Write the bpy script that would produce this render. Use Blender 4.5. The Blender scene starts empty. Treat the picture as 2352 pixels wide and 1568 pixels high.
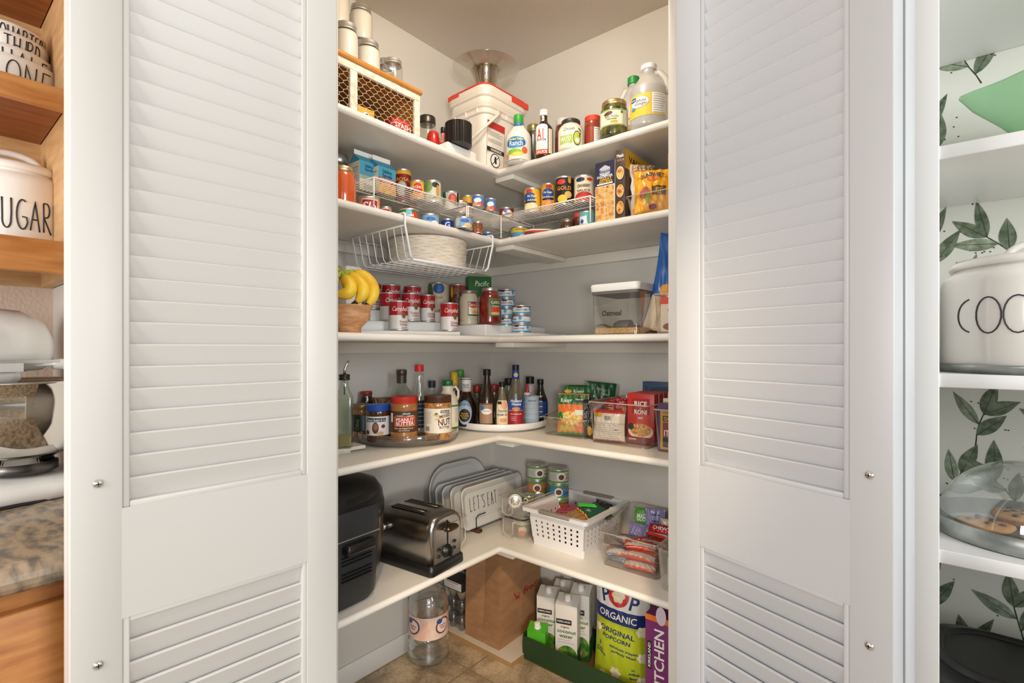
import bpy, math, random
from mathutils import Vector, Matrix
S, C_, PI = math.sin, math.cos, math.pi
random.seed(7)
scene = bpy.context.scene
COL = scene.collection
# ---------------------------------------------------------------- camera frame, used to read places off the plan
F0, V0, YAW = 1158.4, 798.6, math.radians(39.45)
CAM = Vector((1.586, -1.775, 1.194))
FW = (-S(YAW), C_(YAW)); RT = (C_(YAW), S(YAW))
def at(u, Z):
    r = (u - 1176) / F0
    return (CAM.x + Z * (FW[0] + r * RT[0]), CAM.y + Z * (FW[1] + r * RT[1]))
def on_x(u, x):            # (y, depth) where the line of sight meets the plane x
    r = (u - 1176) / F0; Z = (x - CAM.x) / (FW[0] + r * RT[0]); return at(u, Z)[1], Z
def on_y(u, y):
    r = (u - 1176) / F0; Z = (y - CAM.y) / (FW[1] + r * RT[1]); return at(u, Z)[0], Z
def hz(v, Z): return CAM.z + (V0 - v) / F0 * Z
def PL(u0, u1, vt, bz, Z=None, vb=None):
    w = u1 - u0
    if Z is None:
        Z = F0 * (CAM.z - bz) / (vb - V0) / (1 - w / (2 * F0))
    r = w / 2 / F0 * Z * .985
    zt = CAM.z + (V0 - vt) / F0 * (Z - r if vt < V0 else Z + r)
    x, y = at((u0 + u1) / 2, Z)
    return x, y, r, zt - bz
def face(x, y, turn=0):    # rotation that turns a thing's front (-Y) to the room
    return math.atan2(CAM.y - y, CAM.x - x) + PI / 2 + math.radians(turn)
# ---------------------------------------------------------------- materials
_m = {}
def lin(h):
    h = h.lstrip('#'); c = [int(h[i:i+2], 16) / 255 for i in (0, 2, 4)]
    return [(x / 12.92 if x <= .04045 else ((x + .055) / 1.055) ** 2.4) for x in c] + [1]
def newmat(n):
    m = bpy.data.materials.new(n); m.use_nodes = True
    nt = m.node_tree; return m, nt, nt.nodes['Principled BSDF']
def P(hexc, rough=.45, metal=0., coat=0., bump=0., bscale=200., emit=0):
    k = (hexc, rough, metal, coat, bump, bscale)
    if k in _m: return _m[k]
    m, nt, b = newmat('paint_' + hexc.lstrip('#'))
    b.inputs['Base Color'].default_value = lin(hexc); b.inputs['Roughness'].default_value = rough
    b.inputs['Metallic'].default_value = metal; b.inputs['Coat Weight'].default_value = coat
    b.inputs['Coat Roughness'].default_value = .08
    if bump:
        n = nt.nodes.new('ShaderNodeTexNoise'); n.inputs['Scale'].default_value = bscale
        n.inputs['Detail'].default_value = 4
        t = nt.nodes.new('ShaderNodeTexCoord'); bp = nt.nodes.new('ShaderNodeBump')
        bp.inputs['Strength'].default_value = bump; bp.inputs['Distance'].default_value = .002
        nt.links.new(t.outputs['Object'], n.inputs['Vector']); nt.links.new(n.outputs['Fac'], bp.inputs['Height'])
        nt.links.new(bp.outputs['Normal'], b.inputs['Normal'])
    _m[k] = m; return m
def MOT(c1, c2, c3=None, scale=60., rough=.5, stretch=(1, 1, 1), bump=0., detail=3., lo=.4, hi=.6, coat=0., metal=0., vor=False):
    k = ('mot', c1, c2, c3, scale, rough, stretch, bump, lo, hi, coat, metal, vor)
    if k in _m: return _m[k]
    m, nt, b = newmat('mottled_' + c1.lstrip('#')); L = nt.links.new
    t = nt.nodes.new('ShaderNodeTexCoord'); mp = nt.nodes.new('ShaderNodeMapping'); mp.inputs['Scale'].default_value = stretch
    if vor:
        n = nt.nodes.new('ShaderNodeTexVoronoi'); out = 'Color'
    else:
        n = nt.nodes.new('ShaderNodeTexNoise'); n.inputs['Detail'].default_value = detail; out = 'Fac'
    n.inputs['Scale'].default_value = scale
    r = nt.nodes.new('ShaderNodeValToRGB'); e = r.color_ramp.elements
    e[0].position = lo; e[0].color = lin(c1); e[1].position = hi; e[1].color = lin(c2)
    if c3: q = e.new(min(hi + (hi - lo), .98)); q.color = lin(c3)
    L(t.outputs['Object'], mp.inputs['Vector']); L(mp.outputs['Vector'], n.inputs['Vector'])
    L(n.outputs[out], r.inputs['Fac']); L(r.outputs['Color'], b.inputs['Base Color'])
    b.inputs['Roughness'].default_value = rough; b.inputs['Coat Weight'].default_value = coat; b.inputs['Metallic'].default_value = metal
    if bump:
        bp = nt.nodes.new('ShaderNodeBump'); bp.inputs['Strength'].default_value = bump; bp.inputs['Distance'].default_value = .002
        L(n.outputs['Fac' if not vor else 'Distance'], bp.inputs['Height']); L(bp.outputs['Normal'], b.inputs['Normal'])
    _m[k] = m; return m
def GLASS(tint='#ffffff', refl=.9, rough=.02, base=.03, haze=0.):
    k = ('gl', tint, refl, rough, base, haze)
    if k in _m: return _m[k]
    m, nt, b = newmat('clear_' + tint.lstrip('#')); L = nt.links.new
    nt.nodes.remove(b); out = nt.nodes['Material Output']
    tr = nt.nodes.new('ShaderNodeBsdfTransparent'); tr.inputs['Color'].default_value = lin(tint)
    g = nt.nodes.new('ShaderNodeBsdfGlossy'); g.inputs['Roughness'].default_value = rough; g.inputs['Color'].default_value = (1, 1, 1, 1)
    f = nt.nodes.new('ShaderNodeLayerWeight'); f.inputs['Blend'].default_value = .25
    mr = nt.nodes.new('ShaderNodeMapRange'); mr.inputs['To Min'].default_value = base; mr.inputs['To Max'].default_value = refl * .6
    mx = nt.nodes.new('ShaderNodeMixShader')
    L(f.outputs['Facing'], mr.inputs['Value']); L(mr.outputs['Result'], mx.inputs['Fac'])
    src = tr
    if haze:
        d = nt.nodes.new('ShaderNodeBsdfDiffuse'); d.inputs['Color'].default_value = lin(tint)
        m2 = nt.nodes.new('ShaderNodeMixShader'); m2.inputs['Fac'].default_value = haze
        L(tr.outputs[0], m2.inputs[1]); L(d.outputs[0], m2.inputs[2]); src = m2
    L(src.outputs[0], mx.inputs[1]); L(g.outputs[0], mx.inputs[2]); L(mx.outputs[0], out.inputs['Surface'])
    _m[k] = m; return m
def WOOD(c1, c2, scale=6., stretch=(1, 8, 8), rough=.4):
    return MOT(c1, c2, None, scale, rough, stretch, 0., 6., .3, .7)
METAL = P('#e2e2e0', .34, .9); DARKM = P('#55524e', .35, 1.); CHROME = P('#e6e4e0', .12, 1.)
BRUSH = MOT('#8d8a86', '#b9b5b0', None, 30., .3, (1, 1, 40), 0., 4., .3, .7, 0., 1.)
WHITE = P('#eeeae2', .4); BLACK = P('#151413', .4); PLASW = P('#f0ede8', .35, 0, .2)
# ---------------------------------------------------------------- lettering: glyph meshes from the built-in font
CH = "ABCDEFGHIJKLMNOPQRSTUVWXYZabcdefghijklmnopqrstuvwxyz0123456789&'.,-®:!%"
GL = {}
def _glyphs():
    tmp = {}
    for bold in (0, 1):
        for s in ['HH'] + list(CH) + ['H' + c + 'H' for c in CH]:
            cu = bpy.data.curves.new('t', 'FONT'); cu.body = s; cu.size = 1; cu.resolution_u = 2; cu.offset = .018 * bold
            o = bpy.data.objects.new('t', cu); COL.objects.link(o); tmp[(bold, s)] = o
    dg = bpy.context.evaluated_depsgraph_get()
    mx = {}
    for k, o in tmp.items():
        me = bpy.data.meshes.new_from_object(o.evaluated_get(dg))
        mx[k] = ([(v.co.x, v.co.y) for v in me.vertices], [tuple(p.vertices) for p in me.polygons]); bpy.data.meshes.remove(me)
    for o in tmp.values():
        cu = o.data; bpy.data.objects.remove(o); bpy.data.curves.remove(cu)
    for bold in (0, 1):
        cap = max(v[1] for v in mx[(bold, 'H')][0]); hh = max(v[0] for v in mx[(bold, 'HH')][0])
        for c in CH:
            adv = max(v[0] for v in mx[(bold, 'H' + c + 'H')][0]) - hh
            vs, fs = mx[(bold, c)]
            GL[(bold, c)] = ([(x / cap, y / cap) for x, y in vs], fs, adv / cap)
_glyphs()
def textgeo(s, bold=1):
    V, Fs, x = [], [], 0
    for c in s:
        if c == ' ': x += .42; continue
        g = GL.get((bold, c)) or GL[(bold, '.')]
        n = len(V); V += [(a + x, b) for a, b in g[0]]; Fs += [tuple(i + n for i in f) for f in g[1]]; x += g[2]
    return V, Fs, x
# ---------------------------------------------------------------- mesh builder
class MB:
    def __init__(s): s.v = []; s.f = []; s.m = []; s.sm = []; s.mats = []; s.X = None
    def mi(s, m):
        if m not in s.mats: s.mats.append(m)
        return s.mats.index(m)
    def add(s, vs, fs, m, smooth=False):
        n = len(s.v); i = s.mi(m)
        if s.X is not None: vs = [tuple(s.X @ Vector(v)) for v in vs]
        s.v += [tuple(v) for v in vs]
        for f in fs: s.f.append(tuple(k + n for k in f)); s.m.append(i); s.sm.append(smooth)
        return s
    def box(s, x0, y0, z0, x1, y1, z1, m):
        vs = [(x, y, z) for x in (x0, x1) for y in (y0, y1) for z in (z0, z1)]
        return s.add(vs, [(0, 1, 3, 2), (4, 6, 7, 5), (0, 4, 5, 1), (2, 3, 7, 6), (0, 2, 6, 4), (1, 5, 7, 3)], m)
    def bbox(s, x0, y0, z0, x1, y1, z1, m, b=.003):       # box with rounded edges
        w, d = (x1 - x0) / 2, (y1 - y0) / 2; cx, cy = (x0 + x1) / 2, (y0 + y1) / 2
        b = min(b, w * .95, d * .95, (z1 - z0) * .48)
        secs = []
        for a, t in ((0, z0), (.7, z0 + .3 * b), (1, z0 + b), (1, z1 - b), (.7, z1 - .3 * b), (0, z1)):
            k = b * (1 - a)
            secs.append(([(cx + p[0], cy + p[1]) for p in rrect(w - k, d - k, b, 3)], t))
        return s.loft(secs, m, True)
    def lathe(s, prof, m, seg=28, smooth=True, cx=0, cy=0, sx=1, sy=1):
        vs, fs = [], []
        for r, z in prof:
            for i in range(seg):
                a = 2 * PI * i / seg; vs.append((cx + r * C_(a) * sx, cy + r * S(a) * sy, z))
        for j in range(len(prof) - 1):
            for i in range(seg):
                k = (i + 1) % seg; fs.append((j * seg + i, j * seg + k, (j + 1) * seg + k, (j + 1) * seg + i))
        s.add(vs, fs, m, smooth)
        if prof[0][0] > 1e-4: s.add(vs[:seg], [tuple(range(seg))[::-1]], m) if prof[0][0] < 1e3 and getattr(s, 'cap0', False) else None
        return s
    def loft(s, secs, m, cap=True, smooth=True, capb=None):
        vs, fs = [], []; n = len(secs[0][0])
        for pts, z in secs:
            for p in pts: vs.append((p[0], p[1], z if len(p) < 3 else p[2]))
        for j in range(len(secs) - 1):
            for i in range(n):
                k = (i + 1) % n; fs.append((j * n + i, j * n + k, (j + 1) * n + k, (j + 1) * n + i))
        s.add(vs, fs, m, smooth)
        if cap: s.add(vs[-n:], [tuple(range(n))], m)
        if cap or capb: s.add(vs[:n], [tuple(range(n))[::-1]], m)
        return s
    def tube(s, pts, r, m, seg=6, closed=False, smooth=True, taper=None):
        P_ = [Vector(p) for p in pts]; n = len(P_); vs, fs = [], []
        up = None
        for i, p in enumerate(P_):
            a = P_[(i - 1) % n] if closed or i else p; b = P_[(i + 1) % n] if closed or i < n - 1 else p
            t = (b - a).normalized()
            if up is None: up = Vector((0, 0, 1)) if abs(t.z) < .9 else Vector((1, 0, 0))
            x = t.cross(up).normalized(); y = x.cross(t).normalized(); up = y
            rr = r if taper is None else r * taper[i]
            for k in range(seg):
                q = 2 * PI * k / seg; vs.append(p + x * (rr * C_(q)) + y * (rr * S(q)))
        for j in range(n if closed else n - 1):
            for i in range(seg):
                k = (i + 1) % seg; a, b = j * seg, ((j + 1) % n) * seg
                fs.append((a + i, a + k, b + k, b + i))
        if not closed: fs += [tuple(range(seg))[::-1], tuple(range((n - 1) * seg, n * seg))]
        return s.add(vs, fs, m, smooth)
    def surf(s, f, u0, u1, v0, v1, nu, nv, m, smooth=True, o=0.):
        vs = [f(u0 + (u1 - u0) * i / nu, v0 + (v1 - v0) * j / nv, o) for j in range(nv + 1) for i in range(nu + 1)]
        fs = [(j * (nu + 1) + i, j * (nu + 1) + i + 1, (j + 1) * (nu + 1) + i + 1, (j + 1) * (nu + 1) + i) for j in range(nv) for i in range(nu)]
        return s.add(vs, fs, m, smooth)
    def prism(s, poly, z0, z1, m, smooth=False):
        n = len(poly); vs = [(x, y, z0) for x, y in poly] + [(x, y, z1) for x, y in poly]
        return s.add(vs, [tuple(range(n))[::-1], tuple(range(n, 2 * n))] + [(i, (i + 1) % n, n + (i + 1) % n, n + i) for i in range(n)], m, smooth)
    def build(s, name, parent=None, kind=None):
        me = bpy.data.meshes.new(name); me.from_pydata(s.v, [], s.f)
        for m in s.mats: me.materials.append(m)
        me.polygons.foreach_set('material_index', s.m); me.polygons.foreach_set('use_smooth', s.sm); me.update()
        o = bpy.data.objects.new(name, me); COL.objects.link(o)
        if parent: o.parent = parent
        if kind: o['kind'] = kind
        return o
def rrect(w, d, r, n=4):   # rounded rectangle, half sizes
    r = min(r, w, d); pts = []
    for cx, cy, a0 in ((w - r, d - r, 0), (-w + r, d - r, 90), (-w + r, -d + r, 180), (w - r, -d + r, 270)):
        for i in range(n + 1):
            a = math.radians(a0 + 90 * i / n); pts.append((cx + r * C_(a), cy + r * S(a)))
    return pts
class D:                   # flat print laid on a surface f(u, v, offset)
    def __init__(s, mb, f, step=.006): s.mb, s.g, s.st, s.L, s.k = mb, f, step, .0003, 0
    def f(s, u, v, o): return s.g(u, v, o + .000014 * (s.k % 40))
    def col(s, u0, u1, lo, hi, m, L=1, nv=1):
        s.k += 1; n = max(1, int(abs(u1 - u0) / s.st) + 1); vs, fs = [], []
        for i in range(n + 1):
            u = u0 + (u1 - u0) * i / n; a, b = lo(u), hi(u)
            for j in range(nv + 1): vs.append(s.f(u, a + (b - a) * j / nv, s.L * L))
        w = nv + 1
        for i in range(n):
            for j in range(nv): fs.append((i * w + j, (i + 1) * w + j, (i + 1) * w + j + 1, i * w + j + 1))
        s.mb.add(vs, fs, m); return s
    def rect(s, u0, v0, u1, v1, m, L=1): return s.col(u0, u1, lambda u: v0, lambda u: v1, m, L, max(1, int(abs(v1 - v0) / s.st)))
    def ell(s, cu, cv, ru, rv, m, L=2, rot=0):
        s.k += 1; n = 24; q = min(6, max(1, int(max(ru, rv) / s.st + .99))); vs = [s.f(cu, cv, s.L * L)]
        for j in range(1, q + 1):
            for i in range(n):
                a = 2 * PI * i / n; x, y = ru * C_(a) * j / q, rv * S(a) * j / q
                vs.append(s.f(cu + x * C_(rot) - y * S(rot), cv + x * S(rot) + y * C_(rot), s.L * L))
        fs = [(0, 1 + i, 1 + (i + 1) % n) for i in range(n)]
        for j in range(q - 1): fs += [(1 + j * n + i, 1 + (j + 1) * n + i, 1 + (j + 1) * n + (i + 1) % n, 1 + j * n + (i + 1) % n) for i in range(n)]
        s.mb.add(vs, fs, m); return s
    def poly(s, pts, m, L=2):
        s.k += 1
        s.mb.add([s.f(a, b, s.L * L) for a, b in pts], [tuple(range(len(pts)))], m); return s
    def text(s, t, cu, cv, h, m, L=3, w=None, bold=1, shear=0, rot=0, al='c', arc=0):
        V, Fs, W = textgeo(t, bold); k = h; kx = h if w is None else w / W
        x0 = {'c': -W / 2, 'l': 0, 'r': -W}[al]; out = []
        for a, b in V:
            x = (a + x0) * kx + b * h * shear; y = (b - .5) * k + (arc * (1 - ((a + x0) / (W / 2)) ** 2) if arc else 0)
            out.append(s.f(cu + x * C_(rot) - y * S(rot), cv + x * S(rot) + y * C_(rot), s.L * L))
        s.mb.add(out, Fs, m); return s
    def lines(s, u0, u1, vt, n, dv, m, L=2, t=.0008, rnd=.25):   # unreadable small print
        for i in range(n):
            e = (u1 - u0) * random.random() * rnd; s.rect(u0, vt - i * dv - t, u1 - e, vt - i * dv, m, L)
        return s
def cylf(r): return lambda u, v, o: ((r + o) * S(u / r), -(r + o) * C_(u / r), v)
def proff(prof, r):
    def R(z):
        for (a, za), (b, zb) in zip(prof, prof[1:]):
            if za <= z <= zb and zb > za: return a + (b - a) * (z - za) / (zb - za)
        return r
    return lambda u, v, o: ((R(v) + o) * S(u / r), -(R(v) + o) * C_(u / r), v)
def flatf(y, x=0, z=0): return lambda u, v, o: (x + u, y - o, z + v)       # faces -Y
def flatx(x, s=1): return lambda u, v, o: (x + o * s, u * s, v)            # faces +X (s=1) or -X
# ---------------------------------------------------------------- scene objects
def tag(o, label, cat, group=None, kind=None):
    o['label'] = label; o['category'] = cat
    if group: o['group'] = group
    if kind: o['kind'] = kind
    return o
def thing(name, label, cat, x, y, z, rz=0, group=None):
    o = bpy.data.objects.new(name, None); o.empty_display_size = .02; COL.objects.link(o)
    o.location = (x, y, z); o.rotation_euler = (0, 0, rz); return tag(o, label, cat, group)
def dup(root, loc, rz=None, label=None, group=None):
    r = root.copy(); COL.objects.link(r); r.location = loc
    if rz is not None: r.rotation_euler = (0, 0, rz)
    if label: r['label'] = label
    if group: r['group'] = group
    for ch in list(root.children):
        c = ch.copy(); COL.objects.link(c); c.parent = r
        for g in list(ch.children):
            d = g.copy(); COL.objects.link(d); d.parent = c
    return r
def struct(name, mb): return mb.build(name, None, 'structure')

# ================================================================ ROOM
WALL = P('#d5d2cb', .75, 0, 0, .12, 90.); CEIL = P('#d8d0c6', .8, 0, 0, .2, 120.); TRIM = P('#e9e7e2', .38)
SHELFW = P('#ebe6dd', .42); KWALL = P('#dcc7b4', .7, 0, 0, 1., 140.)
def floor_mat():
    m, nt, b = newmat('vinyl_floor'); L = nt.links.new
    t = nt.nodes.new('ShaderNodeTexCoord')
    n1 = nt.nodes.new('ShaderNodeTexNoise'); n1.inputs['Scale'].default_value = 7; n1.inputs['Detail'].default_value = 8; n1.inputs['Distortion'].default_value = .6
    r = nt.nodes.new('ShaderNodeValToRGB'); e = r.color_ramp.elements
    e[0].position = .33; e[0].color = lin('#7d6c58'); e[1].position = .62; e[1].color = lin('#d0bb9c'); q = e.new(.47); q.color = lin('#ac987c')
    n2 = nt.nodes.new('ShaderNodeTexNoise'); n2.inputs['Scale'].default_value = 90; n2.inputs['Detail'].default_value = 5
    mx = nt.nodes.new('ShaderNodeMixRGB'); mx.blend_type = 'MULTIPLY'; mx.inputs['Fac'].default_value = .45
    r2 = nt.nodes.new('ShaderNodeValToRGB'); r2.color_ramp.elements[0].position = .35; r2.color_ramp.elements[0].color = (.45, .4, .35, 1); r2.color_ramp.elements[1].position = .55
    br = nt.nodes.new('ShaderNodeTexBrick'); br.offset = 0; br.inputs['Scale'].default_value = 1; br.inputs['Brick Width'].default_value = .33
    br.inputs['Row Height'].default_value = .33; br.inputs['Mortar Size'].default_value = .003; br.inputs['Mortar Smooth'].default_value = .3
    mx2 = nt.nodes.new('ShaderNodeMixRGB'); mx2.inputs['Color2'].default_value = lin('#8d775c')
    mp = nt.nodes.new('ShaderNodeMapping'); mp.inputs['Location'].default_value = (.06, .1, 0)
    L(t.outputs['Object'], n1.inputs['Vector']); L(t.outputs['Object'], n2.inputs['Vector']); L(t.outputs['Object'], mp.inputs['Vector']); L(mp.outputs['Vector'], br.inputs['Vector'])
    L(n1.outputs['Fac'], r.inputs['Fac']); L(n2.outputs['Fac'], r2.inputs['Fac']); L(r.outputs['Color'], mx.inputs['Color1']); L(r2.outputs['Color'], mx.inputs['Color2'])
    L(mx.outputs['Color'], mx2.inputs['Color1']); L(br.outputs['Fac'], mx2.inputs['Fac']); L(mx2.outputs['Color'], b.inputs['Base Color'])
    b.inputs['Roughness'].default_value = .42
    return m
RX, RY = 4.2, -4.4
struct('floor', MB().box(-.1, RY, -.05, RX, .1, 0, floor_mat()))
struct('ceiling', MB().box(-.1, RY, 2.44, RX, .1, 2.49, CEIL))
struct('wall_left', MB().box(-.1, -1.5, 0, 0, 0, 2.44, WALL))
struct('wall_kitchen', MB().box(-.1, RY, 0, 0, -1.5, 2.44, KWALL))
struct('wall_back', MB().box(-.1, 0, 0, RX, .1, 2.44, WALL))
struct('wall_pantry_side', MB().box(0, -1.545, 0, .37, -1.40, 2.44, WALL))
struct('wall_shelving_side', MB().box(1.40, -.46, 0, 1.56, 0, 2.44, WALL))
# diagonal pantry wall with its opening
DW = Matrix.Translation((.937, -.9815, 0)) @ Matrix.Rotation(PI / 4, 4, 'Z')
HW = .374
mb = MB(); mb.X = DW
mb.box(-.80, .0, 0, -HW - .018, .11, 2.44, WALL); mb.box(HW + .018, .0, 0, .73, .11, 2.44, WALL); mb.box(-HW - .018, 0, 2.05, HW + .018, .11, 2.44, WALL)
struct('wall_front', mb)
mb = MB(); mb.X = DW
mb.box(-HW - .018, -.004, 0, -HW, .114, 2.05, TRIM); mb.box(HW, -.004, 0, HW + .018, .114, 2.05, TRIM); mb.box(-HW - .018, -.004, 2.032, HW + .018, .114, 2.05, TRIM)
struct('trim_1', mb)
struct('baseboard_left', MB().bbox(0, -1.40, 0, .012, -.012, .075, TRIM, .004))
struct('baseboard_back', MB().bbox(0, -.012, 0, 1.40, 0, .075, TRIM, .004))
# ---- shelves, cleats, battens
TH = .022
SZ = [.448, .853, 1.214, 1.568, 1.823]            # undersides
dep = [(.391, .391), (.391, .391), (.391, .391), (.391, .391), (.385, .391)]
words = ['lowest', 'second from the floor', 'middle', 'second from the top', 'topmost']
under = ['above the paper bag and popcorn', 'under the two turntables', 'with the banana bowl and soup cans', 'with the wire racks of cans', 'with the tall white pail']
def bull(y0, y1, z0, z1, d):     # shelf section in (distance from wall, z) with a rounded front
    r = (z1 - z0) / 2; return [(0, z0), (d - r, z0)] + [(d - r + r * S(a), (z0 + z1) / 2 - r * C_(a)) for a in [PI * k / 12 for k in range(1, 12)]] + [(d - r, z1), (0, z1)]
for i, z in enumerate(SZ):
    dl, dr = dep[i]
    t = thing('wall_shelf', 'white bullnosed L-shaped pantry shelf, %s, %s' % (words[i], under[i]), 'shelf', dl, -dr, z, 0, 'L-shaped pantry shelves')
    sec = bull(0, 0, z, z + TH, dl); n = len(sec)
    mb = MB(); mb.add([(a - dl, -1.385 + dr, b - z) for a, b in sec] + [(a - dl, dr - .0005, b - z) for a, b in sec],
                      [tuple(range(n)), tuple(range(n, 2 * n))[::-1]] + [(k, (k + 1) % n, n + (k + 1) % n, n + k) for k in range(n)], SHELFW)
    mb.build('shelf_board', t)
    sec = bull(0, 0, z, z + TH, dr)
    mb = MB(); mb.add([(-.010, dr - a, (b - z) * .99 + .0001) for a, b in sec] + [(1.39 - dl, dr - a, (b - z) * .99 + .0001) for a, b in sec],
                      [tuple(range(n))[::-1], tuple(range(n, 2 * n))] + [(n + k, n + (k + 1) % n, (k + 1) % n, k) for k in range(n)], SHELFW)
    mb.build('shelf_board', t)
    mb = MB(); mb.bbox(.349 - dl, -.37 + dr, -.018, .434 - dl, -.022 + dr, -.0005, SHELFW, .003); mb.build('support_batten', t)
    mb = MB(); mb.bbox(.0005 - dl, -1.38 + dr, -.040, .018 - dl, -.0005 + dr, -.0005, SHELFW, .002); mb.build('cleat', t)
    mb = MB(); mb.bbox(.0185 - dl, -.018 + dr, -.040, 1.38 - dl, -.0005 + dr, -.0005, SHELFW, .002); mb.build('cleat', t)
# ---- bifold louvered doors
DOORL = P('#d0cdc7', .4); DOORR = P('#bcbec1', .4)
def leaf(parent, L, mt, screws=None):
    T = .03; st = .057; zb, zt = .015, 2.02
    mb = MB()
    for x0 in (0, L - st): mb.bbox(x0, -T, zb, x0 + st, 0, zt, mt, .002)
    mb.build('stile', parent)
    for a, b in ((zb, .26), (.815, .970), (1.93, zt)):
        MB().box(st - .003, -T + .0001, a, L - st + .003, -.0001, b, mt).build('rail', parent)
    for a, b in ((.26, .815), (.970, 1.93)):
        mb = MB(); w = .008
        for (x0, x1) in ((st, st + w), (L - st - w, L - st)): mb.bbox(x0, -T + .0015, a, x1, -.003, b, mt, .0015)
        mb.bbox(st + w, -T + .0015, a - .001, L - st - w, -.003, a + w, mt, .0015); mb.bbox(st + w, -T + .0015, b - w, L - st - w, -.003, b + .001, mt, .0015)
        k = 0
        n = int(round((b - a - .012) / .0319)); pit = (b - a - .012) / n
        for k in range(n):
            z = a + .006 + pit * (k + .5); hh, dd, t2 = .0185, .0052, .003; yc = -T / 2 - .003
            # slat leans: upper edge outside, lower edge inside, rounded top
            sec = [(yc + dd - t2, z - hh), (yc + dd + t2, z - hh), (yc - dd + t2, z + hh - .002), (yc - dd + .001, z + hh), (yc - dd - .0015, z + hh - .0005), (yc - dd - t2, z + hh - .0025)]
            m = len(sec); x0, x1 = st + w, L - st - w
            mb.add([(x0, y_, z_) for y_, z_ in sec] + [(x1, y_, z_) for y_, z_ in sec], [tuple(range(m)), tuple(range(m, 2 * m))[::-1]] + [(j, m + j, m + (j + 1) % m, (j + 1) % m) for j in range(m)], mt)
        mb.build('louver_panel', parent)
    for (sx, sz) in screws or []:
        mb = MB(); prof = [(.0062, 0), (.0058, .0015), (.004, .0028), (.0015, .0034), (0.0001, .0034)]
        mb.X = Matrix.Translation((sx, -T, sz)) @ Matrix.Rotation(PI / 2, 4, 'X'); mb.lathe(prof, CHROME, 16)
        mb.box(-.003, -.0006, .0032, .003, .0006, .0037, BLACK); mb.box(-.0006, -.003, .0032, .0006, .003, .0037, BLACK)
        mb.build('screw', parent)
def door(name, label, mt, far, dirv, side, screws):
    """two folded leaves; the front leaf's visible face looks to the opening"""
    L = .375; ang = math.atan2(dirv[1], dirv[0])
    t = thing(name, label, 'door', far[0] - dirv[0] * L * (1 if side < 0 else 0), far[1] - dirv[1] * L * (1 if side < 0 else 0), 0)
    t['kind'] = 'structure'
    if side < 0:   # left: local x runs near -> far, face -Y must look to +x side
        t.rotation_euler = (0, 0, ang)
    else:          # right: local x runs far -> near
        t.rotation_euler = (0, 0, ang + PI)
    leaf(t, L, mt, screws)
    # second leaf folded behind
    kids = [o for o in list(t.children) if not o.name.startswith('screw')]
    for k in kids:
        c = k.copy(); COL.objects.link(c); c.parent = t; c.location = (0 if side < 0 else 0, .038, 0)
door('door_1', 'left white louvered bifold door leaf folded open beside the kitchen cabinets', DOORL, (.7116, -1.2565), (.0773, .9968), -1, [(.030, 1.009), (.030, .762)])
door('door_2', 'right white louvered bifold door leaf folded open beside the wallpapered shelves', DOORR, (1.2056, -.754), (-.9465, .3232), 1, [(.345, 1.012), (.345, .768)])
# ---------------------------------------------------------------- camera, light
cd = bpy.data.cameras.new('camera'); cam = bpy.data.objects.new('camera', cd); COL.objects.link(cam)
cam.location = CAM; cam.rotation_euler = (PI / 2, 0, YAW); cd.sensor_width = 36; cd.lens = F0 / 2352 * 36; cd.shift_y = (V0 - 784) / 2352
cd.clip_start = .02; scene.camera = cam
def area(name, loc, tgt, size, power, color, sy=None):
    l = bpy.data.lights.new(name, 'AREA'); l.energy = power; l.color = color; l.size = size
    if sy: l.shape = 'RECTANGLE'; l.size_y = sy
    o = bpy.data.objects.new(name, l); COL.objects.link(o); o.location = loc
    o.rotation_euler = (Vector(tgt) - Vector(loc)).to_track_quat('-Z', 'Y').to_euler(); return o
w = bpy.data.worlds.new('world'); scene.world = w; w.use_nodes = True
w.node_tree.nodes['Background'].inputs['Color'].default_value = (.92, .96, 1, 1); w.node_tree.nodes['Background'].inputs['Strength'].default_value = .6
area('room_fill', (3.1, -3.3, 1.5), (.9, -.9, 1.2), 1.6, 12, (.93, .965, 1), 1.6)  # soft cool fill added behind the camera; no window stands there
area('kitchen_fill', (.80, -3.0, 1.45), (.12, -1.75, 1.3), .7, 26, (1, .97, .93))
area('shelving_fill', (3.3, -1.25, 1.7), (1.85, -.05, 1.15), .8, 27, (.95, .98, 1))
def spot(name, loc, tgt, e, col, size, bl, rad):
    l = bpy.data.lights.new(name, 'SPOT'); l.energy = e; l.color = col; l.spot_size = math.radians(size); l.spot_blend = bl; l.shadow_soft_size = rad
    o = bpy.data.objects.new(name, l); COL.objects.link(o); o.location = loc; o.rotation_euler = (Vector(tgt) - o.location).to_track_quat('-Z', 'Y').to_euler()
spot('recessed_lamp', (2.0, -2.15, 2.40), (.60, -.42, .55), 130, (1, .76, .48), 25, .6, .07)
l = bpy.data.lights.new('pantry_lamp', 'POINT'); l.energy = 10; l.color = (1, .86, .70); l.shadow_soft_size = .07; o = bpy.data.objects.new('pantry_lamp', l); COL.objects.link(o); o.location = (.83, -.875, 2.38)
for zl, zt_, pw_ in ((.85, .35, 46), (1.15, 1.25, 34), (1.35, 2.15, 62)):
    spot('flash_fill', (1.82, -1.87, zl), (.45, -.45, zt_), pw_, (1, .94, .87), 38, 1., .11)  # flash split into added narrow spots that brighten the pantry and spare the doors
scene.view_settings.view_transform = 'Standard'; scene.view_settings.exposure = .30
scene.cycles.max_bounces = 7; scene.cycles.diffuse_bounces = 4; scene.cycles.glossy_bounces = 4; scene.cycles.transparent_max_bounces = 24
scene.cycles.caustics_reflective = False; scene.cycles.caustics_refractive = False; scene.cycles.sample_clamp_indirect = 4
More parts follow.
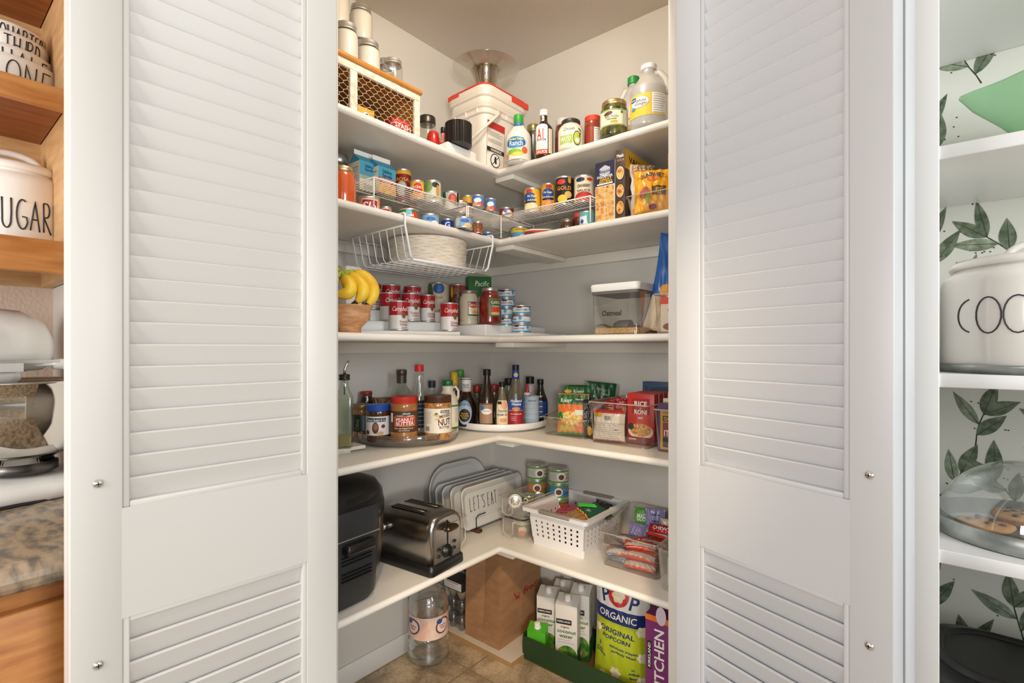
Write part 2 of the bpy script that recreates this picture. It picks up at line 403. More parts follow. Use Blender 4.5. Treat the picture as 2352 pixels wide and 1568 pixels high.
# ================================================================ LEFT: kitchen cabinets
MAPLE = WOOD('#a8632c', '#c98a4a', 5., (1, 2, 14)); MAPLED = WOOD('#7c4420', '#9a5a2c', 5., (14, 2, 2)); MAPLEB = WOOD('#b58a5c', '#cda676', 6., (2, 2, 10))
CER = P('#e9e4dc', .12, 0, .6); INK = P('#2b2a2b', .5)
yR = -1.549
t = thing('wall_cabinet', 'open maple wall cabinet holding the white bowls and sugar canister', 'cabinet', 0.001, yR, 1.333)
MB().box(0, -.0, 0, .31, -.018, .9, MAPLEB).build('side_panel', t)
MB().box(0, -1.05, 0, .006, -.018, .9, MAPLEB).build('back_panel', t)
for z, n in ((.041, 'bottom_panel'), (.329, 'shelf'), (.597, 'shelf')):
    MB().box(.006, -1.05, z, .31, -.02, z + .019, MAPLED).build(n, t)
for a, b in ((0, .061), (.308, .348), (.86, .9)): MB().bbox(.31, -1.05, a, .33, -.001, b, MAPLE, .002).build('face_rail', t)
MB().bbox(.31, -.001, 0, .33, .003, .9, MAPLE, .001).build('face_stile', t)
def strokes(mb, f, word, u0, v0, h, wl, gap, m, r=.0016):
    """thin hand-drawn capital letters made of tube strokes on the surface f"""
    def arc(cx, cy, rx, ry, a0, a1, n=10): return [(cx + rx * C_(math.radians(a0 + (a1 - a0) * i / n)), cy + ry * S(math.radians(a0 + (a1 - a0) * i / n))) for i in range(n + 1)]
    G = {'C': [arc(.95, .5, .8, .5, 105, 255)], 'O': [arc(.5, .5, .5, .52, 90, 450, 18)], 'K': [[(.05, 1), (.08, 0)], [(.9, 1), (.1, .62), (1, .02)]],
         'S': [arc(.5, .76, .42, .24, 40, 230, 8) + arc(.5, .26, .45, .26, 70, -140, 8)], 'U': [[(0, 1), (.04, .35)] + arc(.45, .28, .42, .28, 180, 340, 8) + [(.9, .5), (.88, 1)]],
         'G': [arc(.6, .5, .58, .5, 60, 330, 14) + [(.98, .42), (.55, .42)]], 'A': [[(.0, 0), (.5, 1), (1, -.02)], [(.2, .38), (.82, .38)]],
         'R': [[(.1, 0), (.08, 1)], [(.08, 1)] + arc(.4, .77, .42, .25, 80, -90, 8) + [(.1, .52), (1, -.05)]], 'N': [[(0, 0), (.02, 1), (.8, 0), (.85, 1)]],
         'E': [[(.8, 1), (.1, .97), (.08, 0), (.75, .02)], [(.08, .52), (.6, .54)]], 'L': [[(.1, 1), (.08, 0), (.9, .03)]], 'T': [[(0, 1), (1, 1)], [(.5, 1), (.5, 0)]],
         "'": [[(.5, 1), (.4, .85)]], 'H': [[(.05, 0), (.05, 1)], [(.85, 0), (.85, 1)], [(.05, .52), (.85, .52)]], 'F': [[(.8, 1), (.1, .97), (.08, 0)], [(.08, .52), (.6, .54)]], 'I': [[(.4, 1), (.4, 0)]],
         'D': [[(.1, 0), (.08, 1)] + arc(.15, .5, .75, .5, 85, -90, 10)], 'Q': [arc(.5, .5, .5, .52, 90, 450, 18), [(.6, .25), (1, -.1)]], ' ': []}
    u = u0
    for c in word:
        for st in G[c]:
            pts = []
            for (a, b), (a2, b2) in zip(st, st[1:]):
                k = 4
                pts += [(a + (a2 - a) * i / k, b + (b2 - b) * i / k) for i in range(k)]
            pts.append(st[-1])
            mb.tube([f(u + a * wl, v0 + b * h, r * .3) for a, b in pts], r, m, 5)
        u += (wl + gap) * (.45 if c in " 'I" else 1)
# nested bowls
def bowl(name, label, x, y, z, r, h, rb, word, wsize, rz, group, col=CER):
    t = thing(name, label, 'bowl', x, y, z, rz, group)
    pr = [(0, 0), (rb * .9, 0), (rb, .004)] + [(rb + (r - rb) * (S(PI / 2 * k / 8)), .004 + (h - .004) * (1 - C_(PI / 2 * k / 8))) for k in range(1, 9)]
    pr2 = pr + [(r - .002, h + .001)] + [(max(0, a - .004), max(.006, b)) for a, b in reversed(pr[2:])] + [(0, .006)]
    MB().lathe(pr2, col, 40).build('bowl_body', t)
    if word:
        mb = MB(); strokes(mb, proff(pr, r), word, -len(word) * wsize * .62, h * .36, h * .52, wsize, wsize * .35, INK, .0012); mb.build('lettering', t)
    return t
bx, by = at(14, 1.05)
zc = 1.681
for i, (rr, h, word, lab) in enumerate([(.085, .092, 'ONE', 'largest lettered white bowl at the bottom of the nested stack'), (.073, .07, 'HALF', 'white bowl reading HALF, second from the bottom of the stack'),
                                  (.066, .062, 'THIRD', 'white bowl with clipped lettering, third up in the nested stack'), (.060, .055, 'QUARTER', 'smallest white bowl on top of the nested stack')]):
    b = bowl('measuring_bowl', lab, bx, by, zc, rr * 1.02, h, rr * .5, word, [.021, .016, .011, .0085][i], face(bx, by, 26), 'nested lettered white bowls')
    zc += [.045, .038, .028][i] if i < 3 else 0
# sugar canister
def canister(name, label, x, y, z, r, h, word, wl, gap, lh, lv, rz, off, hr=.045):
    t = thing(name, label, 'canister', x, y, z, rz)
    pr = [(0, 0), (r * .9, 0), (r * .97, .004), (r, .015), (r, h * .80), (r * .98, h * .86), (r * .9, h * .91), (r * .85, h * .93), (r * .85, h * .95), (r * .8, h * .95), (0, h * .95)]
    MB().lathe(pr, CER, 48).build('canister_body', t)
    mb = MB(); strokes(mb, proff(pr, r), word, off, lv, lh, wl, gap, INK, .0014); mb.build('lettering', t)
    b = h * .945
    l = MB().lathe([(r * .8, b), (r * .9, b), (r * .91, b + .006), (r * .9, b + .012), (r * .84, b + .018), (r * .4, b + .026), (0, b + .028)], CER, 48).build('lid', t)
    mb = MB(); pts = [(-hr * C_(a), 0, b + .016 + .034 * S(a) ** .6) for a in [PI * k / 12 for k in range(13)]]
    mb.tube(pts, .0075, CER, 8); hnd = mb.build('handle', l)
    return t
x, y = .17, at(20, 1.11)[1]
x, y = at(28, 1.075)
canister('sugar_canister', 'white ceramic sugar canister on the lower cabinet shelf', x, y, 1.394, .093, .172, 'SUGAR', .0150, .0058, .060, .040, face(x, y, 10), -.052)
# base cabinet, countertop, mixer
t = thing('base_cabinet', 'maple base cabinet under the stone-look countertop', 'cabinet', 0.001, yR, 0)
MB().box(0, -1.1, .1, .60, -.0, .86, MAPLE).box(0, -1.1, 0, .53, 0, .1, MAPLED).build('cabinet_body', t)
MB().bbox(.60, -.62, .13, .62, -.03, .83, MAPLE, .003).build('door', t)
GRAN = MOT('#5f574e', '#a08a70', '#8b857a', 26., .25, (1, 2.2, 1), 0., 9., .36, .58)
t = thing('countertop', 'brown and grey stone-look countertop under the mixer', 'countertop', 0.001, yR, .86)
sec = [(0, 0)] + [(.625 + .021 * S(a), .021 - .021 * C_(a)) for a in [PI * k / 8 for k in range(9)]] + [(0, .042)]
n = len(sec); mb = MB(); mb.add([(a, -1.1, b) for a, b in sec] + [(a, 0, b) for a, b in sec], [tuple(range(n)), tuple(range(n, 2 * n))[::-1]] + [(k, n + k, n + (k + 1) % n, (k + 1) % n) for k in range(n)], GRAN)
mb.build('counter_slab', t)
MIXW = P('#dedbd6', .25, 0, .5)
mx_, my_ = at(-42, .97)
t = thing('stand_mixer', 'white stand mixer with a polished steel bowl on the countertop', 'mixer', mx_, my_, .9022, face(mx_, my_, 12))
# local x: along head towards its right end; head points left/right across the view
def ellsec(cx, cz, n, ry, rz, pw=2.4):
    out = []
    for i in range(n):
        a = 2 * PI * i / n; c, s_ = C_(a), S(a); out.append((cx, math.copysign(abs(c) ** (2 / pw), c) * ry, cz + math.copysign(abs(s_) ** (2 / pw), s_) * rz))
    return out
hd = [(-.16, .046, .040), (-.15, .052, .050), (-.08, .056, .062), (0, .056, .066), (.05, .052, .062), (.085, .044, .050), (.100, .028, .032), (.105, .004, .005)]
secs = [(ellsec(a, .305 - (0.0 if a < .06 else (a - .06) * .35), 24, b, c), 0) for a, b, c in hd]
mb = MB(); mb.loft([([p for p in s_], 0) for s_, _ in secs], MIXW); head = mb.build('mixer_head', t)
mb = MB(); mb.box(-.16, -.0575, .262, .10, -.0560, .268, P('#bdbab5', .3, .6)); mb.box(-.16, -.058, .246, .045, -.054, .262, P('#c9c6c1', .3)); mb.build('trim_band', head)
mb = MB(); D(mb, flatf(-.0565), .02).text('KitchenAid', -.05, .277, .013, P('#b8b6b3', .4), 2); mb.build('lettering', head)
mb = MB(); mb.X = Matrix.Translation((-.035, -.055, .318)) @ Matrix.Rotation(PI / 2, 4, 'X'); mb.lathe([(.0, .0), (.017, 0), (.017, .008), (.012, .014), (0, .015)], BRUSH, 20); mb.build('speed_knob', t)
mb = MB(); mb.X = Matrix.Translation((.085, -.03, .258)) @ Matrix.Rotation(PI / 2, 4, 'Y'); mb.lathe([(0, -.03), (.004, -.03), (.004, .01), (.010, .012), (.012, .028), (.008, .036), (0, .037)], MIXW, 16); mb.build('lock_lever', t)
mb = MB(); mb.bbox(-.05, -.05, .215, .05, .05, .262, MIXW, .02); mb.bbox(-.13, -.045, .225, -.01, .03, .25, BRUSH, .01); mb.build('motor_neck', t)
mb = MB(); mb.loft([(rrect(.055, .05, .03, 4), .02), (rrect(.045, .042, .03, 4), .12), (rrect(.05, .045, .03, 4), .24)], MIXW); mb.X = None
pil = mb.build('pedestal', t); pil.location = (-.125, 0, 0)
mb = MB(); mb.loft([(rrect(.165, .115, .1, 8), .001), (rrect(.17, .12, .1, 8), .008), (rrect(.168, .118, .1, 8), .03), (rrect(.13, .085, .07, 8), .040), (rrect(.07, .05, .04, 8), .046)], MIXW)
mb.lathe([(.173, 0), (.174, .004), (.166, .006)], BLACK, 40, True, 0, 0, 1, .72); mb.build('mixer_base', t)
t2 = thing('mixing_bowl', 'polished steel mixing bowl sitting on the stand mixer base', 'bowl', mx_, my_, .9022, face(mx_, my_, 12))
pr = [(.0, .052), (.048, .052), (.048, .078), (.058, .08), (.075, .09), (.10, .118), (.113, .15), (.117, .19), (.119, .225), (.122, .227), (.119, .229), (.115, .225), (.113, .19), (.109, .15), (.095, .12), (0, .09)]
pr = [(a * 1.03, b) for a, b in pr]
MB().lathe(pr, P('#c9c4bc', .08, 1.), 48, True, .048, -.03).build('bowl_body', t2)
mb = MB(); mb.tube([(.135, .0, .205), (.158, .0, .19), (.16, .0, .15), (.130, .0, .125)], .005, CHROME, 8); mb.build('handle', t2)
mb = MB(); mb.lathe([(.052, .048), (.056, .05), (.056, .066), (.050, .068)], DARKM, 32, True, .048, -.03); mb.build('foot_ring', t2)
struct('trim_2', MB().box(0.001, yR - 1.1, .9022, .014, yR, 1.0, GRAN))
# ================================================================ RIGHT: wallpapered open shelves
PW = P('#e6e5e2', .4)
t = thing('built_in_shelves', 'white open built-in shelves lined with leafy wallpaper', 'shelving', 1.56, 0, 0)
def bi(x0, y0, z0, x1, y1, z1, m, n, b=.002): mb = MB(); mb.bbox(x0, y0, z0, x1, y1, z1, m, b); return mb.build(n, t)
bi(0.001, -.46, 0, .016, -.001, 2.3, PW, 'side_panel'); bi(-.0, -.470, 0, .045, -.4605, 2.3, PW, 'face_stile')
WPM = P('#d9d8cc', .6)
mb = MB(); mb.box(.016, -.010, 0, 1.3, -.001, 2.3, WPM)
LS = 1.25
LEAF = [MOT('#48563f', '#7d8a70', None, 60., .7, (1, 1, 1), 0, 4, .35, .7), MOT('#66735a', '#a3ad96', None, 50., .7, (1, 1, 1), 0, 4, .35, .7), P('#343b30', .7)]
LF2 = P('#2f352b', .7)
dd = D(mb, flatf(-.010), .01)
def leafp(cx, cy, l, w_, ang, k, md):
    pts = []
    for i in range(9):
        s_ = i / 8; pts.append((s_ * l, w_ * S(PI * s_ ** .8) * .5))
    for i in range(7, 0, -1):
        s_ = i / 8; pts.append((s_ * l, -w_ * S(PI * s_ ** .8) * .42))
    q = [(cx + a * C_(ang) - b * S(ang), cy + a * S(ang) + b * C_(ang)) for a, b in pts]
    md.poly(q, LEAF[k], 2)
    md.poly([(cx + a * C_(ang) - b * S(ang), cy + a * S(ang) + b * C_(ang)) for a, b in ((0, .0008), (l * .9, .0004), (l * .9, -.0004), (0, -.0008))], LF2, 3)
rr = random.Random(5)
def sprig(cx, cy, ang, n, L_, md):
    px, py, a = cx, cy, ang
    for i in range(n):
        st = L_ / n; nx, ny = px + st * C_(a), py + st * S(a)
        w_ = .0016; ox, oy = -S(a) * w_, C_(a) * w_
        md.poly([(px - ox, py - oy), (nx - ox * .7, ny - oy * .7), (nx + ox * .7, ny + oy * .7), (px + ox, py + oy)], LF2, 1)
        sd = 1 if i % 2 else -1
        leafp(nx, ny, .066 + rr.random() * .04, .025 + rr.random() * .012, a + sd * (.55 + rr.random() * .35), i % 2, md)
        px, py = nx, ny; a += (rr.random() - .5) * .4
    leafp(px, py, .085, .034, a, 0, md)
    for i in range(14):
        bx_, by_ = px + (rr.random() - .3) * .11, py + (rr.random() - .5) * .08
        md.ell(bx_, by_, .0022, .0016, LF2, 1)
k = 0
for zz in [.15 + .155 * i for i in range(14)]:
    for xx in [.035 + .15 * j + (.075 if k % 2 else 0) for j in range(8)]:
        sprig(xx + rr.random() * .03, zz + rr.random() * .03, PI / 2 + (rr.random() - .5) * 1.6, 3, .085, dd)
    k += 1
mb.build('wallpaper_panel', t)
for z, n in ((1.941, 'shelf'), (1.567, 'shelf'), (1.116, 'shelf'), (.768, 'shelf'), (.40, 'shelf')): bi(.0165, -.465, z, 1.3, -.0115, z + .0265, PW, n, .002)
# green batter bowl
GRN = P('#9fcf9f', .3, 0, .3)
x0, Z = on_y(2330, -.27)
t = thing('batter_bowl', 'pale green bowl with a pointed pouring spout on the upper wallpapered shelf', 'bowl', x0 + .11, -.25, 1.5945, 0)
R_ = .145; secs = []
for (k, z) in ((.42, 0), (.5, .004), (.66, .04), (.83, .08), (.97, .125), (1.0, .155), (1.01, .16), (.985, .16), (.95, .13), (.8, .08), (.5, .012)):
    pts = []
    for i in range(48):
        a = 2 * PI * i / 48; e = max(0, C_(a - PI * 1.02)) ** 26 * .055 * max(0, (z - .06) / .1); rr_ = R_ * k + e
        pts.append((rr_ * C_(a), rr_ * S(a) * .8))
    secs.append((pts, z))
mb = MB(); mb.loft(secs, GRN); mb.build('bowl_body', t)
mb = MB(); mb.loft([(rrect(.08, .05, .05, 6), .0), (rrect(.14, .10, .1, 6), .012), (rrect(.135, .095, .1, 6), .014), (rrect(.07, .05, .05, 6), .004)], GRN); mb.X = None
o = mb.build('lower_bowl_rim', t); o.location = (.02, -.05, 0)
# cookie canister on metal tray
GALV = MOT('#8c918d', '#b9bdb8', None, 22., .4, (1, 1, 1), 0., 5., .3, .7, 0, .8)
xl, Z = on_y(2157, -.33); r_ = .160
cx = 1.585 + r_ + .0165; cy = -.30
t = thing('metal_tray', 'grey galvanized round tray under the cookie canister', 'tray', cx, cy, 1.1427)
MB().lathe([(0, 0), (r_ - .008, 0), (r_ - .001, .012), (r_, .018), (r_ - .003, .018), (r_ - .008, .004), (0, .003)], GALV, 56).build('tray_body', t)
cr = .1535
t = canister('cookie_canister', 'large white ceramic cookie canister with loop handle lid on a metal tray', cx, cy, 1.1461, cr, .225, 'COOKIES', .041, .003, .068, .078, face(cx, cy, 0), -.135, .045)
# cake dome with cookies
cz = .7955; r_ = .165; cx = 1.5775 + .002 + r_ + .012; cy = -.265
t = thing('metal_cake_tray', 'wide galvanized tray holding the cookies under a glass dome', 'tray', cx, cy, cz)
MB().lathe([(0, 0), (r_ - .002, 0), (r_, .002), (r_ + .002, .036), (r_, .037), (r_ - .003, .004), (0, .003)], GALV, 56).build('tray_body', t)
t = thing('glass_dome', 'clear glass cake dome over the cookies', 'dome', cx, cy, cz + .0035)
pr = [(r_ * .93 * C_(a), .016 + .140 * S(a)) for a in [PI / 2 * k / 10 for k in range(11)]]; pr = [(r_ * .93, .0)] + pr; pr[-1] = (.0001, pr[-1][1])
MB().lathe(pr, GLASS('#f6f9f7', 1.3, .02, .12, .05), 48).build('dome_shell', t)
MB().lathe([(.0, .156), (.008, .156), (.008, .165), (.016, .175), (.014, .185), (0, .188)], GLASS('#f2f6f4', .9, .02, .08), 20).build('knob', t)
COOK = MOT('#b57a3f', '#cf985a', None, 70., .8, (1, 1, 1), .5, 4., .35, .65); CHOC = P('#3a2015', .4)
for i, (dx, dy, dz, tl, lab) in enumerate([(-.072, .010, 0, 0, 'chocolate chip cookie lying flat at the left of the tray'), (.028, -.055, 0, 0, 'chocolate chip cookie lying at the front right of the tray'), (-.012, .062, .017, .1, 'chocolate chip cookie resting on top at the back of the tray')]):
    t = thing('cookie', lab, 'cookie', cx + dx, cy + dy, cz + .0045 + dz, i * 1.3, 'chocolate chip cookies on the tray')
    R_ = .050; n = 36
    if i == 2: MB().lathe([(0, -.012), (.03, -.012), (.044, -.004), (.045, 0)], COOK, 24).build('lower_cookie_edge', t)
    secs = [([(R_ * k * (1 + .05 * S(5 * a + i)) * C_(a), R_ * k * (1 + .05 * S(5 * a + i)) * S(a)) for a in [2 * PI * q / n for q in range(n)]], z) for k, z in ((.9, 0), (1, .004), (.97, .009), (.8, .012), (.4, .0135), (.05, .014))]
    MB().loft(secs, COOK).build('cookie_dough', t)
    mb = MB()
    for q in range(7):
        a = q * 2.4; rad = R_ * (.25 + .09 * q); mb.lathe([(.0, -.003), (.006, -.002), (.006, .002), (.003, .004), (0, .004)], CHOC, 8, True, rad * C_(a) * .9, rad * S(a) * .9)
    o = mb.build('chocolate_chips', t); o.location = (0, 0, .0125)
# black pan at the bottom right
x, Z = on_y(2290, -.25)
t = thing('roasting_pan', 'black oval roasting pan lid on the lowest wallpapered shelf', 'pan', x + .06, -.235, .4270)
mb = MB(); BK = P('#1c1c1d', .35)
mb.loft([(rrect(.19, .15, .1, 8), 0), (rrect(.20, .16, .11, 8), .04), (rrect(.205, .165, .12, 8), .062), (rrect(.195, .155, .12, 8), .073), (rrect(.17, .13, .1, 8), .076)], BK); mb.build('pan_body', t)
mb = MB(); mb.loft([(rrect(.165, .125, .1, 8), .075), (rrect(.16, .12, .1, 8), .088), (rrect(.15, .11, .09, 8), .090), (rrect(.145, .105, .09, 8), .082)], BK); mb.build('lid', t)
# ================================================================ generic pantry goods
LIDM = P('#c9c8c4', .32, .9); GOLD = P('#cbb07a', .3, .9); TXT = P('#23211f', .6); WT = P('#f3f0ea', .5); RED = P('#c8252a', .45); DRED = P('#8c1d1f', .45)
BLUE = P('#24539b', .45); LBLUE = P('#4a90c8', .45); YEL = P('#e9b62c', .45); GRNN = P('#2c7a36', .45); DGRN = P('#1f4a2b', .5); ORG = P('#e0742a', .45); CREAM = P('#ece2c6', .5)
GREY = P('#8c8a86', .5); NAVY = P('#1d2a52', .45); BRN = P('#5b3422', .5); TEAL = P('#5aa7ad', .45); LGREY = P('#c9c6bf', .5)
CLR = GLASS('#fafbfa', .9, .02, .03); CLRD = GLASS('#f2f4f0', 1.0, .02, .07, .02); BINC = GLASS('#f8f5f2', 1.1, .03, .05, .015); FROST = GLASS('#f8f5f0', .8, .25, .04, .14)
TEXM = P('#e9e9e6', .5)
def canmb(r, h, t, top=METAL):
    MB().lathe([(0, .001), (r - .0025, .001), (r - .0015, 0), (r, .0012), (r, .003), (r - .0016, .0048), (r - .0016, h - .005), (r, h - .0032), (r, h - .0008), (r - .001, h), (r - .0025, h - .001), (r - .004, h - .0045), (r * .7, h - .0045), (r * .68, h - .004), (0, h - .004)], top, 32).build('can_body', t)
def can(name, label, u0, u1, vt, bz, base, deco, Z=None, vb=None, group=None, turn=0, top=METAL, cat='can', h=None, seg=32):
    x, y, r, hh = PL(u0, u1, vt, bz, Z, vb); h = h or hh
    t = thing(name, label, cat, x, y, bz + .0003, face(x, y, turn), group)
    canmb(r, h, t, top)
    mb = MB(); mb.surf(cylf(r - .0012), -PI * r, PI * r, .0055, h - .0055, seg, 1, base)
    if deco: deco(D(mb, cylf(r - .0012), r * .25), r, h)
    mb.build('label', t); t['_r'] = r; t['_h'] = h
    return t
def jar(name, label, cat, pl, prof, body, lid, deco=None, lab=None, fill=None, group=None, turn=0, extra=None, sx=1, sy=1, seg=44):
    """prof: (radius, height) fractions; lid: (material, r0, z0, z1, style); lab: (z0, z1, material, halfwidth of wrap)"""
    x, y, r, h, bz = pl
    t = thing(name, label, cat, x, y, bz + .0003, face(x, y, turn), group)
    pr = [(a * r, b * h) for a, b in prof]
    MB().lathe([(0, 0)] + pr, body, seg, True, 0, 0, sx, sy).build('bottle_body' if cat == 'bottle' else 'jar_body', t)
    if lid:
        m, lr, z0, z1 = lid[:4]; R = lr * r; a, b = z0 * h, z1 * h
        l = [(0, a), (R * .97, a), (R, a + .001), (R, b - .002), (R * .96, b), (R * .8, b), (R * .78, b - .0008), (0, b - .0008)]
        if len(lid) > 4:   # ribbed screw cap
            l = [(0, a), (R * .99, a)]; k = 5
            for i in range(k): l += [(R, a + (b - a) * (i + .2) / k), (R * .975, a + (b - a) * (i + .9) / k)]
            l += [(R * .9, b), (0, b)]
        MB().lathe(l, m, 28, True).build('lid' if cat != 'bottle' else 'cap', t)
    if fill:
        m, z1, k = fill[:3]; q = [(0, .004)] + [(a * r * k, max(.004, b * h)) for a, b in prof if b < z1]
        def R_(z):
            for (a, za), (b, zb) in zip(prof, prof[1:]):
                if za <= z <= zb and zb > za: return a + (b - a) * (z - za) / (zb - za)
            return prof[-1][0]
        q += [(R_(z1) * r * k, z1 * h), (0, z1 * h)]
        MB().lathe(q, m, seg, True, 0, 0, sx, sy).build('contents', t)
    if lab:
        z0, z1, m, k = lab; f = proff(pr, r); mb = MB()
        mb.surf(f, -PI * r * k, PI * r * k, z0 * h, z1 * h, 36, 10, m, True, .0006)
        if deco: deco(D(mb, lambda u, v, o: f(u, v, o + .0008), r * .2), r, h)
        mb.build('label', t)
    if extra: extra(t, r, h, pr)
    return t
def pl5(u0, u1, vt, bz, Z=None, vb=None):
    x, y, r, h = PL(u0, u1, vt, bz, Z, vb); return (x, y, r, h, bz)
JARP = [(.86, 0), (.96, .02), (1, .06), (1, .74), (.96, .80), (.88, .85), (.86, .88), (.86, .95), (.84, .95)]
MASON = [(.88, 0), (.97, .02), (1, .06), (1, .72), (.95, .80), (.86, .85), (.84, .87), (.84, .97), (.80, .97)]
PBP = [(.90, 0), (.98, .02), (1, .07), (1, .14), (.985, .17), (.985, .74), (1, .77), (.98, .83), (.93, .86), (.92, .88)]
BOT = [(.92, 0), (1, .02), (1, .55), (.97, .60), (.80, .68), (.50, .76), (.36, .82), (.33, .90), (.33, .97), (.3, .97)]
def boxthing(name, label, x0, y0, z0, x1, y1, z1, m, decof=None, decoy=None, cat='box', group=None, b=.0012, rot=0, part='carton'):
    """axis aligned packet; decof(D) prints on the face towards -Y, decoy(D) on the face towards +X or -X"""
    cx, cy = (x0 + x1) / 2, (y0 + y1) / 2; w, d, h = x1 - x0, y1 - y0, z1 - z0
    t = thing(name, label, cat, cx, cy, z0 + .0003, rot, group)
    mb = MB(); mb.bbox(-w / 2, -d / 2, 0, w / 2, d / 2, h, m, b)
    if decof: decof(D(mb, flatf(-d / 2, 0, 0), .05), w, h)
    if decoy: decoy(D(mb, lambda u, v, o: (w / 2 + o, u, v), .05), d, h)
    mb.build(part, t); return t
Z5 = SZ[4] + TH; Z4 = SZ[3] + TH; Z3 = SZ[2] + TH; Z2 = SZ[1] + TH; Z1 = SZ[0] + TH
# ================================================================ TOP SHELF, left arm
HONEY = WOOD('#b06f28', '#d39445', 8., (14, 1, 8)); OLDW = MOT('#d0bfa2', '#e8e0d2', None, 60., .7, (6, 1, 1), .3, 6., .35, .6)
xf, ye = .33, -.712
ch = hz(205, on_x(957, xf)[1]) - Z5 - .014
t = thing('bread_crate', 'weathered wooden crate with chicken wire front and honey wood lid on the top shelf', 'crate', xf, ye, Z5 + .0003)
L_ = .62
mb = MB(); mb.bbox(-.005, -L_, 0, -.21, 0, .010, MAPLEB) if False else None
MB().box(-.25, -L_, .0, -.0125, -.0105, .008, P('#5e3c22', .7)).build('crate_bottom', t)
MB().box(-.25, -L_, .008, -.24, -.0105, ch, P('#4c3120', .8)).build('back_panel', t)
for y_ in (-.010, -L_): MB().bbox(-.25, y_, 0, -.0125, y_ + .010, ch, P('#6a4526', .6) if y_ < -.1 else HONEY, .002).build('end_panel', t)
MB().box(-.24, -.30, .008, -.06, -.295, ch - .02, P('#4c3120', .8)).build('divider', t)
f0, f1 = .022, .022
mb = MB(); mb.bbox(-.012, -L_, 0, 0, .0, f0, OLDW, .002); mb.build('front_rail', t)
mb = MB(); mb.bbox(-.012, -L_, ch - f1, 0, .0, ch, OLDW, .002); mb.build('front_rail', t)
for a, b in ((-.022, 0), (-.254, -.230), (-L_, -L_ + .022)): MB().bbox(-.0118, a, f0, -.0002, b, ch - f1, OLDW, .002).build('front_stile', t)
mb = MB(); W_ = P('#d8ccb4', .5); hs = .0125; dx, dz = hs * 1.5, hs * .866 * 1.15
r_ = 0; z = f0
while z < ch - f1 + .005:                      # hexagon mesh drawn as zig-zag wires
    y = -L_ + .022; pts = []; k = 0
    while y < -.02:
        if -.36 < y < -.335: pass
        pts.append((-.005, y, z + (dz * .5 if (k + r_) % 2 else 0))); y += hs; k += 1
    mb.tube(pts, .0008, W_, 4)
    for i, p in enumerate(pts):
        if (i + r_) % 2: mb.tube([p, (-.005, p[1], z + dz * 1.0)], .0008, W_, 4)
    z += dz; r_ += 1
mb.build('chicken_wire', t)
mb = MB(); mb.bbox(-.26, -L_ - .01, ch, .008, .006, ch + .014, HONEY, .005); mb.build('top_board', t)
ctop = Z5 + ch + .0145
def tea(D_, w, h): D_.text('STASH', 0, h * .62, h * .26, WT, 2); D_.lines(-w * .4, w * .4, h * .4, 3, .004, P('#e8b8a8', .5))
for (u0, u1, vt, m, lab, dk) in ((900, 908, 268, '#a92b22', 'narrow red tea box at the left of the red tea boxes in the crate', 0), (909, 941, 268, '#c0342a', 'red tea box with white lettering behind the chicken wire', 1), (822, 860, 240, '#d8a52a', 'yellow tea box with a blue dot behind the chicken wire', 2)):
    xx = xf - .0185; y0, Z = on_x(u0, xx); y1, _ = on_x(u1, xx)
    h = hz(vt, Z) - Z5 - .009
    tt = thing('tea_box', lab, 'box', xx, (y0 + y1) / 2, Z5 + .0090, PI / 2, 'tea boxes in the crate'); w = (y1 - y0)
    mb = MB(); mb.bbox(-w / 2, 0, 0, w / 2, .06, h, P(m, .5), .001); d_ = D(mb, flatf(0), .05)
    if dk == 1: tea(d_, w, h)
    if dk == 2: d_.ell(.0, h * .5, .010, .011, WT, 1); d_.ell(.002, h * .5, .006, .007, BLUE, 2); d_.rect(-w / 2 + .002, h * .1, w * .1, h * .3, ORG, 1)
    mb.build('carton', tt)
y0, Z = on_x(770, .29)
t = thing('red_tin', 'round red tin seen through the wire at the left of the crate', 'tin', .24, y0 - .02, Z5 + .0090, 0)
MB().lathe([(0, 0), (.04, 0), (.042, .004), (.042, .09), (.043, .092), (.043, .10), (.04, .103), (0, .103)], P('#b3322a', .4), 28).build('tin_body', t)
# mason jars on the crate
FLOUR = P('#ece5d8', .7)
def lidring(t, r, h, pr):
    mb = MB(); mb.lathe([(r * .86, h * .85), (r * .89, h * .855), (r * .89, h * .87), (r * .87, h * .875), (r * .87, h * .985), (r * .85, h), (r * .80, h), (r * .78, h - .001), (0, h - .001)], METAL, 32); mb.build('lid', t)
def mason(lab, u, Z, r, h, bz, full, grp='mason jars on the crate', name='mason_jar', turn=0):
    x, y = at(u, Z)
    return jar(name, lab, 'jar', (x, y, r, h, bz), MASON, CLR if not full else CLR, None, None, None, (full, .80, .965) if full else None, grp, turn, lidring)
j1 = (796, 1.50); j2 = (845.7, 1.575)
mason('lower mason jar of flour nearest the door edge on the crate', 795, 1.49, .0345, .125, ctop, FLOUR)
mason('lower mason jar of flour second from the door edge on the crate', 845.7, 1.565, .0365, .118, ctop, FLOUR)
mason('tall mason jar of flour at the door edge under a stacked jar', 775, 1.585, .036, .175, ctop, FLOUR)
mason('tall mason jar of flour behind the front two, carrying another jar', 827, 1.655, .0365, .170, ctop, FLOUR)
mason('upper mason jar of flour stacked nearest the door edge', 775, 1.585, .036, .125, ctop + .1758, FLOUR)
mason('upper mason jar of flour stacked tallest above the second jar', 829, 1.655, .0375, .118, ctop + .1708, FLOUR)
mason('empty clear mason jar behind the last jar on the crate', 887, 1.70, .0300, .140, ctop, None)
mason('empty clear mason jar nearest the right end of the crate', 902, 1.615, .0320, .092, ctop, None)
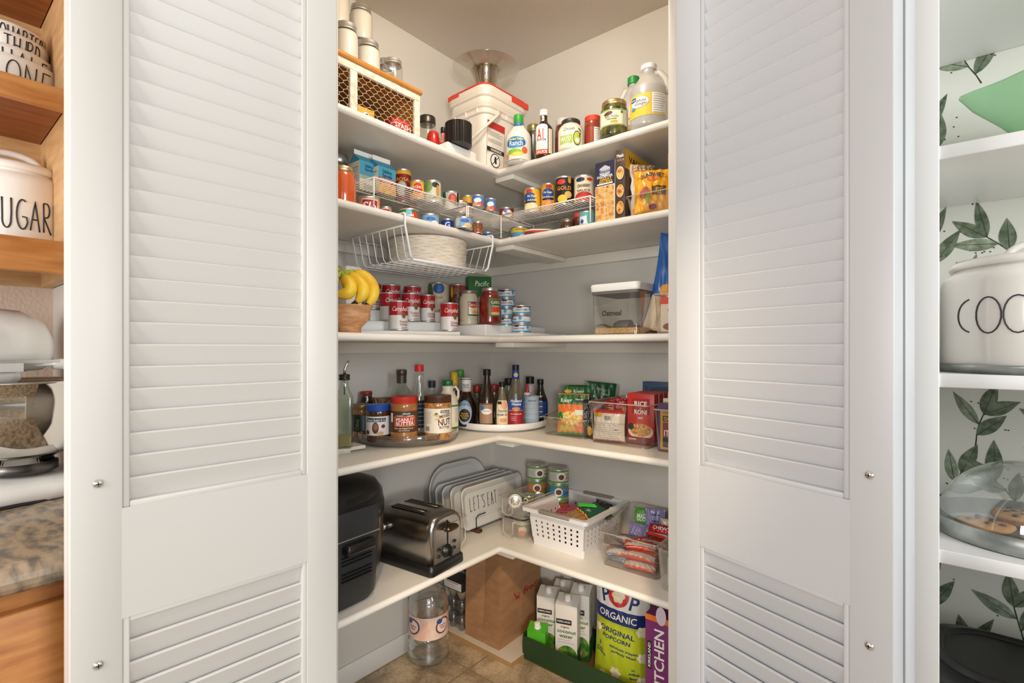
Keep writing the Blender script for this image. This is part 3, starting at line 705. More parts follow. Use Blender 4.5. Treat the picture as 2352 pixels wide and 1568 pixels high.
# glass canister, candle, small bottle, black drum
def rim2(t, r, h, pr): MB().lathe([(0, h * .86), (r * .98, h * .86), (r, h * .88), (r, h * .97), (r * .95, h), (0, h)], DARKM, 32).build('lid', t)
x, y = at(981, 1.86)
jar('glass_canister', 'clear glass canister with dark metal lid behind the right end of the crate', 'jar', (x, y, .031, hz(262, 1.83) - Z5, Z5), [(.95, 0), (1, .03), (1, .82), (.93, .86)], CLRD, None, None, None, (P('#d9d4c9', .7), .35, .95), None, 0, rim2)
x, y = at(995, 1.71)
jar('candle_jar', 'round red glass candle jar at the shelf edge beside the crate', 'jar', (x, y, .0235, .078, Z5), [(.6, 0), (.9, .1), (1, .35), (.98, .7), (.8, .95), (.7, 1)], P('#b3251c', .15, 0, .8), None)
x, y = at(1018, 1.735)
jar('sauce_bottle', 'small red sauce bottle with a black cap on the top shelf', 'bottle', (x, y, .0175, .105, Z5), [(.9, 0), (1, .04), (1, .42), (.6, .55), (.42, .62), (.42, .8), (.4, .82)], P('#a3201a', .15, 0, .8), (BLACK, .5, .82, 1.0), lambda d, r, h: None, (.46, .80, P('#d98a80', .5), .9))
x, y = at(1053, 1.70); RIB = P('#2a2724', .3, .6)
t = thing('ribbed_canister', 'ribbed black metal canister on the white box at the shelf edge', 'canister', x, y, Z5 + .0285, face(x, y))
mb = MB(); n = 72; secs = [([((.0445 + (.0006 if i % 2 else -.0006)) * C_(2 * PI * i / n), (.0445 + (.0006 if i % 2 else -.0006)) * S(2 * PI * i / n)) for i in range(n)], z) for z in (0, .072)]
mb.loft(secs, RIB, True, False); mb.build('canister_body', t)
x0 = .345
y0, Z = on_x(1030, .385 - .02)
boxthing('white_box', 'flat white box on the top shelf under the ribbed black canister', .275, y - .055, Z5, .372, y + .082, Z5 + .027, PLASW, b=.003)
# pail
PAIL = P('#e6ded2', .35, 0, .15); PRED = P('#d63c24', .4)
rzp = math.radians(-1.5)
t = thing('food_storage_pail', 'large square white plastic pail with red-rimmed lid in the corner of the top shelf', 'pail', .247, -.300, Z5 + .0003, rzp)
pw, pd, ph = .106, .122, hz(185, 1.83) - Z5
def rs(k, z, r=.04): return (rrect(pw * k, pd * k, r, 6), z)
mb = MB(); mb.loft([rs(.86, 0, .03), rs(.88, .004, .035), rs(.955, ph * .66)], PAIL)
mb.loft([rs(.955, ph * .66), rs(1.0, ph * .665), rs(1.0, ph * .675), rs(.965, ph * .68), rs(.965, ph * .735), rs(1.01, ph * .74), rs(1.01, ph * .755), rs(.97, ph * .76), rs(.975, ph * .87)], PAIL, False)
for sx in (-1, 1):
    for a in (-.05, 0.0, .05):
        mb.box(sx * pw * 1.0 - .001, a - .002, ph * .68, sx * pw * .96, a + .002, ph * .735, PAIL)
for a in (-.06, 0.0, .06): mb.box(a - .002, -pd * 1.0, ph * .68, a + .002, -pd * .96, ph * .735, PAIL)
dl_ = D(mb, flatf(-pd * .925, 0, 0), .2); dl_.g = lambda u, v, o: (u, -pd * (.88 + .075 * v / (ph * .66)) - o, v)
RDM = P('#b9291f', .5)
def bord(d_, a, b, c, e, m=RDM, w=.0014):
    for q in ((a, b, c, b + w), (a, e - w, c, e), (a, b, a + w, e), (c - w, b, c, e)): d_.rect(*q, m, 2)
bord(dl_, -.085, .06, .022, ph * .62); 
for vv in (.095, .125, .155, .18): dl_.rect(-.085, vv, .022, vv + .0012, RDM, 2)
dl_.lines(-.08, .015, .205, 6, .0042, GREY, 2, .0014); dl_.lines(-.08, .0, .172, 3, .0045, GREY, 2, .0014); dl_.lines(-.08, .0, .148, 4, .0045, GREY, 2, .0014); dl_.lines(-.08, .01, .118, 4, .0045, GREY, 2, .0014)
dr_ = D(mb, None, .2); dr_.g = lambda u, v, o: (pw * (.88 + .075 * v / (ph * .66)) + o, u, v)
bord(dr_, -.105, .012, -.01, ph * .58); dr_.rect(-.105, ph * .5, -.01, ph * .58, RDM, 3); dr_.lines(-.1, -.02, ph * .47, 4, .0048, GREY, 2, .0014); dr_.lines(-.1, -.02, ph * .38, 3, .0048, GREY, 2, .0014); dr_.rect(-.104, .075, -.011, .090, TXT, 3)
dr_.text('WARNING', -.055, .0825, .009, WT, 4, .06); dr_.ell(-.058, .046, .026, .026, TXT, 3); dr_.ell(-.058, .046, .0225, .0225, WT, 4); dr_.ell(-.058, .056, .005, .005, TXT, 5); dr_.ell(-.058, .044, .006, .011, TXT, 5, .4); dr_.poly([(-.078, .028), (-.076, .026), (-.038, .064), (-.040, .066)], TXT, 6)
mb.build('pail_body', t)
mb = MB(); mb.loft([rs(.985, ph * .86), rs(1.03, ph * .87), rs(1.03, ph * .90), rs(1.0, ph * .905), rs(1.03, ph * .925), rs(1.03, ph * .975), rs(1.01, ph * .985)], PAIL)
mb.build('lid', t)
mb = MB(); mb.loft([rs(1.005, ph * .984), rs(1.036, ph * .985), rs(1.036, ph * .998), rs(1.0, ph)], PRED)
mb.box(-.09, -pd * 1.038, ph * .945, -.03, -pd * 1.0, ph * .99, PRED); mb.box(pw * 1.0, .02, ph * .92, pw * 1.042, .12, ph * .99, PRED); mb.build('gasket_rim', t)
mb = MB(); pts = []
for k in range(17):
    a = PI * k / 16; pts.append((pw * 1.035 + .006, -pd * .02 * 0 + .0 + pd * .98 * C_(a) * 1.0, ph * .70 - .13 * S(a)))
pts = [(-pw * .4 + (pw * 1.4 + .012) * min(1, k / 4), -pd * 1.06, 0) for k in range(1)] and [(pw * .2 + pw * .95 * (1 - abs(C_(PI * k / 16))) * 0 + .0, 0, 0) for k in range(1)] and pts
mb.tube([(-.03, -pd * 1.06, ph * .36), (.03, -pd * 1.10, ph * .345), (pw * .9, -pd * 1.09, ph * .43), (pw * 1.10, -pd * .8, ph * .56), (pw * 1.09, -pd * .5, ph * .67), (pw * 1.04, -pd * .38, ph * .71)], .0055, PAIL, 8)
mb.lathe([(0, ph * .36 - .006), (.007, ph * .36 - .006), (.007, ph * .36 + .006), (0, ph * .36 + .006)], PAIL, 12, True, -.035, -pd * 1.06)
mb.build('bail_handle', t)
# clear flared bowl on the pail
zt = Z5 + ph + .001
x, y = .262, -.325
t = thing('glass_trifle_bowl', 'clear flared glass bowl standing on the white pail near the ceiling', 'bowl', x, y, zt)
GB = GLASS('#f6f4f0', 1.1, .03, .08)
mb = MB(); mb.lathe([(.0, .0), (.045, .0), (.047, .004), (.052, .03), (.066, .07), (.085, .095), (.128, .112), (.130, .114), (.127, .115), (.084, .099), (.062, .07), (.049, .03), (.044, .006), (0, .006)], GB, 48); mb.build('bowl_body', t)
t = thing('refraction_insert', 'shiny metallic insert imitating refraction inside the clear flared bowl on the pail', 'cup', x, y, zt + .0065)  # added metal shape that imitates the glass bowl's bright refraction
MB().lathe([(0, 0), (.030, 0), (.034, .02), (.044, .06), (.058, .096), (.060, .098), (.056, .097), (.04, .06), (0, .01)], P('#b8b0a6', .18, 1.), 40).build('cup_body', t)
# ---- top shelf, right arm
def ovl(d, cu, cv, ru, rv, m1, m2, L=2): d.ell(cu, cv, ru * 1.08, rv * 1.1, m2, L); d.ell(cu, cv, ru, rv, m1, L + 1)
def ranch(d, r, h):
    d.ell(-.002, h * .36, r * .85, h * .12, LBLUE, 1); d.rect(-r * .7, h * .30, r * .72, h * .39, P('#1d63a8', .5), 2)
    d.text('Hidden Valley', 0, h * .425, .007, WT, 4, .05); d.rect(-r * .6, h * .40, r * .6, h * .45, GRNN, 3); d.text('Ranch', 0, h * .345, .017, WT, 4, .05)
    d.ell(-.006, h * .17, r * .6, h * .06, P('#8cba3a', .5), 1); d.ell(.005, h * .12, r * .5, h * .04, P('#e8d25a', .5), 2); d.ell(r * .7, h * .2, r * .25, h * .07, P('#d8602e', .5), 2); d.ell(-r * .8, h * .1, r * .2, h * .06, P('#d89a5a', .5), 2); d.ell(r * .1, h * .05, r * .4, h * .025, WT, 3)
pr = [(.9, 0), (.98, .02), (1, .06), (1, .50), (.92, .60), (.62, .70), (.42, .78), (.36, .82), (.36, .86)]
jar('ranch_dressing_bottle', 'white dressing bottle with a green cap at the inner corner of the top shelf', 'bottle', pl5(1162, 1220, 253, Z5, 1.79), pr, P('#ece6da', .25, 0, .4), (P('#2e9a3c', .4), .385, .80, 1.0), ranch, (.02, .56, P('#eee8dc', .4), .55), None, None, -12, lambda t, r, h, p: MB().lathe([(r * .375, h * .76), (r * .39, h * .765), (r * .39, h * .82), (r * .375, h * .825)], P('#3a6da0', .4), 24).build('neck_band', t), 1, .7)
jar('olive_jar', 'dark jar with a gold and green lid behind the green capped dressing', 'jar', pl5(1209, 1241, 283, Z5, 1.90), JARP, P('#2a2a1c', .15, 0, .7), (P('#8a8458', .35, .7), .92, .86, 1.0))
def a1(d, r, h):
    d.rect(-.021, h * .02, .021, h * .60, WT, 1); d.ell(0, h * .60, .021, h * .06, WT, 1); d.text('A1', -.002, h * .44, .036, P('#c23a26', .5), 3, .026); d.rect(-.015, h * .30, .015, h * .335, NAVY, 2); d.text('ORIGINAL', 0, h * .317, .004, WT, 3)
    d.lines(-.014, .014, h * .27, 4, .006, LGREY, 2, .0012); d.rect(-.021, h * .02, .021, h * .12, P('#d04a30', .5), 2); d.text('SAUCE', 0, h * .07, .009, WT, 3)
    d.rect(.024, h * .04, .040, h * .55, CREAM, 1); d.lines(.026, .038, h * .52, 14, .006, TXT, 2, .0009)
    d.rect(-.009, h * .745, .009, h * .86, WT, 1) ; d.text('A1', 0, h * .80, .012, P('#c23a26', .5), 2)
pr = [(.95, 0), (1, .02), (1, .56), (.92, .63), (.6, .70), (.42, .75), (.38, .80), (.38, .90)]
jar('steak_sauce_bottle', 'dark brown steak sauce bottle with a white cap and red lettering', 'bottle', pl5(1227, 1271, 244, Z5, 1.735), pr, P('#2c1a10', .12, 0, .9), (WT, .44, .88, 1.0, 1), a1, (.0201, .0202, WT, .1), None, None, -14, None, 1, .8)
def ketch(d, r, h): d.rect(-.03, h * .1, .03, h * .6, P('#7c231c', .5), 1); d.text('FIRE', -.01, h * .30, .014, CREAM, 2); d.text('KTCH', -.01, h * .18, .014, CREAM, 2)
jar('red_sauce_jar', 'dark red sauce jar with white lid mostly behind the avocado mayo jar', 'jar', pl5(1275, 1312, 268, Z5, 1.83), JARP, P('#5f1c14', .2, 0, .6), (LGREY, .9, .86, 1.0), ketch, (.08, .62, P('#6a221a', .4), .7), None, None, 30)
def mayo(d, r, h):
    d.text('Chosen', -.004, h * .62, .010, TXT, 3, .038, 0, .2, .08); d.rect(-.036, h * .16, .008, h * .44, P('#a3bb3a', .5), 1); d.text('MAYO', -.014, h * .32, .013, WT, 3, .036); d.text('AVOCADO', -.016, h * .42, .004, WT, 3); d.lines(-.03, .004, h * .24, 2, .006, WT, 2, .0014)
    d.ell(.024, h * .32, .014, .024, P('#27301a', .5), 2); d.ell(.024, h * .32, .012, .021, P('#b4c646', .5), 3); d.ell(.024, h * .25, .007, .008, WT, 4); d.ell(.034, h * .44, .002, .009, TXT, 4, -.3); d.ell(.033, h * .60, .003, .008, P('#5a7a3a', .5), 4, .9)
jar('mayonnaise_jar', 'cream mayonnaise jar with a black lid and green avocado print', 'jar', pl5(1282, 1340, 267, Z5, 1.685), [(.9, 0), (1, .03), (1, .66), (.93, .76), (.80, .82), (.72, .85), (.70, .9)], P('#e6dcc2', .25, 0, .6), (P('#2b2b2b', .4), .76, .86, 1.0), mayo, (.04, .68, P('#ece6d4', .5), .85), None, None, -4)
def nutr(d, r, h): d.rect(.004, h * .12, .03, h * .66, WT, 1); d.text('Nutrition Facts', .017, h * .62, .004, TXT, 2, .024); d.lines(.006, .028, h * .57, 8, .0055, TXT, 2, .001)
jar('nut_butter_jar', 'red-brown jar with a red screw lid left of the pickles', 'jar', pl5(1342, 1381, 262, Z5, 1.70), PBP, P('#8a3a1e', .2, 0, .6), (P('#c9402c', .4), .97, .86, 1.0, 1), nutr, (.10, .68, P('#8e3a22', .3), .5), None, None, 0)
def pick(d, r, h):
    d.rect(-.04, h * .26, .04, h * .66, CREAM, 1); d.rect(-.04, h * .65, .04, h * .68, P('#7d9440', .5), 2); d.rect(-.04, h * .245, .04, h * .27, P('#7d9440', .5), 2); d.ell(-.014, h * .575, .014, .006, BRN, 3, .15); d.text('Baby Pickles', -.004, h * .49, .008, P('#3c4a26', .5), 3, .042, 0, .2)
    d.rect(-.018, h * .40, .012, h * .43, P('#66803a', .5), 2); d.ell(.004, h * .335, .012, .005, P('#c8a23c', .5), 2); d.ell(.028, h * .6, .004, .004, GRNN, 3); d.lines(.03, .04, h * .62, 12, .004, TXT, 2, .0008)
PKL = MOT('#2f2c10', '#6b6a22', None, 45., .15, (1, 1, 1), 0, 3, .35, .65, .8)
jar('pickle_jar', 'large jar of pickles with a gold lid and cream label', 'jar', pl5(1379, 1442, 223, Z5, 1.575), JARP, PKL, (GOLD, .90, .87, 1.0), pick, (.24, .69, CREAM, .62), None, None, -6)
# jugs
def jugspout(t, r, h, pr): pass
JW = GLASS('#f4f2ee', .7, .2, .06, .42)
def handle(t, r, h, m=JW, s=1, tr=.18):
    mb = MB(); mb.tube([(s * r * .35, 0, h * .86), (s * r * .62, 0, h * .85), (s * r * .92, 0, h * .74), (s * r * 1.0, 0, h * .62), (s * r * .94, 0, h * .52)], r * tr, m, 8); return mb.build('handle', t)
pr = [(.9, 0), (.98, .02), (1, .05), (1, .46), (.99, .60), (.88, .66), (.62, .76), (.42, .84), (.36, .89), (.36, .93)]
def vin(d, r, h):
    d.rect(-r * 1.05, h * .14, r * 1.3, h * .47, P('#e8c545', .5), 1); d.rect(r * .40, h * .16, r * 1.28, h * .46, WT, 2); d.lines(r * .48, r * 1.2, h * .44, 9, .0066, TXT, 3, .001)
    d.ell(-r * .25, h * .35, r * .52, h * .085, P('#7c8a96', .5), 2); d.ell(-r * .25, h * .35, r * .50, h * .080, WT, 3); d.ell(-r * .62, h * .405, r * .2, h * .035, BLUE, 4); d.text('White', -r * .18, h * .37, .0088, TXT, 5, None, 0); d.text('Vinegar', -r * .18, h * .325, .0088, TXT, 5, None, 0); d.ell(-r * .62, h * .27, r * .16, h * .025, LBLUE, 4); d.text('Great', -r * .62, h * .405, .005, WT, 6)
def vjx(t, r, h, p): handle(t, r, h, JW, 1); MB().lathe([(0, .004), (r * .9, .004), (r * .96, h * .05), (r * .96, h * .60), (0, h * .60)], GLASS('#dfe3e2', .5, .05, .05, .12), 24, True).build('contents', t)
jar('vinegar_jug', 'big translucent vinegar jug with white cap and yellow label on the top shelf', 'jug', pl5(1447, 1533, 128, Z5, 1.52), pr, JW, (WT, .42, .93, 1.0, 1), vin, (.139, .1395, WT, .3), None, None, -14, vjx)
def acv(d, r, h): d.rect(-r * .9, h * .12, r * .9, h * .5, WT, 1); d.rect(-r * .9, h * .12, r * .9, h * .34, P('#e2a13a', .5), 2); d.text('APPLE', -r * .1, h * .26, .011, TXT, 4); d.text('CIDER VIN', -r * .1, h * .18, .011, TXT, 4); d.rect(-r * .9, h * .08, r * .9, h * .12, P('#c8442a', .5), 3); d.text('Organic', 0, h * .42, .009, P('#c8442a', .5), 4)
jar('cider_vinegar_jug', 'translucent handled jug with green cap behind the pickles and the vinegar jug', 'jug', pl5(1424, 1486, 163, Z5, 1.72), pr, JW, (P('#1f8a3c', .4), .44, .91, 1.0, 1), acv, (.07, .0705, WT, .3), None, None, -8, lambda t, r, h, p: handle(t, r, h, JW, -1))
# ================================================================ bags and bins
def bag(name, label, cat, x, y, z, w, h, t, rz, m, deco=None, tilt=0, seed=1, group=None, part='bag_body', top=.0, pinch=.35, flip=0, wr=1.):
    """pillow packet: front faces local -Y, base at z; tilt leans the top back"""
    o = thing(name, label, cat, x, y, z, rz, group); rg = random.Random(seed); ph = [rg.random() * 6 for _ in range(6)]
    ct, st = C_(math.radians(tilt)), S(math.radians(tilt))
    def bul(u, v):
        a = max(0, 1 - abs(2 * u / w) ** 2.6); b = max(0, S(PI * min(1, max(0, v / h))) ** .45)
        n = S(u * 60 / (w * 5) * 3 + v / h * 9 + ph[0]) * S(v / h * 14 + ph[1]) + .6 * S(u / w * 16 + ph[2] + v / h * 5) * S(v / h * 8 - u / w * 9 + ph[3])
        return t / 2 * (a * b) ** .8 * (1 + .10 * n * wr) + .0006 + .0012 * wr * n * (1 - a * b)
    def f(u, v, off, s=1):
        edge = 1 - pinch * .12 * S(PI * v / h); uu = u * edge + .004 * top * S(v / h * 20 + ph[4]) * (v / h); d = -s * (bul(u, v) + off) + .0015 * S(u / w * 22 + ph[5]) * (v / h) ** 3
        return (uu, d * ct + v * st, v * ct - d * st + .0)
    q_ = 40 if h > .12 else 22
    mb = MB(); mb.surf(f, -w / 2, w / 2, 0, h, q_, q_, m); mb.surf(lambda u, v, o_: f(u, v, 0, -1), w / 2, -w / 2, 0, h, 16, 16, m)
    if deco: deco(D(mb, lambda u, v, o_: f(u, v, o_ + .0014), min(w, h) * .035), w, h)
    mb.build(part, o); return o
def bin_(name, label, x0, y0, z0, x1, y1, h, m=None, hf=None, r=.015, group='clear bins', front='y', cat='bin', tap=.93):
    """open clear bin; hf = lower front wall height (front towards -Y)"""
    m = m or BINC; cx, cy = (x0 + x1) / 2, (y0 + y1) / 2; w, d = (x1 - x0) / 2, (y1 - y0) / 2
    t = thing(name, label, cat, cx, cy, z0 + .0003, 0, group); hf = hf or h
    def sec(k, z, off=0):
        out = []
        for px, py in rrect(w * k + off, d * k + off, r, 4):
            zz = z
            if z > .01 and hf != h:
                s_ = min(1, max(0, (-py / d - .25) / .5)); s_ = s_ * s_ * (3 - 2 * s_); zz = z * (h + (hf - h) * s_) / h
            out.append((px, py, zz))
        return (out, 0)
    mb = MB(); mb.loft([sec(tap, .001), sec(1, h)], m, False, True, True)
    mb.build('bin_body', t); mb = MB(); mb.loft([sec(1, h - .002, .0002), sec(1, h, .0002), sec(1, h, .0030), sec(1, h - .004, .0032)], GLASS('#e2d6c8', 1., .05, .12, .45) if m is BINC else m, False); mb.build('rim', t)
    mb = MB(); base = [(p[0], p[1], .0015) for p in sec(tap, .001)[0]]
    mb.loft([([(p[0] * 1.004, p[1] * 1.004, .0004) for p in base], 0), ([(p[0], p[1], .003) for p in base], 0)], P('#7d7468', .3, 0, .5) if m is BINC else m, False); mb.build('base_rim', t)
    return t
# ================================================================ SHELF 4: wire racks and cans
WIRE = P('#f2eadf', .35, 0, .2)
RT_ = Z4 + .0862
def rack(label, x0, y0, x1, y1, along, fl):
    """wire shelf rack, top at RT_; along = axis of the front rail"""
    t = thing('wire_rack', label, 'rack', x0, y0, Z4 + .0004, 0, 'white wire shelf racks'); H_ = RT_ - Z4 - .0012; W, D_ = x1 - x0, y1 - y0
    mb = MB(); mb.tube([(0, 0, H_), (W, 0, H_), (W, D_, H_), (0, D_, H_)], .0024, WIRE, 6, True); mb.build('frame_wire', t)
    mb = MB()
    if along == 'y':
        n = int(D_ / .0125)
        for k in range(1, n): mb.tube([(0, D_ * k / n, H_ - .001), (W, D_ * k / n, H_ - .001)], .0013, WIRE, 5)
        mb.tube([(W * .5, 0, H_ - .003), (W * .5, D_, H_ - .003)], .0018, WIRE, 5)
    else:
        n = int(W / .0125)
        for k in range(1, n): mb.tube([(W * k / n, 0, H_ - .001), (W * k / n, D_, H_ - .001)], .0013, WIRE, 5)
        mb.tube([(0, D_ * .5, H_ - .003), (W, D_ * .5, H_ - .003)], .0018, WIRE, 5)
    mb.build('cross_wires', t)
    for (a, b) in ((0, 0), (W, 0), (0, D_), (W, D_)):
        MB().tube([(a, b, H_), (a, b, .0024)], .0024, WIRE, 6).build('leg', t)
    for a in (0, W) if along == 'y' else ():
        MB().tube([(a, 0, .0024), (a, D_, .0024)], .002, WIRE, 5).build('foot_rail', t) if a == 0 else None
    return t
rack('white wire rack on the left carrying the two potato cartons and tall cans', .105, -.924, .381, -.553, 'y', 0)
rack('white wire rack in the corner carrying the two blue cans', .105, -.545, .381, -.175, 'y', 0)
rack('white wire rack on the right carrying the fruit and cranberry cans', .389, -.383, .762, -.187, 'x', 0)
RB = RT_ + .0014
def spud(v):
    def f(d, w, h):
        d.rect(-w / 2, h * .45, w / 2, h, P('#4aa6c4', .5), 1); d.rect(-w / 2, h * .36, w / 2, h * .52, P('#a9cdb8', .5), 1.3); d.rect(-w / 2, 0, w / 2, h * .38, CREAM, 1.6)
        if v: d.text('Idaho', 0, h * .84, .011, NAVY, 3); d.text('Spuds', 0, h * .68, .011, NAVY, 3); d.rect(-w / 2, h * .38, w / 2, h * .58, P('#c8402c', .5), 2); d.text('HASHBROWN', 0, h * .52, .006, WT, 3, w * .85); d.text('Potatoes', 0, h * .43, .005, WT, 3); d.rect(-w / 2, 0, w / 2, h * .36, MOT('#d8862f', '#e9b45a', None, 120.), 2)
        else: d.text('Idaho', 0, h * .86, .009, NAVY, 3); d.text('Spuds', 0, h * .74, .009, NAVY, 3); d.lines(-w * .4, w * .4, h * .62, 5, .004, GREY, 3, .0009); d.rect(-w * .3, h * .05, w * .25, h * .25, WT, 3); [d.rect(-w * .28 + i * .004, h * .06, -w * .28 + i * .004 + .0015, h * .24, TXT, 4) for i in range(8)]
    return f
for (u0, u1, xx, vt, lab, k) in ((826, 868, .25, 366, 'blue and cream hash brown carton nearest the door edge on the wire rack', 0), (869, 909, .275, 379, 'blue and red hash brown carton beside the tall yellow topped can', 1)):
    y0, Z = on_x(u0, xx); y1, _ = on_x(u1, xx); w = y1 - y0; h = hz(vt, Z) - RB
    t = thing('potato_carton', lab, 'carton', xx - .03, (y0 + y1) / 2, RB, PI / 2, 'hash brown cartons')
    mb = MB(); mb.bbox(-w / 2, -.03, 0, w / 2, .03, h, CREAM, .001); spud(k)(D(mb, flatf(-.03), .1), w, h)
    d_ = D(mb, lambda u, v, o: (-w / 2 - o, -u, v), .1); d_.rect(-.026, h * .04, .026, h * .86, WT, 1); d_.text('Nutrition Facts', 0, h * .8, .005, TXT, 2, .045); d_.lines(-.022, .022, h * .72, 9, h * .075, TXT, 2, .0011)
    TB = P('#3f93b3', .5)
    mb.add([(-w / 2, -.03, h), (w / 2, -.03, h), (w / 2, .0, h + .026), (-w / 2, .0, h + .026), (-w / 2, .03, h), (w / 2, .03, h)], [(0, 1, 2, 3), (3, 2, 5, 4), (0, 3, 4), (1, 5, 2)], TB)
    mb.build('carton', t); MB().box(-w / 2, -.0012, h + .0255, w / 2, .0012, h + .040, WT).build('top_seal', t)
def lab2(c_top, split, word, tc=WT, th=.008, blobs=(), tv=.72, c2=None, word2=None, wmax=None):
    def f(d, r, h):
        U = r * 1.5
        if c_top is not None: d.rect(-U, h * split, U, h - .006, c_top, 1)
        if c2 is not None: d.rect(-U, .006, U, h * split, c2, 1)
        for (a, b, c, e, m) in blobs: d.ell(a * r, b * h, c * r, e * h, m, 2)
        if word: d.text(word, 0, h * tv, th, tc, 4, wmax)
        if word2: d.text(word2, 0, h * (tv - .17), th * .7, tc, 4, wmax)
    return f
GV = lambda a=-.1, b=.72: ((a, b, .48, .15, BLUE), (a, b, .40, .115, P('#3d78c0', .5)))
g4 = 'cans on the wire racks'
FRU = MOT('#e9a13a', '#f3d06a', None, 90.); FRP = MOT('#eadfa8', '#f6f0cf', None, 90.); MEAT = MOT('#6b3a26', '#b5762f', '#d8c28a', 120.)
def can4(lab, u0, u1, vt, Z, base, deco, bz=RB, turn=0, h=None, group=g4): return can('food_can', lab, u0, u1, vt, bz, base, deco, Z, None, group, turn, METAL, 'can', h)
can4('tall bean can with a yellow top band and dark red label', 907, 945, 386, 1.70, DRED, lab2(YEL, .84, 'ROSA', YEL, .012, ((-.1, .4, .7, .22, LGREY), (.5, .3, .3, .12, P('#7c4a2c', .5))), .68), turn=-5)
can4('small orange and blue can tucked behind the nacho can', 925, 958, 419, 1.775, ORG, lab2(BLUE, .8, None))
can4('white and yellow can with red nacho panel', 941, 975, 412, 1.66, YEL, lab2(None, .5, 'NACHO', WT, .008, ((.25, .55, .65, .30, P('#c8352a', .5)), (-.6, .4, .25, .1, TXT), (0, .16, .8, .12, P('#d88a2a', .5))), .62), turn=-8, top=None) if False else can4('white and yellow can with red nacho panel', 941, 975, 412, 1.66, YEL, lab2(None, .5, 'NACHO', WT, .008, ((.25, .55, .65, .30, P('#c8352a', .5)), (-.6, .4, .25, .1, TXT), (0, .16, .8, .12, P('#d88a2a', .5))), .62), turn=-8)
can4('green bean can with a black tag and pale green label', 973, 1014, 412, 1.70, P('#8d9c7a', .5), lab2(P('#c9cdb8', .5), .0, 'Green', P('#3f6a3a', .5), .008, ((-.5, .7, .5, .25, P('#7f9a52', .5)), (.35, .78, .45, .12, TXT), (.6, .5, .2, .3, P('#c98a3a', .5))), .2))
can4('green topped can with a red tomato picture', 1016, 1056, 437, 1.80, P('#dcd8cc', .5), lab2(None, 0, None, WT, .01, ((-.95, .6, .35, .4, GRNN), (.2, .6, .5, .25, P('#c8402f', .5)), (.2, .6, .36, .17, P('#e07a60', .5)), (.6, .35, .4, .12, GRNN), (.9, .6, .2, .4, TXT))))
can4('cream and blue can with an orange rim behind the front rail of the rack', 1040, 1075, 459, 1.83, CREAM, lab2(P('#e2a640', .5), .82, None, WT, .01, ((.4, .62, .6, .14, P('#5b86c4', .5)), (-.3, .3, .6, .2, P('#c98350', .5)))))
can4('yellow topped bean can behind the blue cans', 1059, 1090, 447, 1.85, P('#7c3a30', .5), lab2(YEL, .6, None, WT, .01, ((.3, .4, .5, .2, P('#5a2a3a', .5)),)))
TOMB = ((0, .52, .6, .2, WT), (-.45, .2, .5, .16, P('#dca05a', .5)), (.4, .18, .5, .2, P('#c23c2c', .5)), (.4, .18, .34, .13, P('#e07558', .5)))
for (a, b, v, Z, lab) in ((1083, 1113, 446, 1.745, 'blue tomato can left of its twin in the corner of the wire rack'), (1114, 1141, 454, 1.80, 'blue tomato can right of its twin in the corner of the wire rack')):
    can4(lab, a, b, v, Z, P('#5b83c2', .5), lab2(None, .5, None, WT, .01, GV(-.2, .82) + TOMB), turn=-5)
can4('short red can with white tomato label right at the corner', 1146, 1181, 475, 1.93, P('#9c2a22', .5), lab2(None, 0, None, WT, .01, ((.1, .5, .7, .32, WT), (-.1, .72, .3, .16, P('#3d78c0', .5)), (-.7, .3, .3, .2, GRNN), (.2, .5, .4, .06, P('#c2615a', .5))), .5))
g5 = 'short cans on the shelf under the wire racks'
def can5(lab, u0, u1, vt, Z, base, deco, **k): return can4(lab, u0, u1, vt, Z, base, deco, Z4, group=g5, **k)
def sky(d, r, h): d.rect(-r * .75, h * .12, r * .75, h * .86, WT, 1); d.rect(-r * .70, h * .16, r * .70, h * .82, P('#a82030', .5), 2); d.text('Sky', 0, h * .5, h * .42, WT, 3, None, 1, .2)
can5('orange can with a red script panel under the potato cartons', 822, 873, 449, 1.55, P('#e0a35a', .5), sky, turn=6)
can5('orange can with a red script panel partly below the shelf edge', 872, 900, 473, 1.60, P('#e0a35a', .5), sky)
can5('green vegetable can with a blue tag and red emblem', 917, 962, 477, 1.60, P('#2c7a36', .5), lab2(None, 0, 'DelM', WT, .008, ((-.1, .6, .35, .3, P('#8cc8dc', .5)), (.6, .45, .42, .32, P('#d0402a', .5))), .45), turn=4)
can5('pale blue milk can between the green can and the navy can', 966, 1009, 489, 1.655, P('#86aed6', .5), lab2(None, 0, None, WT, .01, GV(.1, .55) + ((.6, .15, .5, .25, WT),)))
can5('navy blue can with a white capital letter', 1013, 1043, 501, 1.73, P('#1b3f94', .5), lab2(None, 0, 'G', WT, .018, (), .5))
can5('pale blue can behind the middle leg of the racks', 1043, 1086, 496, 1.69, P('#86aed6', .5), lab2(None, 0, None, WT, .01, GV(.1, .62) + ((-.8, .5, .3, .4, LGREY), (.5, .2, .5, .25, P('#e6c48a', .5)))), turn=3)
can5('red can showing chopped meat at the right of the pale blue can', 1086, 1109, 508, 1.76, MEAT, lab2(P('#c23c2c', .5), .85, None, WT, .01, ((0, .1, 1, .1, P('#c23c2c', .5)),)))
can5('low blue rimmed tin beside the basket hook', 1108, 1133, 531, 1.86, P('#2a62a8', .5), None, h=.028)
can5('yellow and blue tuna four pack can under the right rack', 1172, 1218, 519, 1.95, P('#5a9cc8', .5), lab2(P('#d8c23a', .5), .66, '4 PACK', P('#8c2a2a', .5), .007, ((.3, .3, .4, .25, P('#cfe0ec', .5)),), .82), turn=-2)
can5('low can with an orange label at the inner corner', 1157, 1184, 543, 1.90, ORG, lab2(None, 0, None), h=.016)
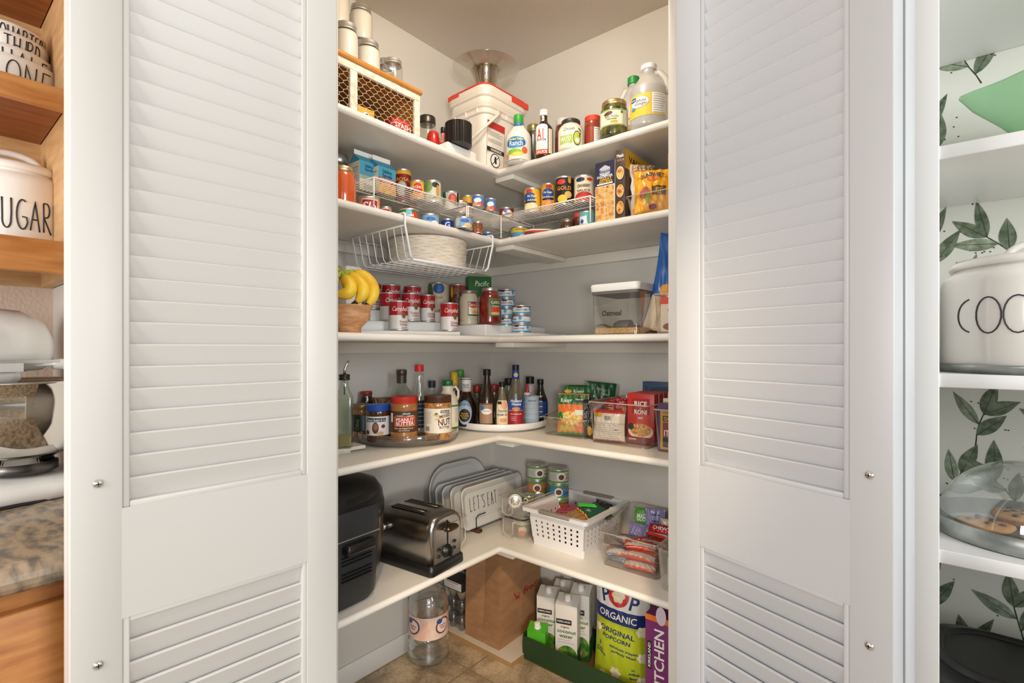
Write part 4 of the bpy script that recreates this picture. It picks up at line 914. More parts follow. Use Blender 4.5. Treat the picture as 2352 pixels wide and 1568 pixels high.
can5('blue and white can at the right leg of the right rack', 1330, 1367, 493, 1.655, P('#dfe6e6', .5), lab2(None, 0, None, WT, .01, ((.55, .5, .6, .6, TEAL), (-.6, .8, .9, .14, TEAL), (-.7, .3, .25, .15, BLUE))), h=.047)
x, y = at(1240, 1.86)
t = thing('oval_tin', 'flat oval red tin lying under the right wire rack', 'tin', x, y, Z4 + .0003, face(x, y))
mb = MB(); mb.loft([(rrect(.05, .03, .03, 6), 0), (rrect(.054, .034, .034, 6), .02), (rrect(.056, .036, .036, 6), .03), (rrect(.054, .034, .034, 6), .032)], P('#c8352c', .4)); mb.loft([(rrect(.057, .037, .037, 6), .029), (rrect(.057, .037, .037, 6), .034), (rrect(.05, .03, .03, 6), .036)], CREAM)
D(mb, flatf(-.0345, 0, 0), .1).rect(-.040, .006, -.018, .022, TXT, 1).rect(.004, .006, .03, .024, WT, 1); mb.build('tin_body', t)
x, y, r, h = PL(1286, 1321, 512, Z4, 1.72)
jar('spread_jar', 'low brown jar with a metal lid under the right wire rack', 'jar', (x, y, r, .040, Z4), [(.9, 0), (1, .05), (1, .7), (.95, .75)], P('#4a3020', .2, 0, .6), (P('#9a8a78', .3, .8), .98, .70, 1.0))
x, y, r, h = PL(1318, 1342, 498, Z4, 1.70)
jar('spice_tin', 'small dark red tin with a bright red lid beside the blue and white can', 'tin', (x, y, r * .95, .055, Z4), [(1, 0), (1, .75)], P('#5a1f1a', .3), (P('#c8302c', .4), 1.02, .74, 1.0))
can4('yellow pear can with a blue panel on the right rack', 1203, 1243, 430, 1.825, YEL, lab2(None, 0, 'No Sugar', WT, .0075, ((-.35, .62, .75, .20, P('#28508c', .5)), (-.35, .86, .42, .075, P('#c8352c', .5)), (-.3, .42, .8, .05, NAVY), (-.2, .2, .9, .2, FRP)), .66, None, 'Added', .034), turn=-4)
can4('orange peach can with a blue panel on the right rack', 1242, 1277, 419, 1.80, P('#e9a93a', .5), lab2(None, 0, 'No Sugar', WT, .007, ((0, .62, .85, .18, P('#28508c', .5)), (.1, .86, .42, .07, P('#c8352c', .5)), (0, .42, .9, .05, NAVY), (.1, .2, .7, .19, P('#e88a3a', .5)), (.1, .22, .4, .12, P('#f0a860', .5))), .66, None, 'Added', .032), turn=-4)
can4('black can of pineapple with gold lettering', 1275, 1319, 403, 1.735, P('#1d1a18', .4), lab2(None, 0, 'GOLD', P('#d8953a', .5), .0125, ((-.35, .80, .48, .09, P('#c8352c', .5)), (.6, .86, .2, .12, P('#c98a3a', .5)), (-.2, .22, .55, .13, P('#e9c63a', .5)), (.45, .35, .4, .12, P('#d8b060', .5))), .58), turn=-4)
can4('cream cranberry sauce can with a red lower panel', 1318, 1366, 400, 1.705, P('#e6d8bc', .5), lab2(None, 0, 'CRANBERRY', TXT, .010, ((-.35, .83, .46, .08, NAVY), (.6, .83, .3, .06, P('#c8352c', .5)), (0, .2, .95, .18, P('#b8302c', .5)), (0, .12, .8, .12, P('#d0504a', .5))), .60, None, 'SAUCE', .045), turn=-4)
# boxes and bags right
FOOD = MOT('#c47a3a', '#e8c06a', '#a8482a', 55., .5, (1, 1, 1), 0, 4, .4, .55)
def rec(d, w, h):
    d.rect(-w / 2, h * .60, w / 2, h, P('#22203f', .5), 1); hx = [(w * .33 * C_(a + PI / 6) * .95, h * .84 + h * .10 * S(a + PI / 6)) for a in [PI * k / 3 for k in range(6)]]; d.poly(hx, P('#b9bcc6', .5), 2); d.text('Bisquick', 0, h * .84, .010, NAVY, 3, w * .55)
    d.text('DISCOVER', 0, h * .750, .0072, WT, 3, w * .80); d.text('GREAT', w * .05, h * .703, .0078, YEL, 3, w * .62); d.text('RECIPES', w * .05, h * .658, .0068, YEL, 3, w * .68); d.rect(-w * .4, h * .615, w * .4, h * .636, WT, 3)
    for i in range(5):
        for j in range(2): a = -w * .46 + j * w * .47; d.rect(a, h * (.02 + i * .115), a + w * .44, h * (.125 + i * .115), FOOD, 2)
boxthing('baking_mix_box', 'navy and cream recipe panel of a baking mix box beside the wire rack', .7735, -.372, Z4, .842, -.20, hz(377, 1.60), P('#e9ddc8', .5), rec, group='boxes and bags on the second shelf')
def meals(d, w, h):
    d.text('Meals', 0, h * .91, .010, WT, 3, w * .72); d.text("You'll Love", 0, h * .85, .008, P('#b8aca0', .5), 3, w * .78, 0, .2)
    for k, (b, m) in enumerate(((.66, '#e0d2bc'), (.40, '#d8b078'), (.16, '#d8a84a'))): d.ell(0, h * b, w * .46, h * .11, P('#2a211c', .5), 2); d.ell(0, h * b, w * .40, h * .095, P(m, .5), 3); d.ell(0, h * b, w * .34, h * .08, FOOD, 4)
def val(d, w, h): d.rect(-w / 2, h * .72, w / 2, h, YEL, 1); d.text('VALUE SIZE', 0, h * .87, .020, TXT, 2, w * .8)
boxthing('snack_meal_box', 'brown meals box with a yellow value size side panel', .8435, -.370, Z4, .876, -.13, Z4 + .212, P('#4a352a', .5), meals, val)
bin_('clear_bin', 'clear plastic bin holding the yellow fruit bags at the right of the second shelf', .880, -.377, Z4, 1.16, -.118, .085, None, .060)
def sun(d, w, h):
    d.rect(-w * .42, h * .78, w * .42, h * .80, P('#d89a20', .5), 1); d.text('SUNSWEET', 0, h * .80, .014, NAVY, 4, w * .62, 1, 0, 0, 'c', .006); d.ell(0, h * .74, w * .16, h * .05, ORG, 2)
    d.rect(-w * .02, h * .36, w * .36, h * .56, P('#5a4526', .5), 2); d.text('PIT', w * .17, h * .48, .009, YEL, 3); d.text('ted', w * .17, h * .41, .007, YEL, 3); d.ell(-w * .22, h * .42, w * .13, h * .14, P('#a85a4a', .5), 2, -.5); d.ell(-w * .14, h * .30, w * .06, h * .1, P('#7ea83a', .5), 3, -.3); d.ell(.0, h * .1, w * .1, h * .06, P('#8c4468', .5), 2)
x, y = at(1499, 1.50); bag('dried_fruit_bag', 'yellow resealable bag of prunes standing in the clear bin', 'bag', x, y, Z4 + .005, .108, .132, .045, face(x, y, 0), P('#eba923', .35, 0, .3), sun, 6, 3)
x, y = at(1552, 1.46); bag('dried_fruit_bag', 'second yellow bag at the door edge behind the prunes', 'bag', x + .01, y + .03, Z4 + .005, .085, .175, .04, face(x, y, 0), P('#e9a520', .35, 0, .3), None, 2, 4)
def bgd(d, w, h): d.rect(-w * .45, h * .72, w * .45, h * .97, P('#c9a888', .5), 1); d.lines(-w * .35, w * .35, h * .9, 4, .009, BRN, 2, .0016); d.lines(0, w * .4, h * .5, 12, .007, GREY, 1, .0010); d.ell(-w * .3, h * .1, w * .15, h * .08, ORG, 1)
x, y = .908, -.315; bag('flour_bag', 'crumpled white and tan bag with a pinched top left of the prunes', 'bag', x, y, Z4 + .005, .080, .168, .04, math.radians(48), P('#e6dac8', .5), bgd, 4, 9, None, 'bag_body', 1, .8, 0, 2.)
def gal(d, w, h): d.rect(-w / 2, h * .90, w / 2, h, P('#b32030', .5), 1); d.ell(w * .22, h * .55, w * .2, h * .2, NAVY, 1); d.text('G', w * .22, h * .55, .03, WT, 2); d.lines(-w * .4, 0, h * .7, 2, .02, GREY, 1, .002)
boxthing('soup_mix_box', 'white box with a red top edge at the back behind the yellow bags', .98, -.105, Z4, 1.28, -.055, Z4 + .205, P('#d9d4cc', .5), gal)
# mason jar of sauce at left
x, y = at(785, 1.42)
jar('sauce_mason_jar', 'mason jar of orange red sauce with a gold lid at the door edge', 'jar', (x, y, .0385, hz(377, 1.385) - Z4, Z4), MASON, P('#c8531c', .12, 0, 1.), None, None, None, None, None, 0, lambda t, r, h, p: MB().lathe([(r * .86, h * .85), (r * .9, h * .86), (r * .9, h * .99), (r * .85, h), (0, h)], P('#cdb489', .3, .9), 32).build('lid', t))
x, y = at(775, 1.60)
jar('empty_jar', 'clear lidded jar with a dark metal lid behind the orange sauce jar', 'jar', (x, y, .037, hz(345, 1.56) - Z4, Z4), MASON, CLRD, None, None, None, None, None, 0, lambda t, r, h, p: MB().lathe([(r * .86, h * .86), (r * .90, h * .87), (r * .90, h * .99), (0, h)], LIDM, 32).build('lid', t))
# ---- hanging wire basket and paper plates
WB = P('#eef0f2', .35, 0, .2)
t = thing('hanging_basket', 'white wire basket hanging under the second shelf holding the paper plates', 'basket', .39, -.63, SZ[3])
zt_, zb_ = -.011, -.103
tx0, tx1, ty0, ty1 = -.30, .004, -.195, .195; bx0, bx1, by0, by1 = -.325, -.018, -.160, .190
mb = MB(); mb.tube([(tx1, ty0, zt_), (tx0, ty0, zt_), (tx0, ty1, zt_), (tx1, ty1, zt_)], .0026, WB, 6); mb.build('rim_wire', t)
for yy, yb in ((ty0, by0), (ty1, by1)):
    mb = MB(); mb.tube([(-.06, yy, TH + .0035), (.0, yy, TH + .0035), (.0045, yy, TH), (.0046, yy, zt_), (bx1 + .004, yb, zb_ + .012), (bx1, yb * .93, zb_)], .0036, WB, 8); mb.build('shelf_hook', t)
mb = MB(); mb.tube([(bx1, by0 * .93, zb_), (bx1, by1 * .93, zb_)], .0036, WB, 8); mb.build('front_wire', t)
mb = MB()
for k in range(8):
    s_ = k / 7.6 ; xt = tx1 - .018 - (tx1 - tx0 - .03) * s_ ; xb = bx1 - .02 - (bx1 - bx0 - .03) * s_
    mb.tube([(xt, ty0, zt_), (xb, by0, zb_ + .012), (xb, by0 + .01, zb_), (xb, by1 - .01, zb_), (xb, by1, zb_ + .012), (xt, ty1, zt_)], .0016, WB, 5)
for k in range(12):
    yb = by0 + .015 + (by1 - by0 - .03) * k / 11; yt = ty0 + .02 + (ty1 - ty0 - .04) * k / 11
    mb.tube([(tx0, yt, zt_), (bx0, yb, zb_ + .012), (bx0 + .01, yb, zb_ + .0025), (bx1, yb, zb_ + .0025)], .0016, WB, 5)
for k in range(6): xx = bx0 + .02 + (bx1 - bx0 - .03) * k / 6; mb.tube([(xx, by0 + .004, zb_ + .0025), (xx, by1 - .004, zb_ + .0025)], .0014, WB, 5)
mb.build('wire_mesh', t)
x, y = at(983, 1.775)
PLT = MOT('#f2ece4', '#e0c05a', '#b48ac0', 26., .6, (1, 1, 40), 0, 6, .54, .64)
pz = SZ[3] + zb_ + .0045
pt = thing('paper_plate', 'speckled white paper plate in the thick stack in the hanging basket', 'plate', x, y, pz, 0, 'stacked paper plates')
MB().lathe([(0, 0), (.100, 0), (.110, .001), (.1345, .0022), (.1345, .0036), (.11, .0022), (.1, .001), (0, .001)], PLT, 56).build('plate_disc', pt)
for k in range(1, 30): dup(pt, (x + random.uniform(-.0012, .0012), y + random.uniform(-.0012, .0012), pz + k * .00308), k * 1.7)
# ================================================================ SHELF 3 (eye level)
RIS = P('#e3e3e2', .35)
t = thing('tiered_riser', 'white three-step riser under the soup cans along the left wall', 'riser', .0246, -.5925, Z3 + .0003, math.radians(-22))
for (a, b, c, h_) in ((.018, .0785, -.100, .0935), (.079, .1535, -.175, .0505), (.154, .245, -.200, .0145)):
    mb = MB(); mb.bbox(a, c, 0, b, .178, h_, RIS, .004); mb.build('step', t)
t = thing('corner_riser', 'white low two-step riser in the corner under the sauce jars and tuna', 'riser', .06, -.36, Z3 + .0003, 0)
MB().bbox(0, -.068, 0, .295, .30, .043, RIS, .004).build('step', t); MB().bbox(.2955, -.0, 0, .41, .28, .012, RIS, .003).build('step', t)
sA, sB, sC = Z3 + .0945, Z3 + .0515, Z3 + .0155; cR = Z3 + .044; cR2 = Z3 + .013
CAMR = P('#a81a20', .35); CW = P('#dcd8d4', .4); GLD = P('#8c744a', .4, .3)
def soup(words):
    def f(d, r, h):
        U = r * 1.62; d.rect(-U * 1.9, h * .515, U * 1.9, h * .965, CAMR, 1); d.text("Campbell's", r * .25, h * .73, .0150, WT, 3, r * 1.95, 0, .28)
        d.ell(r * .55, h * .51, r * .24, h * .105, GLD, 3); d.ell(r * .55, h * .51, r * .16, h * .07, P('#6d5a38', .5), 4)
        d.text(words[0], r * .55, h * .30, .0075, P('#8c2a2c', .5), 3, None); d.text(words[1], r * .55, h * .21, .0075, P('#8c2a2c', .5), 3, None); d.text('SOUP', r * .6, h * .10, .0055, GLD, 3)
        d.lines(-r * 1.3, -r * .75, h * .42, 7, .005, LGREY, 2, .0009)
    return f
g3 = 'red and white soup cans on the riser'
for (u0, u1, vt, bz, Z, w_, lab, tn) in ((893, 938, 691, sC, 1.715, ('French', 'Onion'), 'red and white onion soup can at the front, on the lowest step', 0), (1011, 1053, 700, sC, 1.79, ('Chicken', 'Noodle'), 'red and white noodle soup can at the front beside the white sauce jar', 8),
    (872, 915, 671, sB, 1.79, ('Tomato', 'Bisque'), 'red and white soup can in the middle row behind the bananas', 18), (923, 965, 674, sB, 1.81, ('Cream of', 'Celery'), 'red and white celery soup can in the middle row', 2), (965, 1000, 680, sB, 1.86, ('Chicken', 'Noodle'), 'red and white noodle soup can at the right of the middle row', 4),
    (836, 876, 654, sA, 1.825, ('Cream of', 'Mushroom'), 'red and white soup can in the back row half hidden by bananas', 2), (878, 920, 658, sA, 1.860, ('Golden', 'Soup'), 'red and white soup can second in the back row', 4), (927, 968, 666, sA, 1.905, ('Tomato', 'Soup'), 'red and white soup can third in the back row', 4)):
    can('soup_can', lab, u0, u1, vt, bz, CW, soup(w_), Z, None, g3, tn, METAL, 'can', .1005 if bz != sA else .094)
SNK = MOT('#6b3a22', '#c89a6a', None, 70.)
can('soup_can', 'tall green and cream can with a blue oval left of the bean can', 983, 1031, 648, cR, P('#c9bda8', .5), lab2(None, 0, 'Quail', P('#a8702f', .5), .010, ((-.95, .75, .45, .25, P('#4f6a2c', .5)), (.05, .86, .55, .12, P('#1d4f90', .5)), (.1, .86, .45, .08, P('#3d78c0', .5)), (.2, .25, .7, .14, SNK), (-.9, .3, .35, .2, P('#4a8ab8', .5))), .66), 2.03, None, None, 0)
can('bean_can', 'red bean can behind the white sauce jar', 1032, 1071, 652, cR, P('#8a1f1f', .5), lab2(None, 0, None, WT, .01, ((-.2, .65, .7, .28, MOT('#4a1f18', '#8c5a3a', None, 80.)), (.75, .85, .4, .1, P('#c8352c', .5)), (-.8, .82, .2, .14, YEL))), 2.08)
def pac(d, w, h): d.text('Pacific', w * .08, h * .86, .022, WT, 2, w * .62, 0, .15); d.lines(-w * .42, -w * .1, h * .7, 4, .008, LGREY, 2, .0014); d.lines(w * .0, w * .3, h * .6, 3, .012, LGREY, 2, .003)
x, y = at(1099, 2.15)
t = thing('broth_carton', 'tall green broth carton in the corner with white script', 'carton', x, y, cR, face(x, y, 12)); w, h = .100, hz(633, 2.1) - cR
mb = MB(); mb.bbox(-w / 2, -.03, 0, w / 2, .03, h, P('#2a6e35', .45), .002); pac(D(mb, flatf(-.03), .1), w, h); mb.build('carton', t)
ALF = P('#cfc4ac', .15, 0, .7)
def alf(d, r, h): d.rect(-r * .1, h * .26, r * 1.1, h * .66, P('#1f4a5a', .5), 1); d.rect(-r * .03, h * .30, r * 1.02, h * .63, CREAM, 2); d.ell(r * .48, h * .56, r * .5, h * .075, P('#c8302c', .5), 3); d.text('BERTOLLI', r * .48, h * .56, .0055, WT, 4, r * .85); d.lines(r * .2, r * .85, h * .47, 2, .006, BRN, 3, .0012); d.ell(r * .6, h * .36, r * .3, h * .05, P('#d8a23a', .5), 3)
SP = [(.93, 0), (1, .025), (1, .1), (.95, .13), (.95, .16), (1, .20), (1, .70), (.93, .80), (.80, .87), (.78, .92)]
jar('alfredo_jar', 'cream coloured pasta sauce jar left of the tomato sauce jar', 'jar', pl5(1055, 1099, 665, cR, 1.93), SP, ALF, (P('#8c8a82', .35, .5), .86, .90, 1.0), alf, (.26, .27, ALF, .1))
def cla(d, r, h): d.rect(-r * .15, h * .22, r * .95, h * .70, P('#5c6a3a', .5), 1); d.rect(-r * .05, h * .53, r * .95, h * .65, P('#3a4426', .5), 2); d.text('CLASSICO', r * .45, h * .59, .010, CREAM, 3, r * .85); d.text('Organic', r * .45, h * .49, .006, WT, 3, None, 0, .2); d.ell(r * .45, h * .38, r * .42, h * .08, P('#c8382a', .5), 2); d.ell(r * .45, h * .29, r * .45, h * .04, P('#c8b070', .5), 3)
TOM = MOT('#5a120c', '#7c2414', None, 60., .1, (1, 1, 1), 0, 3, .35, .65, .9)
jar('tomato_sauce_jar', 'dark red tomato sauce jar with a silver lid and green label', 'jar', pl5(1098, 1152, 659, cR, 1.88), [(.9, 0), (.98, .03), (1, .08), (1, .66), (.94, .76), (.72, .84), (.64, .88), (.64, .93)], TOM, (LIDM, .68, .91, 1.0), cla, (.22, .23, TOM, .1), None, None, 4)
def tun(d, r, h): d.rect(-r * 3, h * .06, r * 3, h * .26, P('#2c9ad0', .4), 1); d.rect(-r * 3, h * .80, r * 3, h * .94, P('#22304a', .4), 1); d.text('ALBACORE', -r * .35, h * .50, .0060, NAVY, 3, r * 1.3); d.ell(r * .7, h * .62, r * .2, h * .18, P('#3aa0d8', .4), 2); d.rect(-r * .85, h * .68, -r * .3, h * .80, P('#4a1a1a', .5), 2); d.lines(r * .55, r * 1.4, h * .42, 2, .004, GREY, 2, .0008)
x, y = at(1198, 1.90)
gt = 'white and blue tuna cans in two stacks'
for (u0, u1, Z, bz, n, nm, v_) in ((1143, 1184, 2.02, cR, 4, 'back', 663), (1176, 1220, 1.905, cR2, 3, 'front', 700)):
    x, y, r, h = PL(u0, u1, v_, bz, Z); hh = h / n
    pos = {4: ['bottom', 'second from bottom', 'third from bottom', 'top'], 3: ['bottom', 'middle', 'top']}[n]
    base = None
    for k in range(n):
        lab = 'white and blue tuna can, %s of the %s stack of %s' % (pos[k], nm, 'four' if n == 4 else 'three')
        if base is None: base = can('tuna_can', lab, u0, u1, v_, bz, P('#dfe0e2', .4), tun, Z, None, gt, 0, METAL, 'can', hh - .0006)
        else: dup(base, (x, y, bz + .0003 + k * hh), face(x, y, [0, -50, 20, 5][k]), lab)
# wooden bowl with bananas
TERR = MOT('#bd8556', '#d8a676', '#a3683e', 40., .5, (1, 1, 3), 0, 6, .35, .65)
bx_, by_ = at(800, 1.44); bz = Z3
r_ = 54 / F0 * 1.44
t = thing('wooden_bowl', 'footed brown wooden bowl holding bananas at the left end of the middle shelf', 'bowl', bx_, by_, bz + .0003, face(bx_, by_))
hb = hz(700, 1.38) - bz
hb = .078
MB().lathe([(0, 0), (.035, 0), (.035, .014), (.038, .018), (.055, .036), (.063, .050), (.060, .054), (.062, .066), (.068, .074), (.072, .076), (.070, hb), (.062, .07), (.05, .04), (0, .025)], TERR, 48).build('bowl_body', t)
t['_'] = 0
del t['_']
t = thing('banana_bunch', 'bunch of ripe yellow bananas with green stems in the brown bowl', 'bananas', bx_, by_, bz + .064, face(bx_, by_))
BAN = MOT('#d8a81c', '#efc93a', '#c9bb3a', 16., .45, (1, 1, 1), 0, 3, .3, .6); BANG = MOT('#6c8a2c', '#a8b03a', None, 20., .5); BTIP = P('#2c241c', .7)
cr_ = Vector((-.030, .0, .105))
def banana(tip, mid, mid2, k):
    p0 = cr_ + Vector((.003 * k, -.003 * k, 0)); P_ = [p0, Vector(mid), Vector(mid2), Vector(tip)]; pts = []
    n = 16
    for i in range(n + 1):
        s_ = i / n; q = (1 - s_) ** 3 * P_[0] + 3 * (1 - s_) ** 2 * s_ * P_[1] + 3 * (1 - s_) * s_ ** 2 * P_[2] + s_ ** 3 * P_[3]; pts.append(q)
    tp = [.38, .36, .42, .62, .85, .97, 1, 1, 1, 1, 1, .98, .92, .8, .6, .36, .26]
    m1 = MB(); m1.tube(pts[3:16], .0225, BAN, 6, False, True, tp[3:16]); b = m1.build('banana', t)
    mo = b.modifiers.new('smooth', 'SUBSURF'); mo.levels = 1; mo.render_levels = 2
    m1 = MB(); m1.tube(pts[:4], .0200, BANG, 6, False, True, [x_ * 1.02 for x_ in tp[:4]]); c = m1.build('stem', b)
    m1 = MB(); m1.tube([pts[14] * .3 + pts[15] * .7, pts[15], pts[16]], .0185, BTIP, 6, False, True, [.42, .38, .28]); m1.build('tip', b)
banana((.040, -.034, .006), (.055, -.010, .125), (.100, -.022, .050), 1)
banana((.008, -.050, .012), (.02, -.030, .100), (.075, -.055, .052), 2)
banana((-.052, -.052, .044), (-.005, -.050, .085), (.042, -.082, .024), 3)
banana((-.070, -.02, .01), (-.04, -.040, .085), (-.075, -.050, .03), 4)
banana((-.03, .03, -.002), (-.05, -.0, .09), (-.08, .02, .04), 5)
mb = MB(); mb.tube([cr_ + Vector((-.006, 0, -.004)), cr_ + Vector((0, 0, .012)), cr_ + Vector((.002, 0, .022))], .012, BANG, 8, False, True, [1.1, .9, .7]); mb.build('crown', t)
x, y = at(800, 1.66)
boxthing('white_carton', 'white box standing behind the bananas at the left of the middle shelf', x - .04, y - .03, Z3, x + .035, y + .03, hz(609, 1.62), PLASW, b=.005)
# oatmeal container
zo = Z3; xa, Z = on_y(1358, -.345); xb, Zb = on_y(1466, -.345)
ho = hz(655, Z) - zo
t = thing('oatmeal_container', 'clear square container of oats with white lid and lettering on the middle shelf', 'container', (xa + xb) / 2, -.255, zo + .0003); w = (xb - xa) / 2
mb = MB(); mb.loft([(rrect(w * .97, .087, .012), .0), (rrect(w, .09, .014), ho * .80), (rrect(w * 1.02, .092, .014), ho * .83)], GLASS('#f3f1ee', 1., .03, .05, .03), False, True, True)
mb.text = None; D(mb, flatf(-.0905), .05).text('Oatmeal', w * -.10, ho * .42, .0165, P('#100f0e', .6), 2, .068, 1, .05); mb.build('container_body', t)
mb = MB(); mb.loft([(rrect(w * 1.0, .091, .012), ho * .80), (rrect(w * 1.01, .0925, .012), ho * .86)], P('#6d6962', .5)); mb.build('seal', t)
mb = MB(); mb.loft([(rrect(w * 1.03, .094, .014), ho * .855), (rrect(w * 1.04, .095, .014), ho * .87), (rrect(w * 1.06, .097, .016), ho * .97), (rrect(w * 1.03, .094, .016), ho)], PLASW); mb.build('lid', t)
oats = MOT('#a87838', '#dcb878', None, 240., .8, (1, 1, 1), 1., 2., .35, .65)
mb = MB(); f_ = lambda u, v, o: (u, v, ho * (.13 + .05 * S(u * 60 + 1) * C_(v * 40) + .07 * max(0, -u / w)))
mb.surf(f_, -w * .93, w * .93, -.082, .082, 14, 14, oats)
for a, b, q in ((-w * .94, -.083, 0), ):
    mb.loft([(rrect(w * .94, .083, .01), .003), (rrect(w * .94, .083, .01), ho * .13)], oats, False)
o = mb.build('oats', t, 'stuff')
t = thing('measuring_scoop', 'dark plastic scoop lying on the oats inside the clear container', 'scoop', (xa + xb) / 2 + .015, -.30, zo + ho * .17)
mb = MB(); mb.X = Matrix.Rotation(PI / 2, 4, 'Y'); mb.lathe([(0, -.035), (.012, -.035), (.019, -.02), (.020, .02), (.018, .022), (.016, -.018), (0, -.03)], P('#5f5c57', .5), 20); mb.X = None; mb.bbox(.018, -.006, -.006, .052, .006, .002, P('#5f5c57', .5), .002); mb.build('scoop_body', t)
# blue chip bag, snack tub
def blu(d, w, h):
    d.rect(-w * .48, 0, w * .5, h * .36, P('#e3cfae', .5), 1); d.ell(-w * .2, h * .32, w * .13, h * .10, P('#d8702a', .5), 2); d.ell(-w * .1, h * .24, w * .12, h * .09, P('#c8382a', .5), 3); d.ell(-w * .08, h * .17, w * .10, h * .06, P('#3a3836', .5), 4); d.ell(-w * .26, h * .42, w * .11, h * .06, P('#e2a03a', .5), 2); d.ell(0, h * .11, w * .1, h * .05, P('#c8402a', .5), 3)
    d.rect(w * .12, h * .40, w * .5, h * .86, P('#a99a88', .5), 1); d.rect(w * .10, h * .36, w * .125, h * .95, WT, 2); d.lines(w * .15, w * .48, h * .80, 14, .0085, BRN, 2, .0012); d.rect(w * .2, h * .74, w * .5, h * .84, NAVY, 3)
x, y = at(1529, 1.61); b_ = bag('chip_bag', 'tall blue and cream snack bag at the right door edge of the middle shelf', 'bag', x + .01, y, Z3 + .004, .175, .31, .045, face(x, y, 8), P('#2560a8', .3, 0, .3), blu, 0, 12, None, 'bag_body', 0, 1., 0, 1.6); b_.rotation_euler.y = .20
xa, Z = on_y(1506, -.36)
bin_('clear_tub', 'clear plastic tub at the right door edge in front of the blue bag', xa, -.378, Z3, xa + .17, -.302, .115)
def snk(d, w, h): d.rect(-w / 2, h * .80, w / 2, h, P('#d8402a', .5), 1); d.ell(-w * .18, h * .62, w * .16, h * .12, P('#d8402a', .5), 2); d.text('Wh', -w * .2, h * .42, .014, NAVY, 2); d.ell(-w * .2, h * .15, w * .25, h * .12, P('#8c4a2a', .5), 2)
boxthing('snack_box', 'white and red snack box inside the clear tub at the door edge', xa + .018, -.366, Z3 + .004, xa + .15, -.314, Z3 + .105, P('#eadfd0', .5), snk)
# ================================================================ SHELF 2: turntables
def turntable(lab, x, y, z, r, m, h1, lip, mb_=None, name='turntable'):
    t = thing(name, lab, 'turntable', x, y, z + .0003)
    MB().lathe([(0, 0), (r * .8, 0), (r * .82, .004), (r * .6, .007), (0, .007)], mb_ or m, 48).build('base', t)
    MB().lathe([(0, .008), (r * .97, .008), (r * .99, .010), (r, h1), (r * .992, h1 + .001), (r * .975, lip), (0, lip)], m, 72).build('rotating_tray', t); return t
tx, ty = at(937, 1.757)
SMOKE = GLASS('#eae5dc', .9, .03, .09, .02)
turntable('clear smoky turntable with peanut butter jars at the left of the shelf', tx, ty, Z2, .170, SMOKE, .038, .014, P('#8a8276', .2, 0, .5))
wx, wy = at(1149, 2.07)
turntable('white turntable with sauce bottles in the corner of the shelf', wx, wy, Z2, .194, P('#ecebea', .3, 0, .3), .032, .016)
T1 = Z2 + .0148; T2 = Z2 + .0168
def j2(name, lab, u0, u1, vt, bz, lid, deco, lb, body, prof=PBP, Z=None, vb=None, cat='jar', turn=0, extra=None): return jar(name, lab, cat, pl5(u0, u1, vt, bz, Z, vb), prof, body, lid, deco, lb, None, None, turn, extra)
PBM = P('#a8703a', .2, 0, .7); CHO = P('#4a2818', .2, 0, .7)
def pbc(d, r, h): d.rect(-r * .95, h * .56, r * .8, h * .66, NAVY, 2); d.text('Peanut Butter & Co', -r * .05, h * .61, .0075, WT, 4, r * 1.6); d.ell(-r * .1, h * .40, r * .27, h * .15, BRN, 2); d.ell(-r * .1, h * .43, r * .18, h * .09, P('#9a6a4a', .5), 3); d.ell(r * .55, h * .44, r * .17, h * .05, P('#7a2a3a', .5), 2); d.ell(-r * .85, h * .28, r * .2, h * .06, P('#6a1f2c', .5), 2); d.ell(r * .3, h * .26, r * .3, h * .05, P('#dca878', .5), 2)
j2('nut_spread_jar', 'chocolate peanut spread jar with a blue lid on the clear turntable', 841, 895, 925, T1, (P('#1d4fae', .35), 1.0, .84, 1.0, 1), pbc, (.20, .70, P('#e6e2dc', .5), .8), CHO, vb=1018, turn=-6)
def pbk(d, r, h):
    d.rect(-r * 1.6, h * .24, r * 1.6, h * .68, BRN, 1); d.rect(-r * .72, h * .36, r * .85, h * .58, P('#d8a040', .5), 2); d.rect(-r * .68, h * .37, r * .81, h * .57, P('#c8322a', .5), 3); d.text('PEANUT', r * .06, h * .505, .0115, WT, 4, r * 1.3); d.text('BUTTER', r * .06, h * .42, .0115, WT, 4, r * 1.3)
    d.rect(-r * .6, h * .57, r * .0, h * .61, GRNN, 4); d.text('ORGANIC', -r * .3, h * .59, .0032, WT, 5); d.text('CREAMY', r * .45, h * .585, .004, WT, 4); d.rect(-r * .15, h * .61, r * .5, h * .665, TXT, 3); d.text('KIRKLAND', r * .18, h * .637, .005, WT, 4, r * .55); d.text('Made with Organic Peanuts', 0, h * .32, .004, CREAM, 3, r * 1.4); d.text('NET WT 28 OZ', 0, h * .27, .0035, CREAM, 3); d.rect(-r * 1.1, h * .45, -r * .85, h * .65, WT, 3)
j2('peanut_butter_jar', 'peanut butter jar with a red lid on the clear turntable', 896, 960, 906, T1, (P('#c8352c', .35), .98, .85, 1.0, 1), pbk, (.23, .69, BRN, .8), PBM, vb=1018)
